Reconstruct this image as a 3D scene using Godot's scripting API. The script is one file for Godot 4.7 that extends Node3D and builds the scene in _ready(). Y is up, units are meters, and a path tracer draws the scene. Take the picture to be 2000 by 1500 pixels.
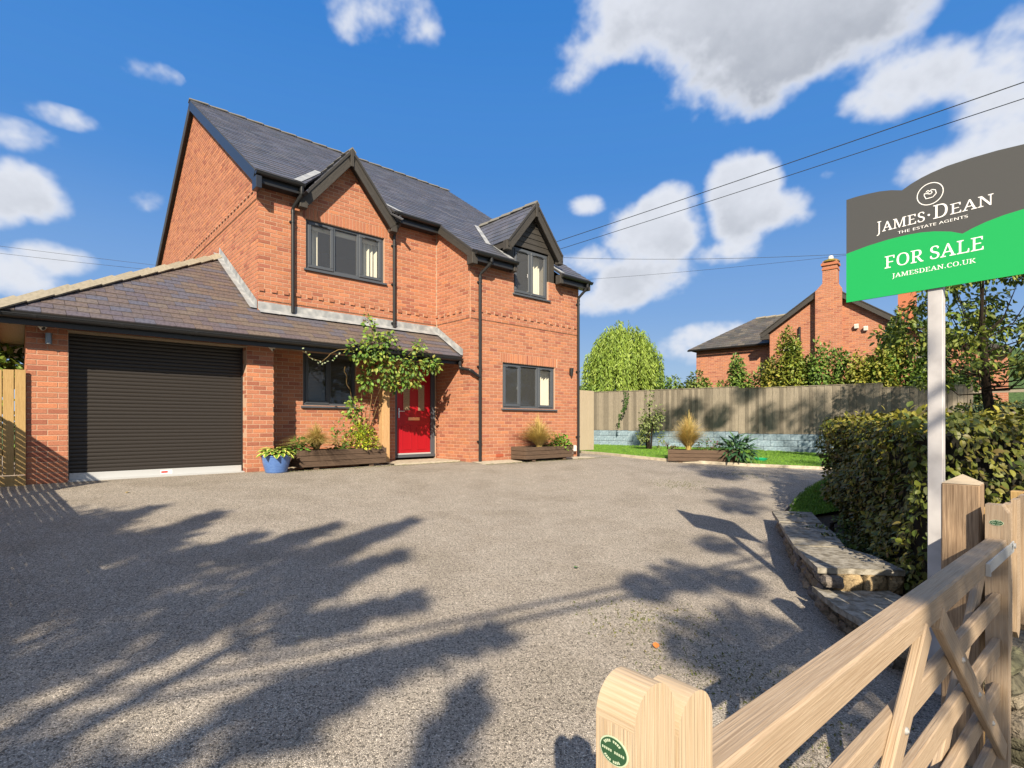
extends Node3D

# ---------------------------------------------------------------- frame of the place
const TH := 0.7397                                  # the house front is turned by this about y
const HOUSE := Vector3(-6.6504, 0.76, -7.3847)      # near left corner of the garage at ground level
const EYE := Vector3(0, 1.6, 0)
const SUN := Vector3(-0.065, 0.885, 1.413)           # towards the sun
var rng := RandomNumberGenerator.new()
var used := {}
var mats := {}
var noises := {}


class MB:                                           # collects triangles; faces are given counter-clockwise as seen from outside
	var v := PackedVector3Array()
	var n := PackedVector3Array()
	var uv := PackedVector2Array()
	var c := PackedColorArray()
	var col := Color.WHITE
	var off := Vector2.ZERO
	func tri(a: Vector3, b: Vector3, d: Vector3, ua := Vector2.ZERO, ub := Vector2.ZERO, ud := Vector2.ZERO) -> void:
		var nn := (b - a).cross(d - a).normalized()
		v.append(a); v.append(d); v.append(b)
		n.append(nn); n.append(nn); n.append(nn)
		uv.append(ua + off); uv.append(ud + off); uv.append(ub + off)
		c.append(col); c.append(col); c.append(col)
	func trin(a: Vector3, b: Vector3, d: Vector3, na: Vector3, nb: Vector3, nd: Vector3, ua := Vector2.ZERO, ub := Vector2.ZERO, ud := Vector2.ZERO) -> void:
		v.append(a); v.append(d); v.append(b)
		n.append(na); n.append(nd); n.append(nb)
		uv.append(ua + off); uv.append(ud + off); uv.append(ub + off)
		c.append(col); c.append(col); c.append(col)
	func quad(a: Vector3, b: Vector3, d: Vector3, e: Vector3) -> void:
		var w := (b - a).length()
		var h := (e - a).length()
		if w >= h:
			tri(a, b, d, Vector2(0, 0), Vector2(w, 0), Vector2(w, h)); tri(a, d, e, Vector2(0, 0), Vector2(w, h), Vector2(0, h))
		else:
			tri(a, b, d, Vector2(0, 0), Vector2(0, w), Vector2(h, w)); tri(a, d, e, Vector2(0, 0), Vector2(h, w), Vector2(h, 0))
	# a box about o with half sizes hs along the columns of b, edges cut by bev
	func box(o: Vector3, hs: Vector3, b := Basis.IDENTITY, bev := 0.0) -> void:
		var ax := [b.x, b.y, b.z]
		for i in 3:
			var j := (i + 1) % 3
			var k := (i + 2) % 3
			for s in [-1.0, 1.0]:
				var p: Vector3 = o + ax[i] * hs[i] * s
				var x: Vector3 = ax[j] * (hs[j] - bev)
				var y: Vector3 = ax[k] * (hs[k] - bev)
				if s > 0: quad(p - x - y, p + x - y, p + x + y, p - x + y)
				else: quad(p - x - y, p - x + y, p + x + y, p + x - y)
		if bev <= 0.0: return
		for i in 3:
			var j := (i + 1) % 3
			var k := (i + 2) % 3
			for sj in [-1.0, 1.0]:
				for sk in [-1.0, 1.0]:
					var l: Vector3 = ax[i] * (hs[i] - bev)
					var p1: Vector3 = o + ax[j] * hs[j] * sj + ax[k] * (hs[k] - bev) * sk
					var p2: Vector3 = o + ax[j] * (hs[j] - bev) * sj + ax[k] * hs[k] * sk
					qout(p1 - l, p1 + l, p2 + l, p2 - l, o)
		for sx in [-1.0, 1.0]:
			for sy in [-1.0, 1.0]:
				for sz in [-1.0, 1.0]:
					var q: Vector3 = o + b.x * hs.x * sx + b.y * hs.y * sy + b.z * hs.z * sz
					var a1: Vector3 = q - b.y * bev * sy - b.z * bev * sz
					var a2: Vector3 = q - b.x * bev * sx - b.z * bev * sz
					var a3: Vector3 = q - b.x * bev * sx - b.y * bev * sy
					if (a2 - a1).cross(a3 - a1).dot(q - o) > 0: tri(a1, a2, a3)
					else: tri(a1, a3, a2)
	func qout(a: Vector3, b: Vector3, d: Vector3, e: Vector3, from: Vector3) -> void:
		if (b - a).cross(d - a).dot((a + d) * 0.5 - from) > 0: quad(a, b, d, e)
		else: quad(a, e, d, b)
	# a bar from p to q, width w across "side", height h
	func bar(p: Vector3, q: Vector3, w: float, h: float, up := Vector3.UP, bev := 0.0) -> void:
		var x := (q - p).normalized()
		var z := x.cross(up).normalized()
		var y := z.cross(x)
		box((p + q) * 0.5, Vector3((q - p).length() * 0.5, h * 0.5, w * 0.5), Basis(x, y, z), bev)
	func tube(pts: Array, rads: Array, sides := 8, cap := true) -> void:
		var rings := []
		var dirs := []
		for i in pts.size():
			var a: Vector3 = pts[max(i - 1, 0)]
			var b: Vector3 = pts[min(i + 1, pts.size() - 1)]
			var t := (b - a).normalized()
			var ref := Vector3.UP if absf(t.y) < 0.9 else Vector3.RIGHT
			var x := t.cross(ref).normalized()
			var y := x.cross(t)
			var ring := []
			var dr := []
			for k in sides:
				var an := TAU * k / sides
				var d := x * cos(an) + y * sin(an)
				dr.append(d); ring.append(pts[i] + d * rads[min(i, rads.size() - 1)])
			rings.append(ring); dirs.append(dr)
		var along := 0.0
		for i in pts.size() - 1:
			var len: float = (pts[i + 1] - pts[i]).length()
			for k in sides:
				var k2 := (k + 1) % sides
				var u0 := Vector2(along, 0.3 * k / sides)
				var u1 := Vector2(along, 0.3 * (k + 1) / sides)
				var e := Vector2(len, 0)
				trin(rings[i][k], rings[i + 1][k2], rings[i][k2], dirs[i][k], dirs[i + 1][k2], dirs[i][k2], u0, u1 + e, u1)
				trin(rings[i][k], rings[i + 1][k], rings[i + 1][k2], dirs[i][k], dirs[i + 1][k], dirs[i + 1][k2], u0, u0 + e, u1 + e)
			along += len
		if cap:
			for k in range(1, sides - 1):
				tri(rings[0][0], rings[0][k], rings[0][k + 1])
				var l: Array = rings[-1]
				tri(l[0], l[k + 1], l[k])
	# profile (radius, height) turned about y at o
	func lathe(o: Vector3, prof: Array, sides := 24) -> void:
		for i in prof.size() - 1:
			var p: Vector2 = prof[i]
			var q: Vector2 = prof[i + 1]
			var t := (q - p).normalized()
			for k in sides:
				var a := TAU * k / sides
				var b := TAU * (k + 1) / sides
				var da := Vector3(cos(a), 0, sin(a))
				var db := Vector3(cos(b), 0, sin(b))
				var na := (da * t.y + Vector3.DOWN * t.x).normalized()
				var nb := (db * t.y + Vector3.DOWN * t.x).normalized()
				var A := o + da * p.x + Vector3.UP * p.y
				var B := o + db * p.x + Vector3.UP * p.y
				var C := o + db * q.x + Vector3.UP * q.y
				var D := o + da * q.x + Vector3.UP * q.y
				trin(A, C, B, na, nb, nb); trin(A, D, C, na, na, nb)
	# a flat outline (counter-clockwise in x, y seen from +N) given thickness
	func prism(o: Vector3, ax: Vector3, ay: Vector3, pts: PackedVector2Array, front: float, back: float, sides := true) -> void:
		var nn := ax.cross(ay).normalized()
		if Geometry2D.is_polygon_clockwise(pts): pts = pts.duplicate(); pts.reverse()
		var idx := Geometry2D.triangulate_polygon(pts)
		for i in range(0, idx.size(), 3):
			var t := [pts[idx[i]], pts[idx[i + 1]], pts[idx[i + 2]]]
			if (t[1] - t[0]).cross(t[2] - t[0]) < 0: t = [t[0], t[2], t[1]]
			var p := []
			for q in t: p.append(o + ax * q.x + ay * q.y)
			tri(p[0] + nn * front, p[1] + nn * front, p[2] + nn * front, t[0], t[1], t[2])
			if sides: tri(p[0] + nn * back, p[2] + nn * back, p[1] + nn * back, t[0], t[2], t[1])
		if not sides: return
		for i in pts.size():
			var a := o + ax * pts[i].x + ay * pts[i].y
			var q := pts[(i + 1) % pts.size()]
			var b := o + ax * q.x + ay * q.y
			quad(a + nn * back, b + nn * back, b + nn * front, a + nn * front)
	func done() -> ArrayMesh:
		var m := ArrayMesh.new()
		if v.is_empty(): return m
		var a := []
		a.resize(Mesh.ARRAY_MAX)
		a[Mesh.ARRAY_VERTEX] = v; a[Mesh.ARRAY_NORMAL] = n; a[Mesh.ARRAY_TEX_UV] = uv; a[Mesh.ARRAY_COLOR] = c
		m.add_surface_from_arrays(Mesh.PRIMITIVE_TRIANGLES, a)
		return m


# ---------------------------------------------------------------- nodes
func numbered(called: String) -> String:
	var k: int = used.get(called, 0)
	used[called] = k + 1
	return called if k == 0 else "%s_%03d" % [called, k]

func obj(called: String, m: Mesh, mat: Material, parent: Node = null, at := Vector3.ZERO) -> MeshInstance3D:
	var o := MeshInstance3D.new()
	o.mesh = m
	o.material_override = mat
	o.position = at
	if parent == null:
		o.name = numbered(called); add_child(o)
	else:
		o.name = called; parent.add_child(o, true)
	return o

func thing(called: String, label: String, category: String, at := Vector3.ZERO, turn := 0.0, group := "") -> Node3D:
	var o := Node3D.new()
	o.name = numbered(called); add_child(o)
	o.position = at; o.rotation.y = turn
	tag(o, label, category, group)
	return o

func tag(o: Node, label: String, category := "", group := "") -> Node:
	o.set_meta("label", label)
	if category: o.set_meta("category", category)
	if group: o.set_meta("group", group)
	return o

func struct(called: String, m: Mesh, mat: Material, label := "") -> MeshInstance3D:
	var o := obj(called, m, mat)
	o.set_meta("kind", "structure")
	if label: o.set_meta("label", label)
	return o

func many(called: String, m: Mesh, mat: Material, xf: Array, cols: PackedColorArray, parent: Node = null) -> MultiMeshInstance3D:
	var mm := MultiMesh.new()
	mm.transform_format = MultiMesh.TRANSFORM_3D
	mm.use_colors = cols.size() > 0
	mm.mesh = m
	mm.instance_count = xf.size()
	for i in xf.size():
		mm.set_instance_transform(i, xf[i])
		if cols.size(): mm.set_instance_color(i, cols[i])
	var o := MultiMeshInstance3D.new()
	o.multimesh = mm
	o.material_override = mat
	o.set_meta("kind", "stuff")
	if parent == null:
		o.name = numbered(called); add_child(o)
	else:
		o.name = called; parent.add_child(o, true)
	return o

# ---------------------------------------------------------------- materials
func tex(key: String, sd: int, freq: float, stops: Array, size := 256, kind := FastNoiseLite.TYPE_SIMPLEX_SMOOTH, oct := 4, normal := false, gain := 0.5) -> NoiseTexture2D:
	if noises.has(key): return noises[key]
	var f := FastNoiseLite.new()
	f.seed = sd; f.noise_type = kind; f.frequency = freq; f.fractal_octaves = oct; f.fractal_gain = gain
	if kind == FastNoiseLite.TYPE_CELLULAR:
		f.fractal_type = FastNoiseLite.FRACTAL_NONE if oct < 2 else FastNoiseLite.FRACTAL_FBM
		f.cellular_return_type = FastNoiseLite.RETURN_DISTANCE2_SUB if oct == 1 else FastNoiseLite.RETURN_CELL_VALUE
	var t := NoiseTexture2D.new()
	t.width = size; t.height = size; t.seamless = true; t.noise = f; t.as_normal_map = normal
	if stops.size():
		var g := Gradient.new()
		g.offsets = PackedFloat32Array(); g.colors = PackedColorArray()
		var of := PackedFloat32Array()
		var cs := PackedColorArray()
		for s in stops: of.append(s[0]); cs.append(s[1])
		g.offsets = of; g.colors = cs
		t.color_ramp = g
	noises[key] = t
	return t

func lin(r: float, g: float, b: float) -> Color:          # a real-world base colour as albedo_color
	return Color(r, g, b).linear_to_srgb()

func grey(a: float) -> Color:
	return Color(a, a, a)

func mat(key: String, col: Color, rough := 0.8, vc := false) -> StandardMaterial3D:
	if mats.has(key): return mats[key]
	var m := StandardMaterial3D.new()
	m.resource_name = key
	m.albedo_color = col; m.roughness = rough; m.vertex_color_use_as_albedo = vc
	m.metallic_specular = 0.4
	mats[key] = m
	return m

func textured(m: StandardMaterial3D, t: Texture2D, scale: Vector3, tri := true, world := false) -> StandardMaterial3D:
	m.albedo_texture = t
	m.uv1_scale = scale; m.uv1_triplanar = tri; m.uv1_world_triplanar = world
	return m

func relief(m: StandardMaterial3D, t: Texture2D, cm: float) -> StandardMaterial3D:
	m.heightmap_enabled = true; m.heightmap_texture = t; m.heightmap_scale = cm
	return m

func wood(key: String, dark: Color, light: Color, sd: int, rough := 0.75) -> StandardMaterial3D:
	if mats.has(key): return mats[key]
	var m := mat(key, Color.WHITE, rough)
	var t := tex("wood" + key, sd, 0.012, [[0.0, dark], [0.35, dark.lerp(light, 0.6)], [0.5, light], [0.62, dark.lerp(light, 0.45)], [0.8, light.lerp(dark, 0.15)], [1.0, light]], 512, FastNoiseLite.TYPE_SIMPLEX_SMOOTH, 5, false, 0.65)
	textured(m, t, Vector3(0.25, 11.0, 1.0), false)
	var h := tex("woodrelief", 77, 0.02, [], 512, FastNoiseLite.TYPE_SIMPLEX_SMOOTH, 5, false, 0.6)
	relief(m, h, 0.12)
	return m

func leafy(key: String, rough := 0.5, back := 0.35) -> StandardMaterial3D:
	if mats.has(key): return mats[key]
	var m := mat(key, Color.WHITE, rough, true)
	m.cull_mode = BaseMaterial3D.CULL_DISABLED
	m.backlight_enabled = true
	m.backlight = Color(back * 1.0, back * 1.1, back * 0.5)
	return m

# ---------------------------------------------------------------- places
func hw(u: float, y: float, n: float) -> Vector3:          # house axes (along the front, up, out of the front) to the world
	return HOUSE + Vector3(u * cos(TH) + n * sin(TH), y, -u * sin(TH) + n * cos(TH))

func G(x: float, z: float) -> float:                       # height of the ground
	var dx := x - HOUSE.x
	var dz := z - HOUSE.z
	var u := dx * cos(TH) - dz * sin(TH)
	var n := dx * sin(TH) + dz * cos(TH)
	var t := smoothstep(5.0, 13.0, u)
	var s := clampf(n - 0.6, 0.0, 9.8)
	return 0.76 - s * lerpf(0.082, 0.03, t) - 0.015 * clampf(u - 9.0, 0.0, 16.0)

func on_ground(x: float, z: float, up := 0.0) -> Vector3:
	return Vector3(x, G(x, z) + up, z)

func rnd(a: float, b: float) -> float:
	return rng.randf_range(a, b)

func sheet(poly: PackedVector2Array, cell: float, up: float) -> ArrayMesh:      # a sheet on the ground inside an outline in x, z
	var b := MB.new()
	var lo := poly[0]
	var hi := poly[0]
	for p in poly: lo = lo.min(p); hi = hi.max(p)
	var x := floorf(lo.x / cell) * cell
	while x < hi.x:
		var z := floorf(lo.y / cell) * cell
		while z < hi.y:
			var r := PackedVector2Array([Vector2(x, z), Vector2(x + cell, z), Vector2(x + cell, z + cell), Vector2(x, z + cell)])
			for q in Geometry2D.intersect_polygons(r, poly):
				for i in range(1, q.size() - 1):
					var a := on_ground(q[0].x, q[0].y, up)
					var c := on_ground(q[i].x, q[i].y, up)
					var d := on_ground(q[i + 1].x, q[i + 1].y, up)
					if (c - a).cross(d - a).y > 0: b.tri(a, c, d, q[0], q[i], q[i + 1])
					else: b.tri(a, d, c, q[0], q[i + 1], q[i])
			z += cell
		x += cell
	return b.done()

# ---------------------------------------------------------------- foliage
func leaf_mesh(l: float, w: float, fold := 0.25, droop := 0.15) -> ArrayMesh:   # lies along +x from the stalk, upper side +y
	var b := MB.new()
	var st := [[0.0, 0.0], [0.22, 0.8], [0.5, 1.0], [0.78, 0.66], [1.0, 0.0]]
	for i in 4:
		var p: Array = st[i]
		var q: Array = st[i + 1]
		var y0: float = -droop * l * p[0] * p[0]
		var y1: float = -droop * l * q[0] * q[0]
		var m0 := Vector3(l * p[0], y0, 0)
		var m1 := Vector3(l * q[0], y1, 0)
		for s in [-1.0, 1.0]:
			var e0: Vector3 = m0 + Vector3(0, fold * w * 0.5 * p[1], s * w * 0.5 * p[1])
			var e1: Vector3 = m1 + Vector3(0, fold * w * 0.5 * q[1], s * w * 0.5 * q[1])
			var t := []
			if i == 0: t = [m0, e1, m1]
			elif i == 3: t = [m0, e0, m1]
			else: t = [m0, e0, e1, m0, e1, m1]
			for k in range(0, t.size(), 3):
				if s > 0: b.tri(t[k], t[k + 1], t[k + 2])
				else: b.tri(t[k], t[k + 2], t[k + 1])
	return b.done()

func turned(dir: Vector3, nrm: Vector3, at: Vector3, s := 1.0) -> Transform3D:
	var x := dir.normalized()
	var z := x.cross(nrm)
	if z.length() < 0.01: z = x.cross(Vector3(0.3, 0.5, 0.8))
	z = z.normalized()
	return Transform3D(Basis(x * s, z.cross(x) * s, z * s), at)

func rdir() -> Vector3:
	var z := rnd(-1, 1)
	var a := rnd(0, TAU)
	var r := sqrt(1 - z * z)
	return Vector3(r * cos(a), z, r * sin(a))

func mixc(cs: Array, jit := 0.15) -> Color:
	var a: Color = cs[rng.randi() % cs.size()]
	var b: Color = cs[rng.randi() % cs.size()]
	var c := a.lerp(b, rng.randf() * 0.6)
	var k := 1.0 + rnd(-jit, jit)
	return Color(c.r * k, c.g * k, c.b * k)


# ---------------------------------------------------------------- order of building
func _ready() -> void:
	# camera: level, the lens shifted up a little
	var cam := Camera3D.new()
	cam.name = "camera"
	cam.position = EYE
	cam.near = 0.05; cam.far = 2500.0
	cam.projection = Camera3D.PROJECTION_FRUSTUM
	cam.size = 2.0 * cam.near * 750.0 / 1054.5
	cam.frustum_offset = Vector2(0, cam.near * 77.4 / 1054.5)
	add_child(cam)
	cam.current = true
	# sky and exposure
	var we := WorldEnvironment.new()
	we.name = "surroundings"
	var env := Environment.new()
	var sky := Sky.new()
	var pano := PanoramaSkyMaterial.new()
	pano.panorama = make_sky()
	sky.sky_material = pano
	env.sky = sky
	env.background_mode = Environment.BG_SKY
	env.background_energy_multiplier = 0.43
	env.tonemap_mode = Environment.TONE_MAPPER_LINEAR
	env.tonemap_exposure = 2.36
	env.sdfgi_enabled = true; env.ssao_enabled = true; env.ssil_enabled = true
	we.environment = env
	add_child(we)
	# sun
	var sun := DirectionalLight3D.new()
	sun.name = "sun"
	sun.light_color = Color(1.0, 0.935, 0.83)
	sun.light_energy = 1.4
	sun.light_angular_distance = 0.5
	sun.shadow_enabled = true
	sun.basis = Basis.looking_at(-SUN.normalized())
	add_child(sun)

	materials()
	ground()
	rng.seed = 3
	var H := house()
	house_openings(H)
	lay_bricks(H, 300, mats.brick)
	lay_slates(H, 300, mats.slate)
	boundary()
	neighbours()
	trees()
	hedges()
	garden()
	gate()
	sign_board()
	cables()
	scatter()


# ---------------------------------------------------------------- sky
var cloud_noise: FastNoiseLite
var fine_noise: FastNoiseLite
var clouds := []          # unit direction, half widths across and up (radians), thickness, greyness

func cloud(az: float, el: float, ra: float, re: float, amount: float, dark: float) -> void:
	clouds.append([deg_to_rad(az), deg_to_rad(el), deg_to_rad(ra), deg_to_rad(re), amount, dark])

func sky_colour(az: float, el: float, near: Array, oct: bool) -> Color:
	var dg := rad_to_deg(maxf(el, 0.0))
	var blue := Color(0.40, 0.565, 0.76).lerp(Color(0.227, 0.413, 0.737), smoothstep(2.0, 12.0, dg)).lerp(Color(0.074, 0.262, 0.665), smoothstep(8.0, 26.0, dg)).lerp(Color(0.042, 0.215, 0.625), smoothstep(24.0, 42.0, dg))
	var d := Vector3(cos(el) * sin(az), sin(el), -cos(el) * cos(az))
	var warp := Vector3(d.x, d.y * 1.25, d.z)
	var f := cloud_noise.get_noise_3dv(warp)
	var dens := -1.6
	var dark := 0.0
	var wsum := 0.001
	var up := 0.0
	for c in near:
		var da := wrapf(az - c[0], -PI, PI) * cos(el)
		var de: float = el - c[1]
		var q: float = (da / c[2]) ** 2 + (de / c[3]) ** 2
		if q > 3.0: continue
		var v: float = c[4] * (1.05 - 0.9 * q)
		var w := exp(-q * 1.2)
		dark += c[5] * w; wsum += w
		up += w * de / c[3]
		dens = maxf(dens, v) + maxf(0.0, minf(dens, v) + 0.25) * 0.35
	if dens <= -1.3: return blue
	dark /= wsum; up /= wsum
	var g := fine_noise.get_noise_3dv(warp)
	dens += f * 1.55 + g * 0.70
	var a := smoothstep(-0.10, 1.0, dens)
	if a <= 0.0: return blue
	var thick := smoothstep(0.45, 1.5, dens)
	var white := Color(0.80, 0.83, 0.90).lerp(Color(0.47, 0.50, 0.56), clampf(thick * dark * (0.80 - up * 0.55) + g * 0.35 * thick, 0.0, 1.0))
	return blue.lerp(white, a * 0.97)

func make_sky() -> ImageTexture:
	cloud_noise = FastNoiseLite.new()
	cloud_noise.seed = 11; cloud_noise.frequency = 3.4; cloud_noise.fractal_octaves = 7; cloud_noise.fractal_gain = 0.56
	cloud_noise.noise_type = FastNoiseLite.TYPE_SIMPLEX_SMOOTH
	fine_noise = FastNoiseLite.new()
	fine_noise.seed = 5; fine_noise.frequency = 9.0; fine_noise.fractal_octaves = 5; fine_noise.fractal_gain = 0.62
	cloud(25.1, 34.8, 12.4, 5.1, 1.35, 1.00)
	cloud(22.3, 30.6, 7.0, 2.7, 1.00, 1.00)
	cloud(13.7, 36.0, 6.4, 4.3, 0.80, 0.50)
	cloud(7.2, 34.0, 2.7, 2.3, 0.55, 0.10)
	cloud(6.1, 32.1, 2.1, 1.2, 0.70, 0.10)
	cloud(32.4, 32.9, 6.7, 3.7, 1.20, 0.90)
	cloud(37.6, 27.2, 4.7, 2.6, 1.00, 0.35)
	cloud(33.9, 26.3, 3.1, 1.5, 0.80, 0.35)
	cloud(42.2, 25.0, 3.6, 3.7, 1.00, 0.30)
	cloud(43.1, 28.6, 2.4, 2.5, 0.80, 0.20)
	cloud(41.3, 21.1, 4.4, 1.8, 0.70, 0.20)
	cloud(37.6, 20.6, 2.3, 1.2, 0.55, 0.10)
	cloud(23.2, 20.4, 2.7, 3.8, 1.20, 0.50)
	cloud(26.7, 19.5, 2.7, 1.7, 0.80, 0.40)
	cloud(25.1, 22.4, 1.7, 1.9, 0.90, 0.10)
	cloud(14.5, 18.6, 4.2, 3.0, 1.15, 0.45)
	cloud(13.4, 14.4, 4.9, 2.5, 1.10, 0.70)
	cloud(10.0, 12.8, 3.7, 1.6, 0.80, 0.40)
	cloud(7.8, 16.5, 2.6, 1.4, 0.60, 0.20)
	cloud(22.3, 16.4, 2.8, 0.9, 0.45, 0.10)
	cloud(15.8, 20.9, 2.4, 1.9, 0.90, 0.10)
	cloud(20.3, 8.9, 3.4, 1.1, 0.70, 0.10)
	cloud(17.3, 7.2, 3.0, 1.5, 0.70, 0.20)
	cloud(7.8, 21.7, 1.3, 0.7, 0.35, 0.00)
	cloud(30.4, 21.8, 0.7, 0.5, 0.50, 0.00)
	cloud(-12.1, 36.8, 3.4, 2.3, 0.62, 0.10)
	cloud(-16.3, 36.3, 1.5, 1.6, 0.30, 0.00)
	cloud(-8.9, 35.9, 1.5, 1.6, 0.50, 0.10)
	cloud(-42.0, 17.9, 2.8, 2.0, 1.20, 0.45)
	cloud(-43.7, 16.4, 1.7, 1.5, 1.00, 0.50)
	cloud(-34.1, 18.8, 1.7, 1.2, 0.80, 0.30)
	cloud(-43.1, 11.3, 3.2, 1.6, 1.00, 0.30)
	cloud(-40.3, 13.0, 2.2, 1.1, 0.70, 0.20)
	cloud(-42.5, 21.4, 1.7, 0.8, 0.25, 0.00)
	cloud(-39.6, 23.6, 1.5, 0.5, 0.22, 0.00)
	cloud(-33.9, 28.5, 1.4, 0.5, 0.15, 0.00)
	cloud(-33.2, 17.5, 1.1, 0.9, 0.60, 0.20)
	rng.seed = 40
	for i in 60:                                          # the same broken cloud all round
		var az := rnd(58, 302)
		cloud(az, rnd(4, 70), rnd(8, 22), rnd(4, 10), rnd(0.7, 1.3), rnd(0.2, 0.8))
	var W := 4096
	var H := 2048
	var im := band(W / 4, H / 4, 0, W / 4, H / 8)
	var full := Image.create(W / 4, H / 4, false, Image.FORMAT_RGB8)
	full.fill(Color(0.42, 0.46, 0.5))
	full.blit_rect(im, Rect2i(0, 0, W / 4, H / 8), Vector2i.ZERO)
	full.resize(W, H, Image.INTERPOLATE_BILINEAR)
	var w0 := 600
	var y0 := 470
	var win := band(W, H, -w0, 2 * w0, H / 2 - y0, y0)
	full.blit_rect(win, Rect2i(w0, 0, w0, H / 2 - y0), Vector2i(0, y0))
	full.blit_rect(win, Rect2i(0, 0, w0, H / 2 - y0), Vector2i(W - w0, y0))
	return ImageTexture.create_from_image(full)

func band(W: int, H: int, x0: int, w: int, h: int, y0 := 0) -> Image:
	var data := PackedByteArray()
	data.resize(w * h * 3)
	for by in range(0, h, 32):
		for bx in range(0, w, 32):
			var caz := (x0 + bx + 16.0) / W * TAU
			var cel := (0.5 - (y0 + by + 16.0) / H) * PI
			var near := []
			for c in clouds:
				var da := absf(wrapf(caz - c[0], -PI, PI)) * cos(maxf(cel - 32.0 / H * PI, 0.0)) - 32.0 * TAU / W
				var de := absf(cel - c[1]) - 32.0 * PI / H
				if (maxf(da, 0) / c[2]) ** 2 + (maxf(de, 0) / c[3]) ** 2 < 4.0: near.append(c)
			for y in range(by, mini(by + 32, h)):
				var el := (0.5 - (y0 + y + 0.5) / H) * PI
				for x in range(bx, mini(bx + 32, w)):
					var c := sky_colour((x0 + x + 0.5) / W * TAU, el, near, true).linear_to_srgb()
					var at := (y * w + x) * 3
					data[at] = clampi(int(c.r * 255.0 + 0.5), 0, 255); data[at + 1] = clampi(int(c.g * 255.0 + 0.5), 0, 255); data[at + 2] = clampi(int(c.b * 255.0 + 0.5), 0, 255)
	return Image.create_from_data(w, h, false, Image.FORMAT_RGB8, data)


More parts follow.
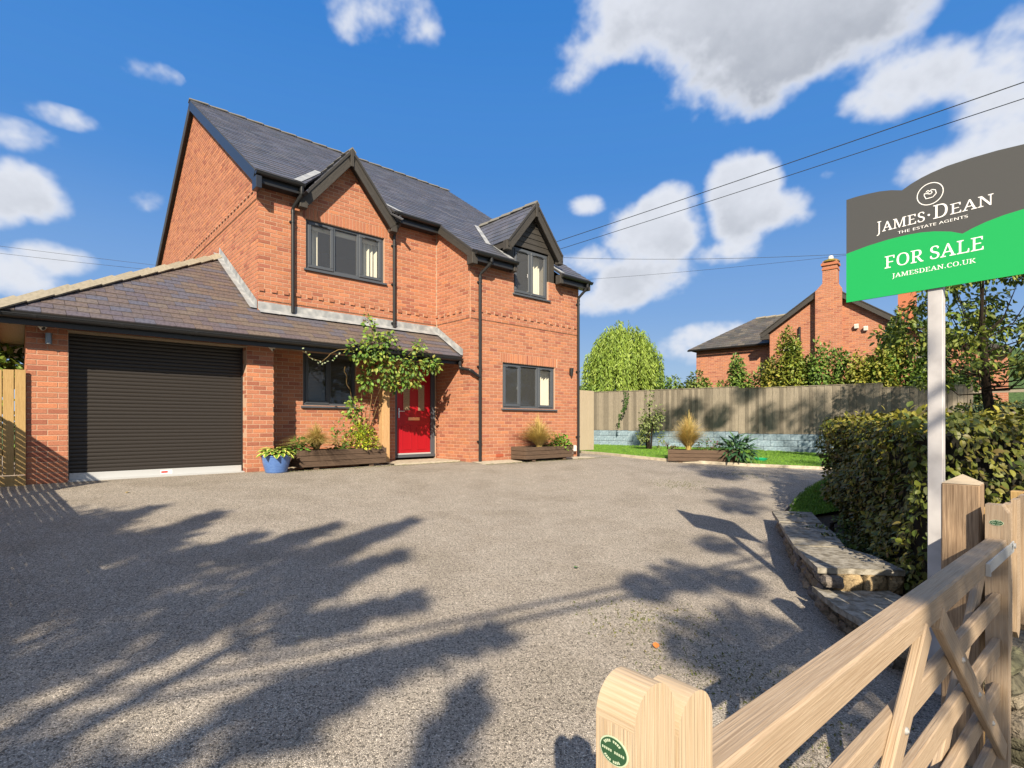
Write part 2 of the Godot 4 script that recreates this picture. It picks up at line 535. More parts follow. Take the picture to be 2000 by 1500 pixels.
func materials() -> void:
	var grain := tex("grain", 4, 0.05, [[0.0, grey(0.80)], [0.5, grey(0.95)], [1.0, grey(1.0)]], 256)
	var pit := tex("pit", 9, 0.09, [], 256)
	relief(textured(mat("brick", Color.WHITE, 0.9, true), grain, Vector3(3, 3, 3)), pit, 0.25)
	relief(textured(mat("mortar", Color.WHITE, 0.95, true), grain, Vector3(4, 4, 4)), pit, 0.2)
	var slate_t := tex("slate", 21, 0.03, [[0.0, grey(0.70)], [0.45, grey(0.92)], [0.7, grey(1.0)], [1.0, grey(0.86)]], 256, FastNoiseLite.TYPE_SIMPLEX_SMOOTH, 5)
	relief(textured(mat("slate", Color.WHITE, 0.48, true), slate_t, Vector3(2.2, 2.2, 2.2)), slate_t, 0.15)
	mat("roof_board", lin(0.03, 0.03, 0.032), 0.9)
	textured(mat("ridge_grey", Color.WHITE, 0.8, true), tex("rg", 31, 0.03, [[0.0, lin(0.10, 0.10, 0.095)], [0.5, lin(0.16, 0.155, 0.14)], [1.0, lin(0.20, 0.19, 0.15)]]), Vector3(2, 2, 2))
	textured(mat("ridge_stone", Color.WHITE, 0.85, true), tex("rs", 33, 0.03, [[0.0, lin(0.19, 0.17, 0.13)], [0.5, lin(0.27, 0.245, 0.19)], [1.0, lin(0.31, 0.28, 0.22)]]), Vector3(2, 2, 2))
	textured(mat("lead", Color.WHITE, 0.55), tex("lead", 35, 0.02, [[0.0, lin(0.17, 0.185, 0.20)], [0.45, lin(0.23, 0.245, 0.265)], [0.65, lin(0.29, 0.305, 0.32)], [1.0, lin(0.40, 0.41, 0.42)]], 256, FastNoiseLite.TYPE_SIMPLEX_SMOOTH, 3), Vector3(0.7, 0.7, 0.7))
	mat("anthracite", lin(0.062, 0.072, 0.088), 0.42)
	mat("black_plastic", lin(0.018, 0.019, 0.021), 0.32)
	mat("shutter", lin(0.027, 0.024, 0.022), 0.38)
	wood("black_wood", lin(0.016, 0.015, 0.014), lin(0.055, 0.051, 0.047), 41, 0.6)
	mat("blue_black", lin(0.020, 0.024, 0.034), 0.3)
	wood("soffit", lin(0.20, 0.15, 0.10), lin(0.34, 0.28, 0.21), 43, 0.7)
	var g := mat("glass", Color(0.96, 0.98, 1.0, 0.04), 0.02)
	g.transparency = BaseMaterial3D.TRANSPARENCY_ALPHA
	g.metallic_specular = 0.5
	mat("chrome", lin(0.6, 0.6, 0.6), 0.25).metallic = 1.0
	mat("room", lin(0.16, 0.15, 0.125), 0.9)
	var cu := mat("curtain", lin(0.50, 0.49, 0.41), 0.9)
	cu.backlight_enabled = true; cu.backlight = Color(0.3, 0.3, 0.27)
	mat("dark_shade", lin(0.03, 0.028, 0.025), 0.8)
	mat("blind", lin(0.05, 0.05, 0.045), 0.5)
	mat("galv", lin(0.45, 0.47, 0.49), 0.5).metallic = 0.35
	mat("white_print", lin(0.75, 0.75, 0.75), 0.6)
	mat("red_print", lin(0.45, 0.02, 0.02), 0.6)
	mat("red_door", lin(0.29, 0.006, 0.013), 0.35)
	relief(textured(mat("obscure", Color.WHITE, 0.25), tex("obs", 51, 0.06, [[0.0, lin(0.10, 0.08, 0.05)], [0.5, lin(0.26, 0.20, 0.12)], [1.0, lin(0.45, 0.38, 0.27)]], 128), Vector3(6, 6, 6)), pit, 0.3)
	mat("brass", lin(0.62, 0.43, 0.25), 0.3).metallic = 0.8
	wood("oak", lin(0.30, 0.17, 0.07), lin(0.48, 0.31, 0.16), 61, 0.75)
	mat("white_plastic", lin(0.62, 0.60, 0.56), 0.45)
	mat("lamp_steel", lin(0.16, 0.18, 0.20), 0.35).metallic = 0.5
	mat("terracotta", lin(0.30, 0.07, 0.035), 0.9)
	# outdoors
	var asphalt := mat("asphalt", Color.WHITE, 0.92)
	var st := stones(640, 72)
	relief(textured(asphalt, st[0], Vector3(1.7, 1.7, 1.7), true, true), st[1], 0.35)
	asphalt.detail_enabled = true
	asphalt.detail_blend_mode = BaseMaterial3D.BLEND_MODE_MUL
	asphalt.detail_uv_layer = BaseMaterial3D.DETAIL_UV_2
	asphalt.detail_albedo = tex("patches", 73, 0.012, [[0.0, Color(0.89, 0.885, 0.87)], [0.4, Color(0.96, 0.955, 0.95)], [0.6, Color(1, 1, 1)], [1.0, Color(0.95, 0.945, 0.935)]], 512, FastNoiseLite.TYPE_SIMPLEX_SMOOTH, 6, false, 0.65)
	textured(mat("soil_grass", Color.WHITE, 0.95), tex("sg", 75, 0.03, [[0.0, lin(0.035, 0.05, 0.012)], [0.5, lin(0.06, 0.10, 0.02)], [1.0, lin(0.09, 0.13, 0.03)]]), Vector3(0.6, 0.6, 0.6), true, true)
	textured(mat("lawn", Color.WHITE, 0.95), tex("lw", 76, 0.04, [[0.0, lin(0.05, 0.11, 0.012)], [0.5, lin(0.10, 0.21, 0.022)], [1.0, lin(0.15, 0.26, 0.03)]]), Vector3(0.7, 0.7, 0.7), true, true)
	textured(mat("earth", Color.WHITE, 0.98), tex("earth", 77, 0.05, [[0.0, lin(0.02, 0.015, 0.01)], [0.6, lin(0.06, 0.045, 0.03)], [1.0, lin(0.10, 0.08, 0.05)]]), Vector3(2, 2, 2), true, true)
	textured(mat("concrete", Color.WHITE, 0.92), tex("concrete", 79, 0.03, [[0.0, lin(0.25, 0.22, 0.17)], [0.5, lin(0.38, 0.34, 0.27)], [1.0, lin(0.46, 0.42, 0.34)]], 256, FastNoiseLite.TYPE_SIMPLEX_SMOOTH, 6), Vector3(1.3, 1.3, 1.3), true, true)
	wood("fence_grey", lin(0.095, 0.082, 0.064), lin(0.29, 0.255, 0.205), 81, 0.9)
	wood("fence_pale", lin(0.24, 0.19, 0.13), lin(0.40, 0.34, 0.26), 83, 0.85)
	wood("fence_gold", lin(0.22, 0.135, 0.048), lin(0.40, 0.275, 0.12), 85, 0.8)
	wood("gate_wood", lin(0.235, 0.165, 0.105), lin(0.365, 0.285, 0.205), 87, 0.65)
	wood("gate_new", lin(0.35, 0.255, 0.16), lin(0.455, 0.365, 0.26), 89, 0.65)
	wood("post_wood", lin(0.12, 0.075, 0.045), lin(0.36, 0.26, 0.17), 91, 0.75)
	wood("planter_wood", lin(0.030, 0.020, 0.014), lin(0.12, 0.080, 0.056), 93, 0.85)
	var bp := mat("blue_paint", Color.WHITE, 0.8, true)
	textured(bp, tex("bluep", 95, 0.03, [[0.0, lin(0.12, 0.17, 0.22)], [0.5, lin(0.20, 0.28, 0.35)], [1.0, lin(0.30, 0.38, 0.44)]], 256, FastNoiseLite.TYPE_SIMPLEX_SMOOTH, 6), Vector3(1.5, 1.5, 1.5))
	relief(textured(mat("stone", Color.WHITE, 0.9, true), tex("stone", 97, 0.03, [[0.0, grey(0.45)], [0.35, grey(0.8)], [0.6, grey(1.0)], [1.0, grey(0.7)]], 256, FastNoiseLite.TYPE_SIMPLEX_SMOOTH, 6), Vector3(3, 3, 3)), pit, 0.8)
	relief(textured(mat("flag", Color.WHITE, 0.85), tex("flag", 99, 0.015, [[0.0, lin(0.085, 0.075, 0.055)], [0.4, lin(0.17, 0.155, 0.125)], [0.6, lin(0.25, 0.235, 0.20)], [1.0, lin(0.33, 0.31, 0.27)]], 512, FastNoiseLite.TYPE_SIMPLEX_SMOOTH, 6, false, 0.6), Vector3(1.2, 1.2, 1.2)), pit, 0.5)
	mat("bark", lin(0.10, 0.075, 0.055), 0.95)
	relief(textured(mats.bark, tex("bark", 101, 0.04, [[0.0, lin(0.04, 0.03, 0.02)], [0.6, lin(0.14, 0.11, 0.08)], [1.0, lin(0.22, 0.18, 0.14)]]), Vector3(3, 0.8, 3)), pit, 1.2)
	mat("stem", lin(0.16, 0.11, 0.045), 0.8)
	leafy("leaf"); leafy("leaf_gloss", 0.35, 0.3); leafy("grass_blade", 0.6, 0.4); leafy("petal", 0.6, 0.5)
	mat("stem_green", lin(0.12, 0.20, 0.04), 0.7)
	mat("pot_blue", Color.WHITE, 0.3).clearcoat_enabled = true
	mats.pot_blue.clearcoat = 0.6; mats.pot_blue.clearcoat_roughness = 0.15
	textured(mats.pot_blue, tex("potb", 103, 0.03, [[0.0, lin(0.05, 0.11, 0.32)], [1.0, lin(0.10, 0.20, 0.45)]]), Vector3(1.5, 6, 1.5))
	mat("sign_grey", lin(0.066, 0.068, 0.069), 0.5)
	mat("sign_green", lin(0.010, 0.33, 0.085), 0.5)
	mat("sign_white", lin(0.80, 0.80, 0.80), 0.5)
	textured(mat("painted_post", Color.WHITE, 0.5), tex("pp", 105, 0.02, [[0.0, lin(0.33, 0.325, 0.34)], [0.5, lin(0.42, 0.415, 0.43)], [1.0, lin(0.48, 0.475, 0.49)]]), Vector3(1, 1, 1))
	mat("label_green", lin(0.025, 0.075, 0.035), 0.4)
	mat("label_rim", lin(0.42, 0.50, 0.36), 0.4)
	mat("cable", lin(0.03, 0.035, 0.04), 0.5)
	mat("chip_stone", Color.WHITE, 0.9, true)
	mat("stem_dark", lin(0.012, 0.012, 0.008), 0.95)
	mat("plastic_green", lin(0.01, 0.30, 0.14), 0.4)
	textured(mat("hillside", Color.WHITE, 0.95), tex("hillt", 107, 0.06, [[0.0, lin(0.012, 0.025, 0.010)], [0.5, lin(0.035, 0.07, 0.022)], [1.0, lin(0.08, 0.12, 0.04)]], 256), Vector3(0.05, 0.05, 0.05), true, true)

# worn tarmac seen close: bedded stones of many tones with dark joints; repeats without a seam
func stones(size: int, cells: int) -> Array:
	rng.seed = 17
	var px := PackedVector2Array()
	var tone := []
	for i in cells * cells:
		px.append(Vector2(rng.randf(), rng.randf()))
		var k := rng.randf()
		var t := lerpf(0.24, 0.50, rng.randf())
		if k > 0.95: t = 0.62
		elif k < 0.13: t = 0.10
		tone.append(Color(t * 1.04, t * 0.945, t * 0.815))
	var col := PackedByteArray()
	var hgt := PackedByteArray()
	col.resize(size * size * 3); hgt.resize(size * size)
	for y in size:
		for x in size:
			var p := Vector2(x, y) * cells / size
			var cx := int(p.x)
			var cy := int(p.y)
			var d1 := 9.0
			var d2 := 9.0
			var best := 0
			for j in range(-1, 2):
				for i in range(-1, 2):
					var k := posmod(cy + j, cells) * cells + posmod(cx + i, cells)
					var d := p.distance_squared_to(px[k] + Vector2(cx + i, cy + j))
					if d < d1: d2 = d1; d1 = d; best = k
					elif d < d2: d2 = d
			var e := clampf((sqrt(d2) - sqrt(d1)) / 0.22, 0.0, 1.0)
			var c: Color = Color(0.11, 0.098, 0.082).lerp(tone[best], e).linear_to_srgb()
			var at := (y * size + x) * 3
			col[at] = int(c.r * 255.0); col[at + 1] = int(c.g * 255.0); col[at + 2] = int(c.b * 255.0)
			hgt[y * size + x] = int(255.0 * e * (0.6 + 0.4 * (1.0 - minf(d1, 1.0))))
	return [ImageTexture.create_from_image(Image.create_from_data(size, size, false, Image.FORMAT_RGB8, col)), ImageTexture.create_from_image(Image.create_from_data(size, size, false, Image.FORMAT_L8, hgt))]


# ---------------------------------------------------------------- brickwork
var brick_list := []      # every brick of the house, later given out as single pieces or as a mass
const COURSE := 0.075

func brick_tone() -> Color:
	var k := rng.randf()
	var c := Color(0.42, 0.178, 0.102).lerp(Color(0.36, 0.146, 0.090), rng.randf())
	if k > 0.86: c = Color(0.44, 0.18, 0.095)
	elif k < 0.10: c = Color(0.31, 0.115, 0.075)
	var j := 1.0 + rnd(-0.10, 0.10)
	return Color(c.r * j, c.g * j, c.b * j)

# one wall: mortar sheet with holes, and its bricks put on brick_list. O is the foot of its left edge, A runs along it, N points out
func wall(parent: Node3D, called: String, O: Vector3, A: Vector3, N: Vector3, outline: PackedVector2Array, holes: Array, opt := {}) -> MeshInstance3D:
	var thick: float = opt.get("thick", 0.1)
	var proud: float = opt.get("proud", 99.0)         # bricks above this height stand forward
	var step: float = opt.get("step", 0.018)
	var b := MB.new()
	b.col = Color(0.47, 0.31, 0.225)
	var lo := outline[0]
	var hi := outline[0]
	for p in outline: lo = lo.min(p); hi = hi.max(p)
	var ys := [lo.y, hi.y]
	if proud < hi.y: ys.append(proud)
	for r in holes:
		for y in [r.position.y, r.end.y]:
			if y > lo.y and y < hi.y: ys.append(y)
	ys.sort()
	for i in ys.size() - 1:
		if ys[i + 1] - ys[i] < 0.0005: continue
		var f: float = -0.005 + (step if ys[i] >= proud - 0.001 else 0.0)
		for iv in spans(lo.x, hi.x, ys[i], ys[i + 1], holes, 0.0):
			var rc := PackedVector2Array([Vector2(iv.x, ys[i]), Vector2(iv.y, ys[i]), Vector2(iv.y, ys[i + 1]), Vector2(iv.x, ys[i + 1])])
			var rm := corners(Rect2(rc[0].x, rc[0].y, rc[1].x - rc[0].x, rc[2].y - rc[0].y).intersection(Rect2(lo.x + 0.014, lo.y, hi.x - lo.x - 0.028, hi.y - lo.y)))
			for q in Geometry2D.intersect_polygons(rm, outline): b.prism(O, A, Vector3.UP, q, f, f - thick)
	var m := obj(called, b.done(), mats.mortar, parent)
	var rows := int(ceil((hi.y - lo.y) / COURSE)) + 1
	var k0 := int(floor(lo.y / COURSE))
	for k in range(k0, k0 + rows):
		var y0 := k * COURSE + 0.005
		var y1 := y0 + 0.065
		var f: float = step if y0 >= proud - 0.02 else 0.0
		var x := lo.x - 0.225 + (0.1125 if (k + int(opt.get("bond", 0))) % 2 else 0.0) + 0.005
		while x < hi.x:
			for iv in spans(maxf(x, lo.x + 0.001), minf(x + 0.215, hi.x - 0.001), y0 + 0.02, y1 - 0.02, holes + opt.get("soldiers", []), 0.006):
				if iv.y - iv.x < 0.012: continue
				var rc := PackedVector2Array([Vector2(iv.x, y0), Vector2(iv.y, y0), Vector2(iv.y, y1), Vector2(iv.x, y1)])
				var whole := true
				for p in rc: whole = whole and Geometry2D.is_point_in_polygon(p, outline)
				var f2 := f
				if proud < 90.0 and k == int(round(proud / COURSE)) + 2 and whole and iv.y - iv.x > 0.2:      # dentil course: every second header stands out
					for hx in 2: brick_list.append({"m": m, "o": O, "a": A, "n": N, "r": Rect2(iv.x + 0.1125 * hx, y0, 0.1025, 0.065), "f": f + (0.024 if hx == 0 else 0.0), "s": true})
					continue
				if whole: brick_list.append({"m": m, "o": O, "a": A, "n": N, "r": Rect2(iv.x, y0, iv.y - iv.x, 0.065), "f": f2})
				else:
					for q in Geometry2D.intersect_polygons(rc, outline): brick_list.append({"m": m, "o": O, "a": A, "n": N, "p": q, "f": f2, "r": Rect2(q[0], Vector2(0.1, 0.06))})
			x += 0.225
	for s in opt.get("soldiers", []):                  # upright bricks over an opening
		var x: float = s.position.x
		while x < s.end.x - 0.03:
			brick_list.append({"m": m, "o": O, "a": A, "n": N, "r": Rect2(x + 0.005, s.position.y + 0.005, minf(0.065, s.end.x - x - 0.005), s.size.y - 0.01), "f": (step if s.position.y > proud else 0.0) + 0.002, "s": true})
			x += 0.075
	return m

func spans(x0: float, x1: float, y0: float, y1: float, holes: Array, gap: float) -> Array:
	var out := [Vector2(x0, x1)]
	for r in holes:
		if r.end.y <= y0 + 0.0005 or r.position.y >= y1 - 0.0005: continue
		var nx := []
		for iv in out:
			if r.end.x <= iv.x or r.position.x >= iv.y: nx.append(iv); continue
			if r.position.x - gap > iv.x: nx.append(Vector2(iv.x, r.position.x - gap))
			if r.end.x + gap < iv.y: nx.append(Vector2(r.end.x + gap, iv.y))
		out = nx
	return out

func brick_faces(b: MB, o: Vector3, a: Vector3, up: Vector3, n: Vector3, pts: PackedVector2Array, f: float) -> void:
	var c := Vector2.ZERO
	for p in pts: c += p
	c /= pts.size()
	var top := []
	var low := []
	for p in pts:
		var d := (c - p)
		var q := p + Vector2(signf(d.x) * minf(absf(d.x), 0.003), signf(d.y) * minf(absf(d.y), 0.003))
		top.append(o + a * q.x + up * q.y + n * f)
		low.append(o + a * p.x + up * p.y + n * (f - 0.006))
	for i in range(1, top.size() - 1): b.tri(top[0], top[i], top[i + 1], pts[0], pts[i], pts[i + 1])
	for i in top.size():
		var j := (i + 1) % top.size()
		b.quad(low[i], low[j], top[j], top[i])

func corners(r: Rect2) -> PackedVector2Array:
	return PackedVector2Array([r.position, Vector2(r.end.x, r.position.y), r.end, Vector2(r.position.x, r.end.y)])

func lay_bricks(root: Node3D, singles: int, mat_b: Material) -> void:
	var eye := root.to_local(EYE) if root.is_inside_tree() else root.transform.affine_inverse() * EYE
	for e in brick_list:
		var p: Vector3 = e.o + e.a * e.r.get_center().x + Vector3.UP * e.r.get_center().y
		e.d = p.distance_to(eye) if not e.has("p") and not e.has("far") and (e.r.size.x > 0.2 or e.has("s")) else 999.0
	brick_list.sort_custom(func(x, y): return x.d < y.d)
	var tones := []
	var shapes := {}
	for i in 9: tones.append(brick_tone())
	var masses := {}
	for i in brick_list.size():
		var e: Dictionary = brick_list[i]
		if i < singles and e.d < 900.0:
			var key := "%d_%.3f" % [rng.randi() % tones.size(), e.r.size.x]
			if not shapes.has(key):
				var b := MB.new()
				b.col = tones[int(key.split("_")[0])]
				var h: Vector2 = e.r.size * 0.5
				brick_faces(b, Vector3.ZERO, Vector3.RIGHT, Vector3.UP, Vector3.BACK, corners(Rect2(-h, e.r.size)), 0.0)
				shapes[key] = b.done()
			var o := obj("brick", shapes[key], mat_b, e.m)
			var c: Vector2 = e.r.get_center()
			o.transform = Transform3D(Basis(e.a, Vector3.UP, e.n), e.o + e.a * c.x + Vector3.UP * c.y + e.n * (e.f + rnd(-0.001, 0.001)))
		else:
			if not masses.has(e.m): masses[e.m] = MB.new()
			var b: MB = masses[e.m]
			b.col = brick_tone()
			brick_faces(b, e.o, e.a, Vector3.UP, e.n, e.p if e.has("p") else corners(e.r), e.f + rnd(-0.001, 0.001))
	for m in masses:
		var o := obj("brickwork", masses[m].done(), mat_b, m)
		o.set_meta("kind", "stuff")
	brick_list.clear()

# ---------------------------------------------------------------- slates
var slate_list := []

func roof(parent: Node3D, called: String, O: Vector3, A: Vector3, S: Vector3, outline: PackedVector2Array, tones: Array, opt := {}) -> MeshInstance3D:
	var N := A.cross(S).normalized()
	var g: float = opt.get("gauge", 0.19)
	var w: float = opt.get("width", 0.25)
	var b := MB.new()
	b.col = Color(0.03, 0.03, 0.032)
	b.prism(O, A, S, outline, -0.006, -0.05)
	var m := obj(called, b.done(), mats.roof_board, parent)
	var lo := outline[0]
	var hi := outline[0]
	for p in outline: lo = lo.min(p); hi = hi.max(p)
	var k := 0
	var s := lo.y
	while s < hi.y:
		var a := lo.x - w + (w * 0.5 if k % 2 else 0.0)
		while a < hi.x:
			var gap := 0.003
			var rc := PackedVector2Array([Vector2(a + gap, s), Vector2(a + w - gap, s), Vector2(a + w - gap, s + g), Vector2(a + gap, s + g)])
			var whole := true
			for p in rc: whole = whole and Geometry2D.is_point_in_polygon(p, outline)
			var ps := [rc] if whole else Geometry2D.intersect_polygons(rc, outline)
			for p in ps:
				if absf(area(p)) > 0.0008: slate_list.append({"m": m, "o": O, "a": A, "s": S, "n": N, "p": p, "s0": s, "g": g, "whole": whole, "t": tones, "lift": rnd(0.007, 0.012), "far": opt.has("far")})
			a += w
		s += g; k += 1
	return m

func area(p: PackedVector2Array) -> float:
	var t := 0.0
	for i in p.size(): t += p[i].cross(p[(i + 1) % p.size()])
	return t * 0.5

func slate_faces(b: MB, e: Dictionary, o: Vector3, a: Vector3, s: Vector3, n: Vector3, pts: PackedVector2Array, s0: float) -> void:
	var top := []
	var low := []
	if area(pts) < 0: pts = pts.duplicate(); pts.reverse()
	for p in pts:
		var z: float = lerpf(e.lift, 0.001, clampf((p.y - s0) / e.g, 0.0, 1.0))
		top.append(o + a * p.x + s * p.y + n * z)
		low.append(o + a * p.x + s * p.y - n * 0.006)
	for i in range(1, top.size() - 1): b.tri(top[0], top[i], top[i + 1], pts[0], pts[i], pts[i + 1])
	for i in top.size():
		var j := (i + 1) % top.size()
		b.quad(low[i], low[j], top[j], top[i])

func lay_slates(root: Node3D, singles: int, mat_s: Material) -> void:
	var eye := root.transform.affine_inverse() * EYE
	for e in slate_list:
		var c: Vector2 = e.p[0]
		e.d = (e.o + e.a * c.x + e.s * c.y).distance_to(eye) if e.whole and not e.far else 999.0
	slate_list.sort_custom(func(x, y): return x.d < y.d)
	var shapes := {}
	var masses := {}
	for i in slate_list.size():
		var e: Dictionary = slate_list[i]
		if i < singles and e.d < 900.0:
			var tn: Color = e.t[rng.randi() % e.t.size()]
			var key := str(tn)
			if not shapes.has(key):
				var b := MB.new()
				b.col = tn
				var f: Dictionary = e.duplicate()
				f.lift = 0.010
				var w: float = e.p[1].x - e.p[0].x
				slate_faces(b, f, Vector3.ZERO, Vector3.RIGHT, Vector3.UP, Vector3.BACK, PackedVector2Array([Vector2(0, 0), Vector2(w, 0), Vector2(w, e.g), Vector2(0, e.g)]), 0.0)
				shapes[key] = b.done()
			var o := obj("slate", shapes[key], mat_s, e.m)
			o.transform = Transform3D(Basis(e.a, e.s, e.n), e.o + e.a * e.p[0].x + e.s * e.p[0].y + e.n * rnd(0, 0.004))
		else:
			if not masses.has(e.m): masses[e.m] = MB.new()
			var b: MB = masses[e.m]
			b.col = mixc(e.t, 0.15)
			slate_faces(b, e, e.o, e.a, e.s, e.n, e.p, e.s0)
	for m in masses:
		var o := obj("slating", masses[m].done(), mat_s, m)
		o.set_meta("kind", "stuff")
	slate_list.clear()

# a row of ridge tiles from p to q, lapping over the two slopes whose sides fall along l and r
func ridge(parent: Node3D, p: Vector3, q: Vector3, l: Vector3, r: Vector3, mat_r: Material, len := 0.45, half := 0.13) -> void:
	var d := (q - p)
	var k := maxi(1, int(round(d.length() / len)))
	var t := d.normalized()
	var step := d.length() / k
	var up := -(l + r).normalized()
	for i in k:
		var b := MB.new()
		var gk := rnd(0.86, 1.0)
		b.col = Color(gk, gk, gk)
		var a := p + t * (step * i + 0.004)
		var e := p + t * (step * (i + 1) - 0.008)
		for w in [[l, 1.0], [r, -1.0]]:
			var sd: Vector3 = w[0]
			var nn: Vector3 = (t.cross(sd) * (1.0 if t.cross(sd).dot(up) > 0 else -1.0)).normalized()
			var c0 := a + up * 0.026
			var c1 := e + up * 0.050
			var f0 := a + sd * half + nn * 0.022
			var f1 := e + sd * half + nn * 0.042
			b.qout(c0, c1, f1, f0, (a + e) * 0.5 - up * 0.5)
			b.qout(f0, f1, f1 - nn * 0.022, f0 - nn * 0.022, (a + e) * 0.5)
			b.qout(c0, f0, f0 - nn * 0.02, c0 - up * 0.03, (a + e) * 0.5)
			b.qout(c1, f1, f1 - nn * 0.02, c1 - up * 0.03, (a + e) * 0.5)
		obj("ridge_tile", b.done(), mat_r, parent)

# ---------------------------------------------------------------- windows
# frame of a window at the lower left corner O of its opening, w wide, h high; lights: [x0, x1, opens]
func window(parent: Node3D, O: Vector3, A: Vector3, N: Vector3, w: float, h: float, lights: Array, opt := {}) -> MeshInstance3D:
	var U := Vector3.UP
	var B := Basis(A, U, N)
	var set_in: float = opt.get("set_in", 0.045)
	var at := O - N * set_in
	var fr := MB.new()
	var q := func(b: MB, x0: float, x1: float, y0: float, y1: float, z0: float, z1: float, bev := 0.004) -> void:
		b.box(at + A * (x0 + x1) * 0.5 + U * (y0 + y1) * 0.5 + N * (z0 + z1) * 0.5, Vector3((x1 - x0) * 0.5, (y1 - y0) * 0.5, (z1 - z0) * 0.5), B, bev)
	q.call(fr, 0.0, w, 0.0, 0.055, -0.06, 0.0)
	q.call(fr, 0.0, w, h - 0.055, h, -0.06, 0.0)
	q.call(fr, 0.0, 0.055, 0.055, h - 0.055, -0.06, -0.001)
	q.call(fr, w - 0.055, w, 0.055, h - 0.055, -0.06, -0.001)
	for i in lights.size() - 1:
		var x: float = (lights[i][1] + lights[i + 1][0]) * 0.5
		q.call(fr, x - 0.03, x + 0.03, 0.055, h - 0.055, -0.06, -0.002)
	var win := obj("window", fr.done(), mats.anthracite, parent)
	var sl := MB.new()
	q.call(sl, -0.045, w + 0.045, -0.05, -0.012, -0.05, set_in + 0.05)
	obj("window_sill", sl.done(), mats.anthracite, win)
	for l in lights:
		var x0: float = l[0]
		var x1: float = l[1]
		var gl := MB.new()
		if l[2]:
			var s := MB.new()
			var a := x0 - 0.018
			var c := x1 + 0.018
			q.call(s, a, c, 0.037, 0.095, -0.02, 0.018, 0.006)
			q.call(s, a, c, h - 0.095, h - 0.037, -0.02, 0.018, 0.006)
			q.call(s, a, a + 0.062, 0.095, h - 0.095, -0.02, 0.017, 0.006)
			q.call(s, c - 0.062, c, 0.095, h - 0.095, -0.02, 0.017, 0.006)
			obj("casement", s.done(), mats.anthracite, win)
			var v := MB.new()
			q.call(v, (a + c) * 0.5 - 0.13, (a + c) * 0.5 + 0.13, h - 0.088, h - 0.07, 0.016, 0.027, 0.002)
			obj("trickle_vent", v.done(), mats.black_plastic, win)
			q.call(gl, a + 0.055, c - 0.055, 0.09, h - 0.09, -0.012, -0.006, 0.0)
		else:
			q.call(gl, x0 - 0.006, x1 + 0.006, 0.05, h - 0.05, -0.035, -0.029, 0.0)
		# a pane is a single sheet
		var pb := MB.new()
		var zz := -0.009 if l[2] else -0.032
		var px0: float = x0 + (0.037 if l[2] else -0.006)
		var px1: float = x1 - (0.037 if l[2] else -0.006)
		var e := 0.09 if l[2] else 0.05
		pb.quad(at + A * px0 + U * e + N * zz, at + A * px1 + U * e + N * zz, at + A * px1 + U * (h - e) + N * zz, at + A * px0 + U * (h - e) + N * zz)
		obj("window_pane", pb.done(), mats.glass, win)
		if l.size() > 3:
			var hd := MB.new()
			q.call(hd, x1 - 0.03, x1 - 0.012, h * 0.42, h * 0.5, -0.055, -0.035, 0.003)
			obj("window_handle", hd.done(), mats.chrome, win)
	# the room behind
	var rm := MB.new()
	var d: float = opt.get("deep", 2.6)
	var mx: float = opt.get("wide", 0.7)
	var z0 := -0.115
	var up: float = opt.get("high", 0.28)
	var c := [Vector3(-mx, -0.95, 0), Vector3(w + mx, -0.95, 0), Vector3(w + mx, h + up, 0), Vector3(-mx, h + up, 0)]
	var P := func(k: int, z: float) -> Vector3: return at + A * c[k].x + U * c[k].y + N * z
	rm.quad(P.call(0, z0 - d), P.call(1, z0 - d), P.call(2, z0 - d), P.call(3, z0 - d))
	rm.quad(P.call(1, z0), P.call(2, z0), P.call(2, z0 - d), P.call(1, z0 - d))
	rm.quad(P.call(3, z0), P.call(0, z0), P.call(0, z0 - d), P.call(3, z0 - d))
	rm.quad(P.call(2, z0), P.call(3, z0), P.call(3, z0 - d), P.call(2, z0 - d))
	rm.quad(P.call(0, z0), P.call(1, z0), P.call(1, z0 - d), P.call(0, z0 - d))
	obj("room", rm.done(), mats.room, win)
	for cu in opt.get("curtains", []):
		var b := MB.new()
		var k := int(absf(cu[1] - cu[0]) / 0.012)
		var last := Vector3.ZERO
		for i in k + 1:
			var x: float = lerpf(cu[0], cu[1], float(i) / k)
			var p := at + A * x + N * (-0.2 + 0.035 * sin(x * 66.0) + 0.015 * sin(x * 27.0))
			if i > 0: b.quad(last - U * 0.5, p - U * 0.5, p + U * (h + 0.05), last + U * (h + 0.05))
			last = p
		obj("curtain", b.done(), mats.curtain, win)
	return win

# ---------------------------------------------------------------- rainwater goods
func downpipe(parent: Node3D, pts: Array, brackets: Array, N: Vector3) -> void:
	var b := MB.new()
	var fine := [pts[0]]
	for i in range(1, pts.size() - 1):                     # rounded bends
		var p: Vector3 = pts[i]
		var a: Vector3 = p + (pts[i - 1] - p).normalized() * 0.05
		var c: Vector3 = p + (pts[i + 1] - p).normalized() * 0.05
		for k in 5:
			var t := k / 4.0
			fine.append(a.lerp(p, t).lerp(p.lerp(c, t), t))
	fine.append(pts[-1])
	b.tube(fine, [0.034], 14)
	var pipe := obj("downpipe", b.done(), mats.black_plastic, parent)
	for i in range(0, mini(3, pts.size() - 1)):
		var s := MB.new()
		var p: Vector3 = pts[i]
		var d: Vector3 = (pts[i + 1] - p).normalized()
		s.tube([p + d * 0.05, p + d * 0.10], [0.040], 14)
		obj("pipe_socket", s.done(), mats.black_plastic, pipe)
	for k in brackets:
		var s := MB.new()
		var p: Vector3 = k
		s.tube([p + Vector3.UP * 0.018, p - Vector3.UP * 0.018], [0.041], 14)
		s.box(p - N * 0.03, Vector3(0.055, 0.018, 0.02), Basis(Vector3.UP.cross(N), Vector3.UP, N), 0.003)
		obj("pipe_bracket", s.done(), mats.black_plastic, pipe)

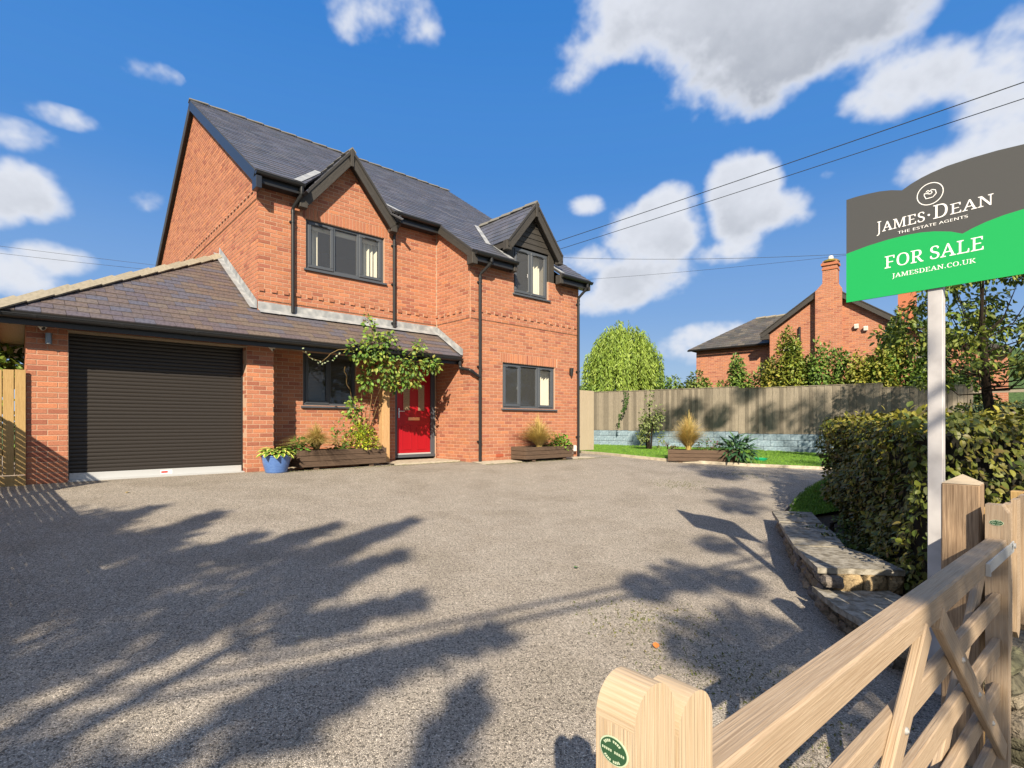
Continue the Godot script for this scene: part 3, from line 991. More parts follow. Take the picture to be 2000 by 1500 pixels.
func gutter(parent: Node3D, p: Vector3, q: Vector3, out: Vector3) -> void:
	var b := MB.new()
	var r := 0.056
	var R := 0.050
	var d := (q - p).normalized()
	var pr := []
	for k in 9:
		var an := PI * k / 8.0
		pr.append(out * (-cos(an)) * 1.0 + Vector3.DOWN * sin(an))
	var mid := (p + q) * 0.5
	for k in 8:
		var a: Vector3 = pr[k]
		var c: Vector3 = pr[k + 1]
		b.qout(p + a * r, q + a * r, q + c * r, p + c * r, mid)
		b.qout(p + a * R, q + a * R, q + c * R, p + c * R, mid + (a + c))
	for e in [p, q]:
		for k in 8: b.tri(e, e + pr[k] * r, e + pr[k + 1] * r)
	b.box((p + q) * 0.5 + out * 0.056, Vector3((q - p).length() * 0.5, 0.006, 0.006), Basis(d, Vector3.UP, d.cross(Vector3.UP)), 0.0)
	var g := obj("gutter", b.done(), mats.black_plastic, parent)
	var k := int((q - p).length() / 0.9)
	for i in k:
		var s := MB.new()
		var c := p.lerp(q, (i + 0.5) / k)
		for j in 8:
			var a: Vector3 = pr[j] * 0.061
			var e: Vector3 = pr[j + 1] * 0.061
			s.quad(c + a - d * 0.02, c + e - d * 0.02, c + e + d * 0.02, c + a + d * 0.02)
		obj("gutter_bracket", s.done(), mats.black_plastic, g)


# ---------------------------------------------------------------- the house
func house() -> Node3D:
	var H := thing("brick_house", "red brick house with dark slate roofs, black roller garage door and red front door", "house", HOUSE, TH)
	var U := Vector3.UP
	var X := Vector3.RIGHT
	var N := Vector3.BACK
	var nm := -0.639
	var nw := 0.632
	var us := 3.2
	var ur := 7.189
	var ue := 10.78
	var main := func(n: float) -> float: return 5.18 - 0.69 * n        # height of the main roof
	var low := func(n: float) -> float: return 2.55 - 0.62 * n         # height of the garage and porch roof
	var up_win := Rect2(4.094 - us, 3.9, 1.714, 0.975)
	var low_win := Rect2(4.043 - us, 1.2, 1.107, 1.05)
	var door_hole := Rect2(6.086 - us, -0.1, 1.075, 2.35)
	# walls
	wall(H, "garage_wall", Vector3.ZERO, X, N, PackedVector2Array([Vector2(0, -0.1), Vector2(3.28, -0.1), Vector2(3.28, 2.4), Vector2(0, 2.4)]), [Rect2(0.45, -0.2, 2.372, 2.36)], {"thick": 0.245, "bond": 1})
	wall(H, "garage_jamb", Vector3(2.822, 0, -0.245), N, -X, PackedVector2Array([Vector2(0, -0.1), Vector2(0.243, -0.1), Vector2(0.243, 2.16), Vector2(0, 2.16)]), [], {"thick": 0.02})
	wall(H, "garage_side_wall", Vector3(0, 0, -6.0), N, -X, PackedVector2Array([Vector2(0, -0.1), Vector2(5.995, -0.1), Vector2(5.995, 2.4), Vector2(0, 2.4)]), [])
	var w := ur - us
	wall(H, "front_wall", Vector3(us, 0, nm), X, N, PackedVector2Array([Vector2(0, -0.1), Vector2(w, -0.1), Vector2(w, 5.28), Vector2(4.95 - us + 0.86, 5.28), Vector2(4.95 - us, 6.30), Vector2(4.95 - us - 0.86, 5.28), Vector2(0, 5.28)]), [up_win, low_win, door_hole], {"proud": 3.15, "soldiers": [Rect2(up_win.position.x - 0.075, 4.875, 1.875, 0.225)]})
	wall(H, "return_wall", Vector3(ur, 0, nm), N, -X, PackedVector2Array([Vector2(0, -0.1), Vector2(nw - nm, -0.1), Vector2(nw - nm, main.call(nw) - 0.12), Vector2(0, main.call(nm) - 0.12)]), [], {"proud": 3.15})
	var wx := ue - ur
	wall(H, "wing_wall", Vector3(ur, 0, nw), X, N, PackedVector2Array([Vector2(0, -0.2), Vector2(wx, -0.2), Vector2(wx, 4.36), Vector2(0, 4.36)]), [Rect2(8.14 - ur, 1.2, 1.752, 1.05), Rect2(8.476 - ur, 3.9, 1.156, 0.6)], {"proud": 3.15, "soldiers": [Rect2(8.14 - ur - 0.075, 2.25, 1.905, 0.225)]})
	var sl := 10.27 + nm
	wall(H, "gable_wall", Vector3(us, 0, -10.27), N, -X, PackedVector2Array([Vector2(0, 2.2), Vector2(sl, 2.2), Vector2(sl, main.call(nm) - 0.1), Vector2(10.27 - 5.45, main.call(-5.45) - 0.1), Vector2(0, main.call(nm) - 0.1)]), [], {"proud": 5.025})
	var shell := MB.new()
	shell.col = Color(0.4, 0.16, 0.09)
	shell.box(Vector3(ue - 0.05, 2.1, (nw - 10.27) * 0.5 - 0.06), Vector3(0.05, 2.3, (nw + 10.27) * 0.5 - 0.06))
	shell.box(Vector3((us + ue) * 0.5, 2.6, -10.22), Vector3((ue - us) * 0.5 - 0.11, 2.8, 0.05))
	shell.box(Vector3(1.55, 1.1, -5.9), Vector3(1.5, 1.3, 0.05))
	shell.prism(Vector3(ue, 0, 0), -N, U, PackedVector2Array([Vector2(-nw, 4.4), Vector2(5.45, 8.8), Vector2(10.2, 5.3), Vector2(10.2, 4.4)]), 0.0, -0.1)
	shell.box(Vector3((us + ue) * 0.5, 2.75, -5.5), Vector3((ue - us) * 0.5 - 0.12, 0.08, 4.6))
	obj("rear_walls", shell.done(), mats.mortar, H)

	# roofs
	var slate_grey := [Color(0.095, 0.100, 0.125), Color(0.085, 0.088, 0.105), Color(0.105, 0.105, 0.122), Color(0.078, 0.083, 0.104)]
	var slate_brown := [Color(0.135, 0.108, 0.096), Color(0.120, 0.100, 0.098), Color(0.145, 0.118, 0.104), Color(0.110, 0.098, 0.106), Color(0.105, 0.104, 0.130)]
	var k := sqrt(1 + 0.69 * 0.69)
	var S := Vector3(0, 0.69, -1).normalized()
	var nf := 0.905                                              # front edge of the wing roof
	var o := Vector3(0, main.call(nf), nf)
	var P := func(u: float, n: float) -> Vector2: return Vector2(u, (nf - n) * k)
	var g_top: float = (5.18 - 6.44) / 0.69                      # where the ridge of the gablet meets the roof
	var d_top: float = (5.18 - 6.13) / 0.69
	roof(H, "main_roof", o, X, S, PackedVector2Array([P.call(3.08, -0.37), P.call(3.98, -0.37), P.call(4.95, g_top), P.call(5.92, -0.37), P.call(7.05, -0.37), P.call(7.05, nf), P.call(8.26, nf), P.call(8.26, 0.22), P.call(9.06, d_top), P.call(9.86, 0.22), P.call(9.86, nf), P.call(10.96, nf), P.call(10.96, -5.45), P.call(3.08, -5.45)]), slate_grey, {"gauge": 0.2, "width": 0.28})
	roof(H, "rear_roof", Vector3(0, main.call(-0.37), -10.53), -X, Vector3(0, 0.69, 1).normalized(), PackedVector2Array([Vector2(-10.96, 0), Vector2(-3.08, 0), Vector2(-3.08, 5.08 * k), Vector2(-10.96, 5.08 * k)]), slate_grey, {"gauge": 0.4, "width": 0.6, "far": true})
	var k2 := sqrt(1 + 0.62 * 0.62)
	var e := 0.37
	var S2 := Vector3(0, 0.62, -1).normalized()
	roof(H, "garage_roof", Vector3(0, low.call(e), e), X, S2, PackedVector2Array([Vector2(-e, 0), Vector2(ur - 0.01, 0), Vector2(ur - 0.01, (e - nm - 0.01) * k2), Vector2(us - 0.01, (e - nm - 0.01) * k2), Vector2(us - 0.01, (e + us - 0.01) * k2)]), slate_brown, {"gauge": 0.175, "width": 0.26})
	roof(H, "garage_side_roof", Vector3(-e, low.call(e), 0), N, Vector3(1, 0.62, 0).normalized(), PackedVector2Array([Vector2(e, 0), Vector2(-us + 0.01, (e + us - 0.01) * k2), Vector2(-6.2, (e + us - 0.01) * k2), Vector2(-6.2, 0)]), slate_brown, {"gauge": 0.35, "width": 0.5, "far": true})
	# gablet over the upper window, dormer over the wing
	for t in [[4.95, 6.44, 1.04, nm + 0.26, g_top, 5.2, "gablet"], [9.06, 6.13, 0.93, nw + 0.20, d_top, 5.0, "dormer"]]:
		var c: float = t[0]
		var top: float = t[1]
		var hw_: float = t[2]
		var fr: float = t[3]
		var sl2 := 1.19
		var kk := sqrt(1 + sl2 * sl2)
		var foot: float = top - sl2 * hw_
		# along the eaves the roof runs back until it meets the main roof
		var back_foot: float = (5.18 - foot) / 0.69
		for s in [-1.0, 1.0]:
			var A := N if s < 0 else -N
			var f := fr if s < 0 else -fr
			var bt: float = (t[4] - 0.1) if s < 0 else -(t[4] - 0.1)
			var bf: float = (back_foot - 0.1) if s < 0 else -(back_foot - 0.1)
			roof(H, t[6] + "_roof", Vector3(c + s * hw_, foot, 0), A, Vector3(-s, sl2, 0).normalized(), PackedVector2Array([Vector2(f, 0), Vector2(f, hw_ * kk), Vector2(bt, hw_ * kk), Vector2(bf, 0)]), slate_grey, {"gauge": 0.2, "width": 0.28})
			# barge board with its foot, and the soffit behind it
			var b := MB.new()
			var d := Vector3(-s, sl2, 0).normalized()
			var nn := Vector3(s * sl2, 1, 0).normalized()
			var p0 := Vector3(c + s * (hw_ - 0.01), foot, fr - 0.035) - nn * 0.115
			var p1 := Vector3(c, top, fr - 0.035) - nn * 0.115
			b.bar(p0 - d * 0.03, p1 + d * 0.0, 0.03, 0.185, nn, 0.004)
			obj("barge_board", b.done(), mats.black_wood, H)
			var bs := MB.new()
			var wl: float = nm if t[6] == "gablet" else nw
			bs.bar(p0 - nn * 0.02 - N * (fr - wl) * 0.5, p1 - nn * 0.02 - N * (fr - wl) * 0.5, fr - wl - 0.035, 0.012, nn)
			obj("verge_soffit", bs.done(), mats.black_wood, H)
			var fb := MB.new()
			fb.box(Vector3(c + s * (hw_ - 0.06), foot - 0.10, fr - 0.10), Vector3(0.075, 0.11, 0.075), Basis.IDENTITY, 0.006)
			obj("eaves_box", fb.done(), mats.black_wood, H)
			if t[6] == "dormer":
				var fa := MB.new()
				fa.box(Vector3(c + s * (hw_ - 0.03), foot - 0.06, (fr + back_foot) * 0.5), Vector3(0.012, 0.075, (fr - back_foot) * 0.5))
				obj("dormer_fascia", fa.done(), mats.black_wood, H)
		var fi := MB.new()
		fi.box(Vector3(c, top - 0.19, fr - 0.012), Vector3(0.035, 0.17, 0.02), Basis.IDENTITY, 0.004)
		obj("finial", fi.done(), mats.black_wood, H)
		ridge(H, Vector3(c, top + 0.01, fr + 0.01), Vector3(c, top + 0.01, t[4] + 0.05), Vector3(1, -sl2, 0).normalized(), Vector3(-1, -sl2, 0).normalized(), mats.ridge_grey, 0.4, 0.11)
	# dormer front: boards over the window, cheeks at its sides
	for i in 8:
		var y := 5.03 + i * 0.135
		var half := minf(0.72, (6.13 - 0.14 - y) / 1.19)
		if half < 0.06: continue
		var b := MB.new()
		var half2 := maxf(0.02, minf(0.72, (6.13 - 0.14 - y - 0.13) / 1.19))
		b.prism(Vector3(9.06, y, nw - 0.02), X, (U * 0.995 + N * -0.10).normalized(), PackedVector2Array([Vector2(-half, 0), Vector2(half, 0), Vector2(half2, 0.13), Vector2(-half2, 0.13)]), 0.028, 0.0)
		obj("cladding_board", b.done(), mats.black_wood, H)
	for s in [-1.0, 1.0]:
		var b := MB.new()
		b.box(Vector3(9.06 + s * 0.69, 4.62, nw - 0.03), Vector3(0.10, 0.46, 0.035), Basis.IDENTITY, 0.004)
		obj("corner_post", b.done(), mats.black_wood, H)
		for i in 6:
			var y: float = 4.30 + i * 0.13
			var n0: float = (5.18 - y) / 0.69 - 0.1
			if n0 > nw - 0.05: continue
			var cb := MB.new()
			cb.box(Vector3(9.06 + s * 0.78, y + 0.06, (nw - 0.02 + n0) * 0.5), Vector3(0.012, 0.062, (nw - 0.02 - n0) * 0.5), Basis.IDENTITY, 0.003)
			obj("cladding_board", cb.done(), mats.black_wood, H)
		# lead up the cheek and in the valley
		var lb := MB.new()
		lb.bar(Vector3(9.06 + s * 0.86, main.call(nf) + 0.03, nf - 0.02), Vector3(9.06 + s * 0.86, main.call(0.24) + 0.03, 0.24), 0.13, 0.012, Vector3(0, 1, 0.69).normalized())
		obj("lead_apron", lb.done(), mats.lead, H)
		for t in [[9.06, 0.93, 0.22, d_top], [4.95, 1.04, -0.37, g_top]]:
			var ve := MB.new()
			var p := Vector3(t[0] + s * t[1], main.call(t[2]) + 0.022, t[2])
			var q := Vector3(t[0] + s * 0.06, main.call(t[3] + 0.06) + 0.022, t[3] + 0.06)
			ve.qout(p, q, q + X * s * 0.15, p + X * s * 0.15, p - U * 3.0)
			obj("lead_valley", ve.done(), mats.lead, H)
	# ridges and the hip of the garage
	ridge(H, Vector3(3.06, main.call(-5.45) + 0.01, -5.45), Vector3(10.98, main.call(-5.45) + 0.01, -5.45), Vector3(0, -0.69, 1).normalized(), Vector3(0, -0.69, -1).normalized(), mats.ridge_grey, 0.45, 0.12)
	var hip := (Vector3(us - 0.05, low.call(-us + 0.05), -us + 0.05) - Vector3(-e, low.call(e), e))
	var fl := hip.cross(Vector3(0, 1, 0.62)).normalized()
	var fr2 := hip.cross(Vector3(-0.62, 1, 0)).normalized()
	if fl.x < 0: fl = -fl
	if fr2.x > 0: fr2 = -fr2
	if fl.y > 0: fl = fl
	ridge(H, Vector3(-e - 0.03, low.call(e) + 0.01, e + 0.03), Vector3(us - 0.05, low.call(-us + 0.05) + 0.02, -us + 0.05), fl, fr2, mats.ridge_stone, 0.46, 0.155)
	# verges
	for u in [3.09, 10.95]:
		for s in [1.0, -1.0]:
			var b := MB.new()
			var n0: float = (-0.40 if u < 5 else nf - 0.02) if s > 0 else -10.5
			var d := Vector3(0, 0.69 * s, -s).normalized()
			var nn := Vector3(0, 1, 0.69 * s).normalized()
			var h0: float = main.call(n0) if s > 0 else main.call(-0.40)
			b.bar(Vector3(u, h0, n0) - nn * 0.125 - d * 0.02, Vector3(u, main.call(-5.45), -5.45) - nn * 0.125, 0.028, 0.21, nn, 0.004)
			obj("barge_board", b.done(), mats.blue_black if u < 5 and s > 0 else mats.black_wood, H)
			var so := MB.new()
			var uu := (3.14 if u < 5 else 10.87)
			so.bar(Vector3(uu, h0, n0) - nn * 0.16, Vector3(uu, main.call(-5.45), -5.45) - nn * 0.16, 0.10, 0.012, nn)
			obj("verge_soffit", so.done(), mats.black_wood, H)
	# the verge over the return wall
	var rb := MB.new()
	var nn3 := Vector3(0, 1, 0.69).normalized()
	rb.bar(Vector3(7.07, main.call(-0.37), -0.37) - nn3 * 0.11, Vector3(7.07, main.call(nf), nf) - nn3 * 0.11, 0.028, 0.17, nn3, 0.004)
	rb.bar(Vector3(7.13, main.call(-0.60), -0.60) - nn3 * 0.16, Vector3(7.13, main.call(nf), nf) - nn3 * 0.16, 0.10, 0.012, nn3)
	obj("barge_board", rb.done(), mats.black_wood, H)
	var eb := MB.new()
	eb.box(Vector3(7.13, main.call(nf) - 0.17, nf - 0.12), Vector3(0.07, 0.12, 0.10), Basis.IDENTITY, 0.005)
	obj("eaves_box", eb.done(), mats.black_wood, H)
	for t in [[3.12, -0.42, 5.2, 0.09], [8.30, nf - 0.09, 4.42, 0.06], [9.86, nf - 0.09, 4.42, 0.06], [10.90, nf - 0.09, 4.42, 0.06]]:
		var b := MB.new()
		b.box(Vector3(t[0], t[2], t[1]), Vector3(0.05, 0.11, t[3] + 0.03), Basis.IDENTITY, 0.005)
		obj("eaves_box", b.done(), mats.black_wood if t[0] > 4 else mats.blue_black, H)
	# eaves: fascia, soffit, gutter
	for t in [[3.10, 3.93, -0.40, main.call(-0.37), nm], [5.97, 7.06, -0.40, main.call(-0.37), nm], [7.14, 8.30, nf - 0.04, main.call(nf), nw], [9.86, 10.94, nf - 0.04, main.call(nf), nw]]:
		var f := MB.new()
		f.box(Vector3((t[0] + t[1]) * 0.5, t[3] - 0.12, t[2]), Vector3((t[1] - t[0]) * 0.5, 0.10, 0.011), Basis.IDENTITY, 0.003)
		f.box(Vector3((t[0] + t[1]) * 0.5, t[3] - 0.20, (t[2] + t[4]) * 0.5), Vector3((t[1] - t[0]) * 0.5, 0.007, (t[2] - t[4]) * 0.5 - 0.012))
		obj("fascia", f.done(), mats.black_plastic, H)
		gutter(H, Vector3(t[0] - 0.03, t[3] - 0.05, t[2] + 0.07), Vector3(t[1] + 0.03, t[3] - 0.05, t[2] + 0.07), N)
	var gf := MB.new()
	gf.box(Vector3(3.42, low.call(e) - 0.09, e - 0.05), Vector3(3.73, 0.085, 0.011), Basis.IDENTITY, 0.003)
	gf.box(Vector3(-e + 0.05, low.call(e) - 0.09, -2.9), Vector3(0.011, 0.085, 3.2), Basis.IDENTITY, 0.003)
	obj("fascia", gf.done(), mats.black_plastic, H)
	var gs := MB.new()
	gs.box(Vector3(3.42, 2.265, 0.15), Vector3(3.72, 0.007, 0.15))
	gs.box(Vector3(5.22, 2.265, -0.32), Vector3(1.92, 0.007, 0.315))
	gs.box(Vector3(-0.155, 2.266, -3.0), Vector3(0.15, 0.007, 3.0))
	obj("soffit", gs.done(), mats.soffit, H)
	gutter(H, Vector3(-0.39, low.call(e) - 0.045, e + 0.02), Vector3(7.15, low.call(e) - 0.055, e + 0.02), N)
	# lead where the garage and porch roof meets the walls
	rng.seed = 9
	var strip := func(a: Vector3, c: Vector3, up1: Vector3, up2: Vector3, dn: Vector3, dn2: Vector3) -> void:
		var b := MB.new()
		var m := maxi(2, int((c - a).length() / 0.35))
		for i in m:
			var p := a.lerp(c, float(i) / m)
			var q := a.lerp(c, float(i + 1) / m)
			var j := rnd(-0.012, 0.012)
			b.quad(p, q, q + up2 * (1.0 + j), p + up1 * (1.0 + j))
			b.quad(p + dn * (1.0 + j * 3.0), q + dn2 * (1.0 + j * 3.0), q, p)
		obj("lead_flashing", b.done(), mats.lead, H)
	var y0: float = low.call(nm) + 0.035
	strip.call(Vector3(us, y0, nm + 0.012), Vector3(ur, y0, nm + 0.012), U * 0.13, U * 0.13, Vector3(0, -0.62, 1) * 0.14, Vector3(0, -0.62, 1) * 0.14)
	strip.call(Vector3(us - 0.012, low.call(-us) + 0.05, -us), Vector3(us - 0.012, y0, nm), U * 0.15, U * 0.15, Vector3(-0.12, 0.006, 0), Vector3(-0.12, 0.006, 0))
	strip.call(Vector3(ur - 0.012, y0, nm), Vector3(ur - 0.012, low.call(e) + 0.03, e + 0.02), U * 0.14, U * 0.14, Vector3(-0.06, 0.004, 0), Vector3(-0.06, 0.004, 0))
	var mj := MB.new()
	mj.box(Vector3(ur - 0.012, 4.3, nm + 0.022), Vector3(0.009, 1.22, 0.012))
	obj("mastic_joint", mj.done(), mats.concrete, H)
	# downpipes
	downpipe(H, [Vector3(3.90, 5.35, -0.33), Vector3(3.90, 5.18, -0.34), Vector3(3.82, 4.98, nm + 0.07), Vector3(3.82, 2.97, nm + 0.07)], [Vector3(3.82, 4.72, nm + 0.07)], N)
	downpipe(H, [Vector3(6.02, 5.35, -0.33), Vector3(6.02, 5.18, -0.34), Vector3(6.02, 4.98, nm + 0.07), Vector3(6.02, 2.95, nm + 0.07)], [Vector3(6.02, 4.75, nm + 0.07), Vector3(6.02, 3.9, nm + 0.07), Vector3(6.02, 3.05, nm + 0.07)], N)
	downpipe(H, [Vector3(7.55, 4.47, nf + 0.03), Vector3(7.55, 4.35, nf + 0.02), Vector3(7.42, 4.12, nw + 0.06), Vector3(7.42, -0.08, nw + 0.06)], [Vector3(7.42, 3.95, nw + 0.06), Vector3(7.42, 2.1, nw + 0.06), Vector3(7.42, 0.45, nw + 0.06)], N)
	downpipe(H, [Vector3(10.80, 4.47, nf + 0.03), Vector3(10.80, 4.35, nf + 0.02), Vector3(10.72, 4.12, nw + 0.06), Vector3(10.72, -0.1, nw + 0.06)], [Vector3(10.72, 3.95, nw + 0.06), Vector3(10.72, 2.2, nw + 0.06), Vector3(10.72, 0.5, nw + 0.06)], N)
	downpipe(H, [Vector3(7.10, low.call(e) - 0.08, e + 0.02), Vector3(7.10, 2.06, e + 0.02), Vector3(7.12, 2.0, nw + 0.09), Vector3(7.41, 1.86, nw + 0.06)], [], N)
	return H

func house_openings(H: Node3D) -> void:
	var U := Vector3.UP
	var X := Vector3.RIGHT
	var N := Vector3.BACK
	var nm := -0.639
	var nw := 0.632
	# windows
	window(H, Vector3(4.094, 3.9, nm + 0.014), X, N, 1.714, 0.975, [[0.075, 0.56, true, true], [0.62, 1.10, false], [1.16, 1.64, true]], {"curtains": [[0.02, 0.34], [1.22, 1.66]], "wide": 0.72})
	window(H, Vector3(4.043, 1.2, nm), X, N, 1.107, 1.05, [[0.075, 0.52, true, true], [0.585, 1.04, false]], {"deep": 3.2})
	window(H, Vector3(8.14, 1.2, nw), X, N, 1.752, 1.05, [[0.075, 0.55, true, true], [0.61, 1.14, false], [1.21, 1.68, true]], {"curtains": [[1.42, 1.78]], "wide": 0.6})
	window(H, Vector3(8.476, 3.9, nw + 0.014), X, N, 1.156, 1.10, [[0.075, 0.545, true, true], [0.61, 1.08, true]], {"curtains": [[0.86, 1.06]], "wide": 0.0, "high": 0.0})
	var wins := []
	for c in H.get_children():
		if str(c.name).begins_with("window"): wins.append(c)
	# drum shade in the upper room, venetian blind in the lower one
	var ls := MB.new()
	ls.lathe(Vector3(5.05, 4.12, nm - 1.05), [Vector2(0.14, 0), Vector2(0.14, 0.22), Vector2(0.02, 0.22)], 18)
	ls.tube([Vector3(5.05, 4.34, nm - 1.05), Vector3(5.05, 5.1, nm - 1.05)], [0.006], 6)
	obj("lamp_shade", ls.done(), mats.dark_shade, wins[0])
	var rail := MB.new()
	rail.box(Vector3(4.95, 4.78, nm - 0.17), Vector3(0.8, 0.045, 0.02))
	obj("curtain_rail", rail.done(), mats.curtain, wins[0])
	for i in 34:
		var b := MB.new()
		b.box(Vector3(4.6, 1.27 + i * 0.028, nm - 0.17), Vector3(0.5, 0.0012, 0.012), Basis(X, 0.42), 0.0)
		obj("blind_slat", b.done(), mats.blind, wins[1])
	# roller door of the garage
	var shape := MB.new()
	var hgt := 0.0572
	var last := Vector2(0, 0)
	for i in 8:
		var t := i / 7.0
		var p := Vector2(t * hgt, 0.004 + 0.011 * pow(sin(PI * t), 0.6))
		if i > 0: shape.quad(Vector3(0, last.x, last.y), Vector3(2.36, last.x, last.y), Vector3(2.36, p.x, p.y), Vector3(0, p.x, p.y))
		last = p
	var lath := shape.done()
	var back := MB.new()
	back.box(Vector3(1.636, 1.1, -0.262), Vector3(1.185, 1.1, 0.012))
	var rd := obj("roller_door", back.done(), mats.black_plastic, H)
	for i in 36: obj("shutter_slat", lath, mats.shutter, rd, Vector3(0.456, 0.115 + i * hgt, -0.248))
	var bot := MB.new()
	bot.box(Vector3(1.636, 0.065, -0.235), Vector3(1.183, 0.05, 0.016), Basis.IDENTITY, 0.004)
	bot.box(Vector3(1.636, 0.0, -0.17), Vector3(1.183, 0.018, 0.075), Basis.IDENTITY, 0.004)
	obj("bottom_rail", bot.done(), mats.galv, rd)
	var sticker := MB.new()
	sticker.quad(Vector3(1.60, 0.035, -0.217), Vector3(1.76, 0.035, -0.217), Vector3(1.76, 0.095, -0.217), Vector3(1.60, 0.095, -0.217))
	obj("warning_label", sticker.done(), mats.white_print, rd)
	var st2 := MB.new()
	st2.quad(Vector3(1.61, 0.05, -0.2155), Vector3(1.70, 0.05, -0.2155), Vector3(1.70, 0.08, -0.2155), Vector3(1.61, 0.08, -0.2155))
	obj("warning_label", st2.done(), mats.red_print, rd)
	for x in [0.46, 2.812]:
		var g := MB.new()
		g.box(Vector3(x, 1.08, -0.235), Vector3(0.012, 1.08, 0.03), Basis.IDENTITY, 0.002)
		obj("guide_rail", g.done(), mats.black_plastic, rd)
	var lin_ := MB.new()
	lin_.box(Vector3(1.636, 2.165, -0.12), Vector3(1.2, 0.006, 0.13))
	obj("steel_lintel", lin_.done(), mats.soffit, H)
	# front door
	var x0 := 6.086
	var w := 1.075
	var fr := MB.new()
	var z := nm - 0.07
	fr.box(Vector3(x0 + 0.035, 1.18, z), Vector3(0.035, 1.07, 0.035), Basis.IDENTITY, 0.004)
	fr.box(Vector3(x0 + w - 0.055, 1.18, z), Vector3(0.055, 1.07, 0.035), Basis.IDENTITY, 0.004)
	fr.box(Vector3(x0 + w * 0.5, 2.215, z + 0.001), Vector3(w * 0.5 - 0.001, 0.035, 0.034), Basis.IDENTITY, 0.004)
	fr.box(Vector3(x0 + w * 0.5, 0.105, z + 0.012), Vector3(w * 0.5 - 0.001, 0.03, 0.045), Basis.IDENTITY, 0.004)
	var df := obj("door_frame", fr.done(), mats.anthracite, H)
	var d := MB.new()
	var dl := x0 + 0.073
	var dr := x0 + w - 0.113
	d.box(Vector3((dl + dr) * 0.5, 1.155, z - 0.012), Vector3((dr - dl) * 0.5, 1.02, 0.02), Basis.IDENTITY, 0.003)
	var door := obj("front_door", d.done(), mats.red_door, H)
	var dw := dr - dl
	for i in 2:                                             # mouldings of two lower panels, two long lights, and the fan light
		var c := dl + dw * (0.28 + 0.44 * i)
		for r in [[0.26, 0.78, 0.115], [1.13, 1.74, 0.095]]:
			var mo := MB.new()
			var hh: float = (r[1] - r[0]) * 0.5
			var cy: float = (r[1] + r[0]) * 0.5
			for s in [-1.0, 1.0]:
				mo.box(Vector3(c + s * r[2], cy, z + 0.01), Vector3(0.012, hh + 0.012, 0.006), Basis.IDENTITY, 0.003)
				mo.box(Vector3(c, cy + s * hh, z + 0.0105), Vector3(r[2] - 0.013, 0.012, 0.006), Basis.IDENTITY, 0.003)
			obj("panel_moulding", mo.done(), mats.red_door, door)
			if r[0] > 1.0:
				var gl := MB.new()
				gl.box(Vector3(c, cy, z + 0.010), Vector3(r[2] - 0.012, hh - 0.012, 0.001))
				obj("door_glass", gl.done(), mats.obscure, door)
	var fan := MB.new()
	var pts := PackedVector2Array([Vector2(-0.27, 0), Vector2(0.27, 0)])
	for i in 11: pts.append(Vector2(0.27 * cos(PI * i / 10.0), 0.09 + 0.12 * sin(PI * i / 10.0)))
	fan.prism(Vector3((dl + dr) * 0.5, 1.86, z + 0.009), X, U, pts, 0.003, 0.0)
	obj("door_glass", fan.done(), mats.obscure, door)
	var lp := MB.new()
	lp.box(Vector3((dl + dr) * 0.5, 0.95, z + 0.012), Vector3(0.15, 0.035, 0.006), Basis.IDENTITY, 0.004)
	obj("letter_plate", lp.done(), mats.brass, door)
	var kn := MB.new()
	kn.tube([Vector3((dl + dr) * 0.5, 1.83, z + 0.02), Vector3((dl + dr) * 0.5, 1.80, z + 0.035), Vector3((dl + dr) * 0.5, 1.73, z + 0.03)], [0.014, 0.016, 0.012], 8)
	obj("door_knocker", kn.done(), mats.chrome, door)
	var hd := MB.new()
	hd.box(Vector3(dl + 0.05, 1.08, z + 0.016), Vector3(0.016, 0.11, 0.006), Basis.IDENTITY, 0.004)
	hd.tube([Vector3(dl + 0.05, 1.12, z + 0.02), Vector3(dl + 0.05, 1.12, z + 0.055), Vector3(dl + 0.17, 1.12, z + 0.058)], [0.009], 8)
	obj("door_handle", hd.done(), mats.chrome, door)
	var wb := MB.new()
	wb.box(Vector3((dl + dr) * 0.5, 0.155, z + 0.022), Vector3(dw * 0.5, 0.018, 0.016), Basis.IDENTITY, 0.005)
	obj("weather_bar", wb.done(), mats.galv, door)
	# post of the porch
	var pp := MB.new()
	pp.box(Vector3(5.60, 1.13, -0.25), Vector3(0.085, 1.13, 0.085), Basis.IDENTITY, 0.008)
	obj("porch_post", pp.done(), mats.oak, H)
	var br := MB.new()
	br.bar(Vector3(5.66, 1.85, -0.25), Vector3(6.0, 2.22, -0.25), 0.07, 0.09, U, 0.005)
	obj("porch_brace", br.done(), mats.oak, H)
	# small fittings
	for t in [[0.13, 2.235, 0.06], [3.18, 2.225, 0.06]]:
		var b := MB.new()
		b.lathe(Vector3(t[0], t[1] - 0.02, t[2]), [Vector2(0.05, 0.035), Vector2(0.045, 0.0), Vector2(0.02, -0.01)], 14)
		b.tube([Vector3(t[0], t[1] - 0.02, t[2]), Vector3(t[0] + 0.05, t[1] - 0.085, t[2] + 0.06)], [0.032, 0.038], 12)
		var cam := obj("security_camera", b.done(), mats.white_plastic, H)
		var l := MB.new()
		l.tube([Vector3(t[0] + 0.049, t[1] - 0.084, t[2] + 0.059), Vector3(t[0] + 0.053, t[1] - 0.089, t[2] + 0.064)], [0.024], 12)
		obj("camera_lens", l.done(), mats.black_plastic, cam)
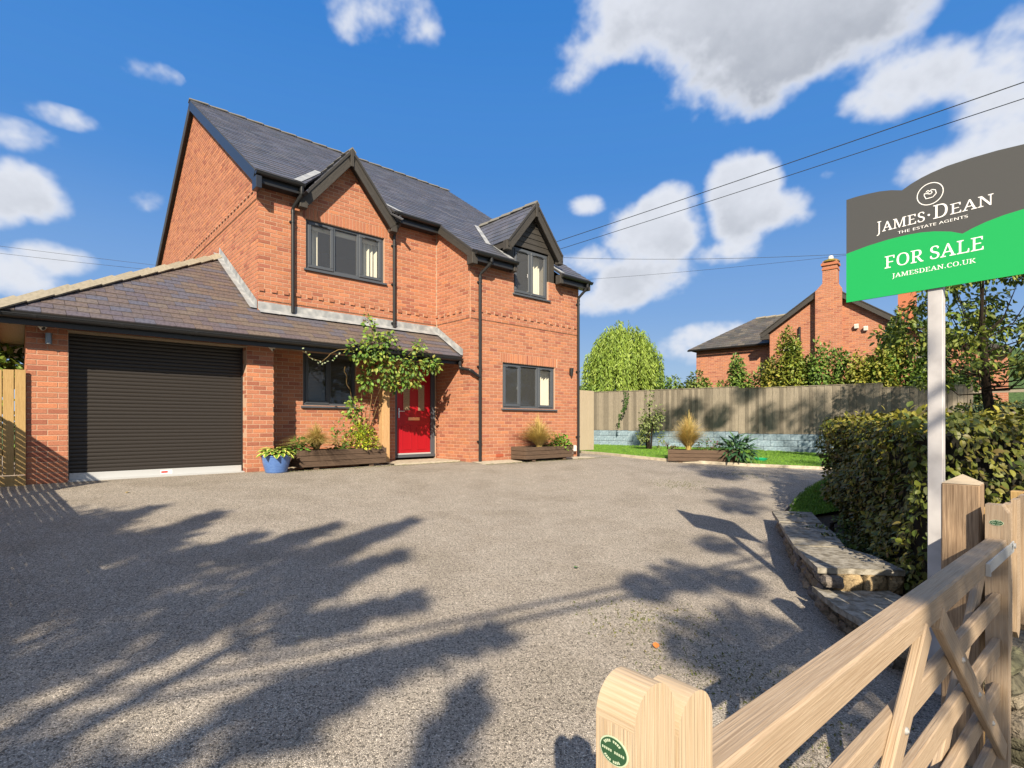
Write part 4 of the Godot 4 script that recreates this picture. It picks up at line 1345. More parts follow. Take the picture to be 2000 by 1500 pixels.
	for t in [[Vector3(0.235, 2.02, 0.075), 0.038, 0.075, "steel"], [Vector3(10.45, 2.17, nw + 0.06), 0.05, 0.10, "black"]]:
		var b := MB.new()
		if t[3] == "steel":
			b.tube([t[0] + U * t[2], t[0] - U * t[2]], [t[1]], 16)
			b.box(t[0] - N * 0.045, Vector3(0.02, 0.03, 0.03))
		else:
			b.tube([t[0] + U * 0.10, t[0] + U * 0.02, t[0] - U * 0.10], [0.055, 0.05, 0.018], 14)
			b.box(t[0] - N * 0.03, Vector3(0.02, 0.08, 0.03))
		obj("wall_lamp", b.done(), mats.lamp_steel if t[3] == "steel" else mats.black_plastic, H)
	var ab := MB.new()
	ab.box(Vector3(8.04, 0.115, nw + 0.004), Vector3(0.108, 0.035, 0.004), Basis.IDENTITY, 0.002)
	obj("air_brick", ab.done(), mats.terracotta, H)
	var mb := MB.new()
	mb.box(Vector3(10.52, 0.20, nw + 0.06), Vector3(0.075, 0.075, 0.055), Basis.IDENTITY, 0.01)
	mb.tube([Vector3(10.5, 0.13, nw + 0.06), Vector3(10.5, -0.08, nw + 0.06)], [0.016], 8)
	obj("meter_box", mb.done(), mats.white_plastic, H)


# ---------------------------------------------------------------- ground
func ground() -> void:
	var b := MB.new()                                     # one sheet to the horizon
	var xs := [-900.0, -400.0, -150.0, -60.0, -30.0]
	var zs := [-900.0, -400.0, -150.0, -80.0, -50.0]
	for i in range(-20, 36, 2): xs.append(float(i))
	for i in range(-36, 22, 2): zs.append(float(i))
	xs.append_array([50.0, 80.0, 150.0, 400.0, 900.0]); zs.append_array([40.0, 100.0, 400.0, 900.0])
	for i in xs.size() - 1:
		for j in zs.size() - 1:
			b.quad(on_ground(xs[i], zs[j + 1], -0.05), on_ground(xs[i + 1], zs[j + 1], -0.05), on_ground(xs[i + 1], zs[j], -0.05), on_ground(xs[i], zs[j], -0.05))
	struct("ground", b.done(), mats.soil_grass)
	# the drive and the lane behind the camera; its second set of coordinates carries the broad patches
	var d := MB.new()
	var x := -14.0
	while x < 15.0:
		var z := -17.5
		while z < 14.0:
			d.quad(on_ground(x, z + 0.5), on_ground(x + 0.5, z + 0.5), on_ground(x + 0.5, z), on_ground(x, z))
			z += 0.5
		x += 0.5
	var m := d.done()
	var a := m.surface_get_arrays(0)
	var uv2 := PackedVector2Array()
	for p in a[Mesh.ARRAY_VERTEX]: uv2.append(Vector2(p.x, p.z) * 0.11)
	a[Mesh.ARRAY_TEX_UV2] = uv2
	var am := ArrayMesh.new()
	am.add_surface_from_arrays(Mesh.PRIMITIVE_TRIANGLES, a)
	struct("driveway", am, mats.asphalt)
	# pale concrete along the foot of the house, and the threshold before the door
	var s := MB.new()
	for r in [[3.4, 5.5, -0.62, -0.30, 0.012], [5.52, 7.17, -0.62, 0.30, 0.03], [7.2, 11.0, 0.65, 1.02, 0.012]]:
		var y0: float = r[4]
		var q := func(u: float, n: float) -> Vector3:
			var p := hw(u, 0, n)
			return on_ground(p.x, p.z, y0)
		var k := 6
		for i in k:
			var u0: float = lerpf(r[0], r[1], float(i) / k)
			var u1: float = lerpf(r[0], r[1], float(i + 1) / k)
			s.quad(q.call(u0, r[3]), q.call(u1, r[3]), q.call(u1, r[2]), q.call(u0, r[2]))
			s.quad(q.call(u0, r[3]) - Vector3(0, 0.05, 0), q.call(u1, r[3]) - Vector3(0, 0.05, 0), q.call(u1, r[3]), q.call(u0, r[3]))
	struct("paving", s.done(), mats.concrete)
	# lawn by the long fence
	var far := PackedVector2Array([Vector2(2.09, -16.34), Vector2(3.0, -14.7), Vector2(3.955, -13.45), Vector2(5.54, -12.70), Vector2(7.27, -12.37), Vector2(9.5, -12.1), Vector2(13.9, -12.2), Vector2(14.2, -16.0), Vector2(3.6, -24.1), Vector2(0.8, -26.0), Vector2(0.4, -19.0)])
	struct("lawn", sheet(far, 0.5, 0.05), mats.lawn)
	var near := PackedVector2Array([Vector2(3.42, -6.95), Vector2(3.9, -7.6), Vector2(4.5, -8.45), Vector2(6.2, -10.4), Vector2(9.0, -10.4), Vector2(9.5, -2.5), Vector2(3.0, -3.2), Vector2(2.75, -4.2), Vector2(3.1, -5.4)])
	struct("flower_bed", sheet(near, 0.5, 0.10), mats.earth)
	var nl := PackedVector2Array([Vector2(3.35, -6.6), Vector2(3.9, -7.5), Vector2(4.5, -8.35), Vector2(6.2, -10.3), Vector2(7.5, -10.2), Vector2(4.6, -7.3), Vector2(3.75, -6.9)])
	struct("lawn", sheet(nl, 0.25, 0.14), mats.lawn)
	rng.seed = 12
	grass("grass", far, 16000, 0.05, 0.045, 0.0)
	grass("grass", nl, 5000, 0.14, 0.04, 0.0)
	# edging boards
	for e in [[far, 0, 6], [nl, 0, 4]]:
		var k := MB.new()
		for i in range(e[1], e[2] - 1):
			var p: Vector2 = e[0][i]
			var q: Vector2 = e[0][i + 1]
			var n := maxi(1, int(p.distance_to(q) / 0.8))
			for j in n:
				var a0 := p.lerp(q, float(j) / n)
				var a1 := p.lerp(q, float(j + 1) / n)
				var h: float = 0.055 if e[1] == 0 and e[2] == 6 else 0.13
				k.bar(on_ground(a0.x, a0.y, h * 0.5), on_ground(a1.x, a1.y, h * 0.5), 0.03, h + 0.03, Vector3.UP, 0.004)
		struct("kerb_edging", k.done(), mats.concrete)

func grass(called: String, poly: PackedVector2Array, count: int, up: float, h: float, back: float) -> void:
	var b := MB.new()
	for i in 5:
		var a := TAU * i / 5.0 + 0.3
		var d := Vector3(cos(a), 0, sin(a))
		var s := Vector3(-d.z, 0, d.x) * 0.0035
		var p := d * 0.012
		var t := p + d * h * rnd(0.2, 0.7) + Vector3.UP * h * rnd(0.7, 1.1)
		var m := p.lerp(t, 0.55) + Vector3.UP * h * 0.12
		b.tri(p - s, p + s, m + s * 0.7); b.tri(p - s, m + s * 0.7, m - s * 0.7); b.tri(m - s * 0.7, m + s * 0.7, t)
	var lo := poly[0]
	var hi := poly[0]
	for p in poly: lo = lo.min(p); hi = hi.max(p)
	var xf := []
	var cs := PackedColorArray()
	var greens := [Color(0.09, 0.20, 0.02), Color(0.13, 0.27, 0.025), Color(0.17, 0.30, 0.04), Color(0.07, 0.15, 0.02)]
	while xf.size() < count:
		var p := Vector2(rnd(lo.x, hi.x), rnd(lo.y, hi.y))
		if not Geometry2D.is_point_in_polygon(p, poly): continue
		xf.append(Transform3D(Basis(Vector3.UP, rnd(0, TAU)).scaled(Vector3.ONE * rnd(0.7, 1.5)), on_ground(p.x, p.y, up - 0.004)))
		cs.append(mixc(greens))
	many(called, b.done(), mats.grass_blade, xf, cs)

# ---------------------------------------------------------------- fences and walls
func board_mesh(w: float, h: float, t: float, variants: int, tint := 0.12) -> Array:
	var out := []
	for i in variants:
		var b := MB.new()
		b.off = Vector2(rnd(0, 9), rnd(0, 9))
		b.box(Vector3(0, h * 0.5, 0), Vector3(w * 0.5, h * 0.5, t * 0.5), Basis.IDENTITY, minf(0.003, t * 0.2))
		out.append(b.done())
	return out

func tinted(key: String, base: StandardMaterial3D, k: Color) -> StandardMaterial3D:
	if mats.has(key): return mats[key]
	var m: StandardMaterial3D = base.duplicate()
	m.resource_name = key
	m.albedo_color = k
	mats[key] = m
	return m

func boundary() -> void:
	rng.seed = 21
	# long closeboard fence standing on a blue block wall
	var P := Vector3(1.4, 0, -25.87)
	var d := Vector3(0.794, 0, 0.607).normalized()
	var n := Vector3(-d.z, 0, d.x)                          # towards the garden
	var turn := atan2(-d.z, d.x)
	var L := 15.75
	var wl := thing("block_wall", "low wall of painted blue-grey blocks along the lawn, under the long fence", "wall", P, turn)
	var fe := thing("closeboard_fence", "long weathered closeboard fence on the blue block wall behind the lawn", "fence", P, turn)
	var blocks := []
	for i in 4:
		var b := MB.new()
		b.col = grey(0.8 + 0.09 * i)
		b.box(Vector3.ZERO, Vector3(0.22, 0.107, 0.05), Basis.IDENTITY, 0.006)
		blocks.append(b.done())
	var core := MB.new()
	core.col = Color(0.75, 0.75, 0.75)
	var base := func(x: float) -> float:
		var q := P + d * x
		return G(q.x, q.z) + 0.02
	var k := 0
	while k * 0.45 < L:
		var x := k * 0.45 + 0.225
		var y: float = base.call(floorf(x / 4.5) * 4.5 + 2.0)
		core.box(Vector3(x, y + 0.32, -0.02), Vector3(0.225, 0.36, 0.04))
		for r in 3:
			var xx := x + (0.225 if r % 2 else 0.0)
			obj("block", blocks[rng.randi() % 4], mats.blue_paint, wl, Vector3(xx, y + 0.11 + r * 0.225, 0.012))
		k += 1
	obj("wall_core", core.done(), mats.blue_paint, wl)
	var bm := board_mesh(0.128, 1.68, 0.018, 6)
	var greys := []
	for i in 6: greys.append(tinted("fence_grey_%d" % i, mats.fence_grey, grey([1.0, 0.86, 1.0, 0.93, 0.80, 0.97][i])))
	k = 0
	while k * 0.118 < L:
		var x := k * 0.118
		var y: float = base.call(floorf(x / 4.5) * 4.5 + 2.0) + 0.68
		var o := obj("fence_board", bm[rng.randi() % 6], greys[rng.randi() % 6], fe, Vector3(x, y + rnd(-0.008, 0.008), 0.03 + (0.009 if k % 2 else 0.0)))
		o.rotation.y = 0.06
		k += 1
	for r in 3:
		var b := MB.new()
		for i in int(L / 4.5) + 1:
			var y: float = base.call(i * 4.5 + 2.0)
			b.box(Vector3(minf(i * 4.5 + 2.25, L), y + 0.85 + r * 0.65, -0.03), Vector3(2.2, 0.04, 0.025))
		obj("arris_rail", b.done(), mats.fence_grey, fe)
	var cap := MB.new()
	for i in int(ceil(L / 4.5)):
		var y: float = base.call(i * 4.5 + 2.0)
		var x1 := minf((i + 1) * 4.5, L)
		cap.box(Vector3((i * 4.5 + x1) * 0.5, y + 2.372, 0.03), Vector3((x1 - i * 4.5) * 0.5, 0.011, 0.035), Basis.IDENTITY, 0.003)
	obj("fence_capping", cap.done(), mats.fence_grey, fe)
	# panel gate beside the house
	var o2 := hw(10.85, 0, -0.95)
	var sp := thing("side_gate", "pale upright-board gate panel at the right-hand corner of the brick house", "gate", Vector3(o2.x, G(o2.x, o2.z) + 0.02, o2.z), TH)
	var pm := board_mesh(0.145, 1.86, 0.02, 4)
	for i in 17:
		var o := obj("gate_board", pm[i % 4], mats.fence_pale, sp, Vector3(0.08 + i * 0.148, 0.02, 0.006 * (i % 2)))
	for y in [0.3, 1.6]:
		var b := MB.new()
		b.box(Vector3(1.25, y, -0.03), Vector3(1.25, 0.04, 0.02))
		obj("gate_ledge", b.done(), mats.fence_pale, sp)
	# boarded panel left of the garage
	var o3 := hw(0, 0, 0)
	var lp := thing("garage_side_fence", "golden upright-board fence panel closing the gap left of the garage", "fence", HOUSE, TH)
	var gm := board_mesh(0.110, 1.42, 0.02, 4)
	var wd := [0.0, 0.118, 0.236, 0.354, 0.472]
	for i in 8:
		var o := obj("fence_board", gm[i % 4], mats.fence_gold, lp, Vector3(-0.055 - 0.118 * i, 0.15, 0.05))
		o.scale.y = 1.0 - 0.004 * (i % 3)
	for y in [0.45, 1.35]:
		var b := MB.new()
		b.box(Vector3(-0.5, y, 0.012), Vector3(0.5, 0.045, 0.02))
		obj("fence_rail", b.done(), mats.fence_gold, lp)
	var gb := MB.new()
	gb.box(Vector3(-0.5, 0.06, 0.05), Vector3(0.5, 0.075, 0.025), Basis.IDENTITY, 0.005)
	obj("gravel_board", gb.done(), mats.fence_gold, lp)
	# slatted panels along the left side of the drive, beyond the edge of the picture
	var slats := board_mesh(0.055, 2.0, 0.018, 3)
	var tops := [[0.0, 2.05, 1.60], [2.05, 2.0, 1.10], [4.10, 2.0, 0.93]]
	for i in 3:
		var t: Array = tops[i]
		var base2 := hw(-1.0, 0, t[0])
		var lb := ["slatted timber screen running out from the garage on the left of the drive", "lower slatted screen in the middle of the run beside the drive", "slatted screen at the lane end of the run beside the drive"]
		var pn := thing("slatted_screen", lb[i], "fence", base2, TH, "slatted screens on the left of the drive")
		var y: float = t[2] - 0.03
		while y > -0.2:
			var s := obj("slat", slats[rng.randi() % 3], mats.fence_gold, pn, Vector3(0, y, 0.0))
			s.basis = Basis(Vector3.UP, Vector3.BACK, Vector3.RIGHT)
			s.scale.y = t[1] / 2.0
			y -= 0.073
		var ps := MB.new()
		ps.box(Vector3(0.02, t[2] * 0.5 - 0.1, t[1] - 0.05), Vector3(0.045, t[2] * 0.5 + 0.12, 0.045), Basis.IDENTITY, 0.004)
		ps.box(Vector3(0.03, t[2] * 0.5 - 0.1, t[1] * 0.43), Vector3(0.02, t[2] * 0.5 + 0.08, 0.035), Basis.IDENTITY, 0.004)
		obj("fence_post", ps.done(), mats.fence_gold, pn)
	stone_wall()

func stone_wall() -> void:
	rng.seed = 33
	var W := thing("retaining_wall", "low curved rubble stone wall with flat stone coping beside the drive", "wall")
	var line := [Vector2(3.42, -6.95), Vector2(3.15, -6.2), Vector2(2.93, -5.667), Vector2(2.656, -4.914), Vector2(2.47, -4.31)]
	var low := [Vector2(2.47, -4.31), Vector2(2.40, -3.9), Vector2(2.38, -3.4)]
	var tones := [Color(0.20, 0.155, 0.105), Color(0.26, 0.205, 0.14), Color(0.15, 0.125, 0.10), Color(0.19, 0.19, 0.195), Color(0.29, 0.235, 0.165)]
	var core := MB.new()
	core.col = Color(0.10, 0.085, 0.065)
	for seg in [[line, 0.43], [low, 0.265]]:
		var pts: Array = seg[0]
		var top: float = seg[1]
		for i in pts.size() - 1:
			var p: Vector2 = pts[i]
			var q: Vector2 = pts[i + 1]
			var dd := (q - p).normalized()
			var nn := Vector2(-dd.y, dd.x)
			if nn.x > 0: nn = -nn
			var a := Vector3(p.x, 0, p.y) - Vector3(nn.x, 0, nn.y) * 0.16
			var c := Vector3(q.x, 0, q.y) - Vector3(nn.x, 0, nn.y) * 0.16
			core.bar(a + Vector3.UP * (top - 0.25), c + Vector3.UP * (top - 0.25), 0.26, 0.5)
			var x := 0.0
			var ln := p.distance_to(q)
			for row in 3:
				x = -0.03
				while x < ln:
					var w := rnd(0.13, 0.30)
					var g := p + dd * (x + w * 0.5)
					var gy := G(g.x, g.y) - 0.03
					var rows := 2 if top - gy < 0.30 else 3
					if row >= rows: break
					var rh := (top - gy) / rows
					var h := rh * rnd(0.86, 1.04)
					rock(W, Vector3(g.x, gy + rh * (row + 0.5), g.y) - Vector3(nn.x, 0, nn.y) * 0.06, Vector3(w * 0.5 - 0.006, h * 0.5 - 0.004, 0.09), Basis(Vector3(dd.x, 0, dd.y), Vector3.UP, Vector3(dd.x, 0, dd.y).cross(Vector3.UP)), tones)
					x += w
	obj("mortar_core", core.done(), mats.stone, W)
	# the lit end between the two copings
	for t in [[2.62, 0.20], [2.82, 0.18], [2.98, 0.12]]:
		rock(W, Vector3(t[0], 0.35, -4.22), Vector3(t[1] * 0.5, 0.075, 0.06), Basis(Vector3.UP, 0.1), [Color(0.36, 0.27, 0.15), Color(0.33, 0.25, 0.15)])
	# coping flags
	var flags := [
		[PackedVector2Array([Vector2(3.36, -6.98), Vector2(3.08, -6.22), Vector2(3.50, -6.10), Vector2(3.80, -6.85)]), 0.455],
		[PackedVector2Array([Vector2(3.07, -6.19), Vector2(2.86, -5.66), Vector2(2.62, -5.02), Vector2(3.05, -4.95), Vector2(3.30, -5.5), Vector2(3.50, -6.07)]), 0.45],
		[PackedVector2Array([Vector2(2.61, -4.99), Vector2(2.40, -4.24), Vector2(3.03, -4.16), Vector2(3.10, -4.6), Vector2(3.05, -4.92)]), 0.447],
		[PackedVector2Array([Vector2(2.39, -4.30), Vector2(2.30, -3.85), Vector2(2.29, -3.35), Vector2(2.88, -3.35), Vector2(2.92, -4.18), Vector2(2.42, -4.20)]), 0.285]]
	for f in flags:
		var b := MB.new()
		var p := PackedVector2Array()
		for q in f[0]: p.append(Vector2(q.x, -q.y))
		b.prism(Vector3(0, f[1], 0), Vector3.RIGHT, Vector3(0, 0, -1), p, 0.022, -0.022)
		obj("coping_stone", b.done(), mats.flag, W)

func rock(parent: Node3D, o: Vector3, h: Vector3, bs: Basis, tones: Array) -> void:
	var b := MB.new()
	b.col = mixc(tones, 0.2)
	var g := []
	var N := 3
	for i in N + 1:                                        # a bulged, uneven face with rounded edges
		var row := []
		for j in N + 1:
			var x := -1.0 + 2.0 * i / N
			var y := -1.0 + 2.0 * j / N
			var r := 1.0 - 0.10 * (x * x * y * y)
			var edge := maxf(absf(x), absf(y))
			var z := h.z - (0.03 if edge > 0.99 else 0.0) + rnd(-0.010, 0.010)
			row.append(o + bs.x * (x * h.x * r + rnd(-0.006, 0.006)) + bs.y * (y * h.y * r + rnd(-0.006, 0.006)) + bs.z * z)
		g.append(row)
	for i in N:
		for j in N: b.qout(g[i][j], g[i + 1][j], g[i + 1][j + 1], g[i][j + 1], o - bs.z * 2.0)
	for i in N:
		for t in [[g[i][0], g[i + 1][0]], [g[i][N], g[i + 1][N]], [g[0][i], g[0][i + 1]], [g[N][i], g[N][i + 1]]]:
			b.qout(t[0], t[1], t[1] - bs.z * 0.12, t[0] - bs.z * 0.12, o)
	obj("stone", b.done(), mats.stone, parent)


# ---------------------------------------------------------------- beyond the fence
func neighbours() -> void:
	rng.seed = 51
	var turn := atan2(-0.653, 0.757) * -1.0
	# house with the chimney on its gable; axes: x along the gable to the right, z towards us
	var gx := Vector3(0.757, 0, 0.653).normalized()
	turn = atan2(-gx.z, gx.x)
	var B := thing("neighbour_house", "old red brick house with a chimney on its gable, behind the long fence", "house", Vector3(11.45, 0.55, -24.0), turn)
	var X := Vector3.RIGHT
	var N := Vector3.BACK
	var U := Vector3.UP
	var eave := 5.2                                       # above the node
	var half := 2.22
	var apex := 6.75
	var tn := [Color(0.42, 0.135, 0.060), Color(0.50, 0.19, 0.10), Color(0.34, 0.10, 0.05), Color(0.46, 0.24, 0.16)]
	old_wall(B, "gable_wall", Vector3.ZERO, X, N, PackedVector2Array([Vector2(0, 0), Vector2(2 * half, 0), Vector2(2 * half, eave), Vector2(half, apex), Vector2(0, eave)]), [Rect2(0.55, 2.9, 0.55, 1.5)], tn)
	old_wall(B, "chimney_breast", Vector3(1.86, 0, 0.32), X, N, PackedVector2Array([Vector2(0, 0), Vector2(0.98, 0), Vector2(0.98, 6.55), Vector2(0.80, 6.85), Vector2(0.80, 7.75), Vector2(0.27, 7.75), Vector2(0.27, 6.85), Vector2(0, 6.55)]), [], tn)
	old_wall(B, "chimney_side", Vector3(1.86, 0, 0), N, -X, PackedVector2Array([Vector2(0, 0), Vector2(0.32, 0), Vector2(0.32, 6.5), Vector2(0, 6.5)]), [], tn)
	var st := MB.new()
	st.col = Color(0.40, 0.15, 0.08)
	st.box(Vector3(2.395, 7.2, 0.09), Vector3(0.262, 0.56, 0.22))
	st.box(Vector3(2.35, 3.2, -0.06), Vector3(0.45, 3.3, 0.2))
	st.box(Vector3(2.395, 7.62, 0.10), Vector3(0.31, 0.05, 0.27))
	st.box(Vector3(2.395, 7.42, 0.10), Vector3(0.285, 0.035, 0.25))
	var ch := obj("chimney", st.done(), mats.mortar, B)
	var ms := MB.new()
	ms.col = Color(0.20, 0.16, 0.03)
	ms.lathe(Vector3(2.395, 7.72, 0.09), [Vector2(0.34, 0), Vector2(0.27, 0.09), Vector2(0.1, 0.15)], 10)
	obj("moss_cap", ms.done(), mats.stone, ch)
	var po := MB.new()
	po.lathe(Vector3(2.395, 7.82, 0.09), [Vector2(0.11, 0), Vector2(0.09, 0.16), Vector2(0.05, 0.18)], 12)
	obj("chimney_pot", po.done(), mats.white_plastic, ch)
	var tones := [Color(0.085, 0.078, 0.068), Color(0.11, 0.10, 0.085), Color(0.07, 0.068, 0.062), Color(0.13, 0.115, 0.09)]
	var sl := (apex - eave) / half
	var k := sqrt(1 + sl * sl)
	for s in [-1.0, 1.0]:
		var A := N if s < 0 else -N
		var f := 0.22 if s < 0 else -0.22
		var bk := -7.0 if s < 0 else 7.0
		roof(B, "roof", Vector3(half + s * (half + 0.3), eave - sl * 0.3 + 0.09, 0), A, Vector3(-s, sl, 0).normalized(), PackedVector2Array([Vector2(f, 0), Vector2(f, (half + 0.3) * k), Vector2(bk, (half + 0.3) * k), Vector2(bk, 0)]), tones, {"gauge": 0.2, "width": 0.3, "far": true})
		var b := MB.new()
		var d := Vector3(-s, sl, 0).normalized()
		b.bar(Vector3(half + s * (half + 0.32), eave - sl * 0.32 - 0.02, 0.2), Vector3(half, apex - 0.02, 0.2), 0.04, 0.22, Vector3(s * sl, 1, 0).normalized())
		b.box(Vector3(half + s * (half + 0.16), eave - sl * 0.2 - 0.16, 0.08), Vector3(0.17, 0.12, 0.12))
		obj("barge_board", b.done(), mats.black_wood, B)
	lay_slates(B, 0, mats.slate)
	# side walls and the lower wing to the left with a hipped roof
	var sw := MB.new()
	sw.col = Color(0.42, 0.16, 0.085)
	sw.box(Vector3(0.06, eave * 0.5, -3.5), Vector3(0.05, eave * 0.5, 3.45))
	sw.box(Vector3(2 * half - 0.06, eave * 0.5, -3.5), Vector3(0.05, eave * 0.5, 3.45))
	sw.box(Vector3(half, eave * 0.5, -7.0), Vector3(half, eave * 0.5, 0.05))
	obj("side_walls", sw.done(), mats.mortar, B)
	var wl := 3.65
	old_wall(B, "wing_wall", Vector3(-wl, 0, -0.8), X, N, PackedVector2Array([Vector2(0, 0), Vector2(wl, 0), Vector2(wl, 4.75), Vector2(0, 4.75)]), [], tn)
	var wb := MB.new()
	wb.col = Color(0.42, 0.16, 0.085)
	wb.box(Vector3(-wl + 0.05, 2.37, -3.2), Vector3(0.05, 2.36, 2.3))
	obj("wing_side_wall", wb.done(), mats.mortar, B)
	var S := Vector3(0, 0.66, -1).normalized()
	var kw := sqrt(1 + 0.66 * 0.66)
	roof(B, "wing_roof", Vector3(0, 4.72, -0.5), X, S, PackedVector2Array([Vector2(-wl - 0.3, 0), Vector2(-0.02, 0), Vector2(-0.02, 2.5 * kw), Vector2(-wl - 0.3 + 2.5, 2.5 * kw)]), tones, {"gauge": 0.2, "width": 0.3, "far": true})
	roof(B, "wing_hip", Vector3(-wl - 0.3, 4.72, 0), N, Vector3(1, 0.66, 0).normalized(), PackedVector2Array([Vector2(-0.5, 0), Vector2(-3.0, 2.5 * kw), Vector2(-5.5, 0)]), tones, {"gauge": 0.2, "width": 0.3, "far": true})
	lay_slates(B, 0, mats.slate)
	ridge(B, Vector3(-wl + 2.2, 4.72 + 2.5 * 0.66, -3.0), Vector3(-0.05, 4.72 + 2.5 * 0.66, -3.0), Vector3(0, -0.66, 1).normalized(), Vector3(0, -0.66, -1).normalized(), mats.ridge_stone, 0.45, 0.13)
	gutter(B, Vector3(-wl - 0.3, 4.68, -0.46), Vector3(-0.05, 4.68, -0.46), N)
	# window of the gable, pipes, floodlights
	var wf := MB.new()
	for r in [[0.56, 0.62, 2.9, 4.4], [1.03, 1.09, 2.9, 4.4], [0.56, 1.09, 2.9, 2.97], [0.56, 1.09, 4.33, 4.4], [0.56, 1.09, 3.85, 3.90]]:
		wf.box(Vector3((r[0] + r[1]) * 0.5, (r[2] + r[3]) * 0.5, -0.03), Vector3((r[1] - r[0]) * 0.5, (r[3] - r[2]) * 0.5, 0.03))
	var wn := obj("window", wf.done(), mats.white_plastic, B)
	var wp := MB.new()
	wp.quad(Vector3(0.6, 2.95, -0.04), Vector3(1.05, 2.95, -0.04), Vector3(1.05, 4.36, -0.04), Vector3(0.6, 4.36, -0.04))
	obj("window_pane", wp.done(), mats.glass, wn)
	var pipe := MB.new()
	pipe.tube([Vector3(1.22, 0.2, 0.07), Vector3(1.22, 5.2, 0.07)], [0.05], 8)
	obj("drainpipe", pipe.done(), mats.black_plastic, B)
	var pipe2 := MB.new()
	pipe2.tube([Vector3(4.36, 0.2, 0.07), Vector3(4.36, 4.95, 0.07)], [0.05], 8)
	obj("drainpipe", pipe2.done(), mats.black_plastic, B)
	for t in [[3.30, 4.98], [3.62, 4.86]]:
		var fl := MB.new()
		fl.box(Vector3(t[0], t[1], 0.10), Vector3(0.075, 0.085, 0.05), Basis(X, 0.3), 0.01)
		obj("floodlight", fl.done(), mats.white_plastic, B)
	# the part of the house to the right, under a lower roof
	old_wall(B, "right_wall", Vector3(2 * half, 0, -0.5), X, N, PackedVector2Array([Vector2(0, 0), Vector2(3.4, 0), Vector2(3.4, 3.55), Vector2(0, 5.0)]), [Rect2(0.75, 2.7, 0.5, 0.95)], tn)
	var rr := MB.new()
	rr.bar(Vector3(2 * half, 5.12, -0.35), Vector3(2 * half + 3.5, 3.62, -0.35), 0.34, 0.14, Vector3(0.4, 1, 0).normalized())
	obj("barge_board", rr.done(), mats.black_wood, B)
	var w2 := MB.new()
	for r in [[0.75, 0.81, 2.7, 3.65], [1.19, 1.25, 2.7, 3.65], [0.75, 1.25, 2.7, 2.77], [0.75, 1.25, 3.58, 3.65], [0.97, 1.03, 2.7, 3.65]]:
		w2.box(Vector3(2 * half + (r[0] + r[1]) * 0.5, (r[2] + r[3]) * 0.5, -0.52), Vector3((r[1] - r[0]) * 0.5, (r[3] - r[2]) * 0.5, 0.03))
	obj("window", w2.done(), mats.white_plastic, B)
	var c2 := MB.new()
	c2.col = Color(0.42, 0.15, 0.08)
	c2.box(Vector3(4.75, 5.6, -2.6), Vector3(0.3, 1.0, 0.3))
	obj("chimney", c2.done(), mats.mortar, B)
	lay_bricks(B, 0, mats.brick)
	# wooded hills far off
	var hb := MB.new()
	for h in [[-60.0, 260.0, 420.0, 38.0, 101], [240.0, 420.0, 300.0, 62.0, 103]]:
		var f := FastNoiseLite.new()
		f.seed = h[4]; f.frequency = 0.01
		var nx := 60
		for i in nx:
			for j in 6:
				var pt := func(a: int, c: int) -> Vector3:
					var x: float = lerpf(h[0], h[1], float(a) / nx)
					var q := float(c) / 6.0
					var bump: float = h[3] * sin(PI * clampf(float(a) / nx, 0.0, 1.0)) * (1.0 + 0.5 * f.get_noise_1d(x * 1.0))
					return Vector3(x, bump * sin(q * PI * 0.5) + 2.2 * f.get_noise_2d(x * 14.0, q * 900.0) * q - 3.0, -h[2] - q * 90.0)
				hb.quad(pt.call(i, j), pt.call(i + 1, j), pt.call(i + 1, j + 1), pt.call(i, j + 1))
	struct("wooded_hill", hb.done(), mats.hillside)

func old_wall(p: Node3D, called: String, O: Vector3, A: Vector3, N: Vector3, outline: PackedVector2Array, holes: Array, tones: Array) -> void:
	var m := wall(p, called, O, A, N, outline, holes)
	for e in brick_list:
		if e.m == m: e["far"] = true

# ---------------------------------------------------------------- trees and shrubs
func trunk(parent: Node3D, pts: Array, rads: Array, called := "trunk") -> MeshInstance3D:
	var b := MB.new()
	b.tube(pts, rads, 10, false)
	return obj(called, b.done(), mats.bark, parent)

# leaves through the volume of several clumps: [centre, radii, count]; leaves lie mostly near the outside
func crown(parent: Node3D, called: String, clumps: Array, leaf: Mesh, greens: Array, size := 1.0, hang := 0.3, mat_l: Material = null) -> void:
	var xf := []
	var cs := PackedColorArray()
	for c in clumps:
		var tone := mixc(greens, 0.12)
		for i in int(c[2]):
			var d := rdir()
			var r := pow(rng.randf(), 0.45)
			var p: Vector3 = c[0] + d * r * c[1]
			var out := (d + rdir() * 0.8 + Vector3.DOWN * hang).normalized()
			var nrm := (d + Vector3.UP * 0.9 + rdir() * 0.9).normalized()
			xf.append(turned(out, nrm, p, size * rnd(0.65, 1.3)))
			cs.append(tone.lerp(mixc(greens, 0.2), 0.55))
	many(called, leaf, mat_l if mat_l else mats.leaf, xf, cs, parent)

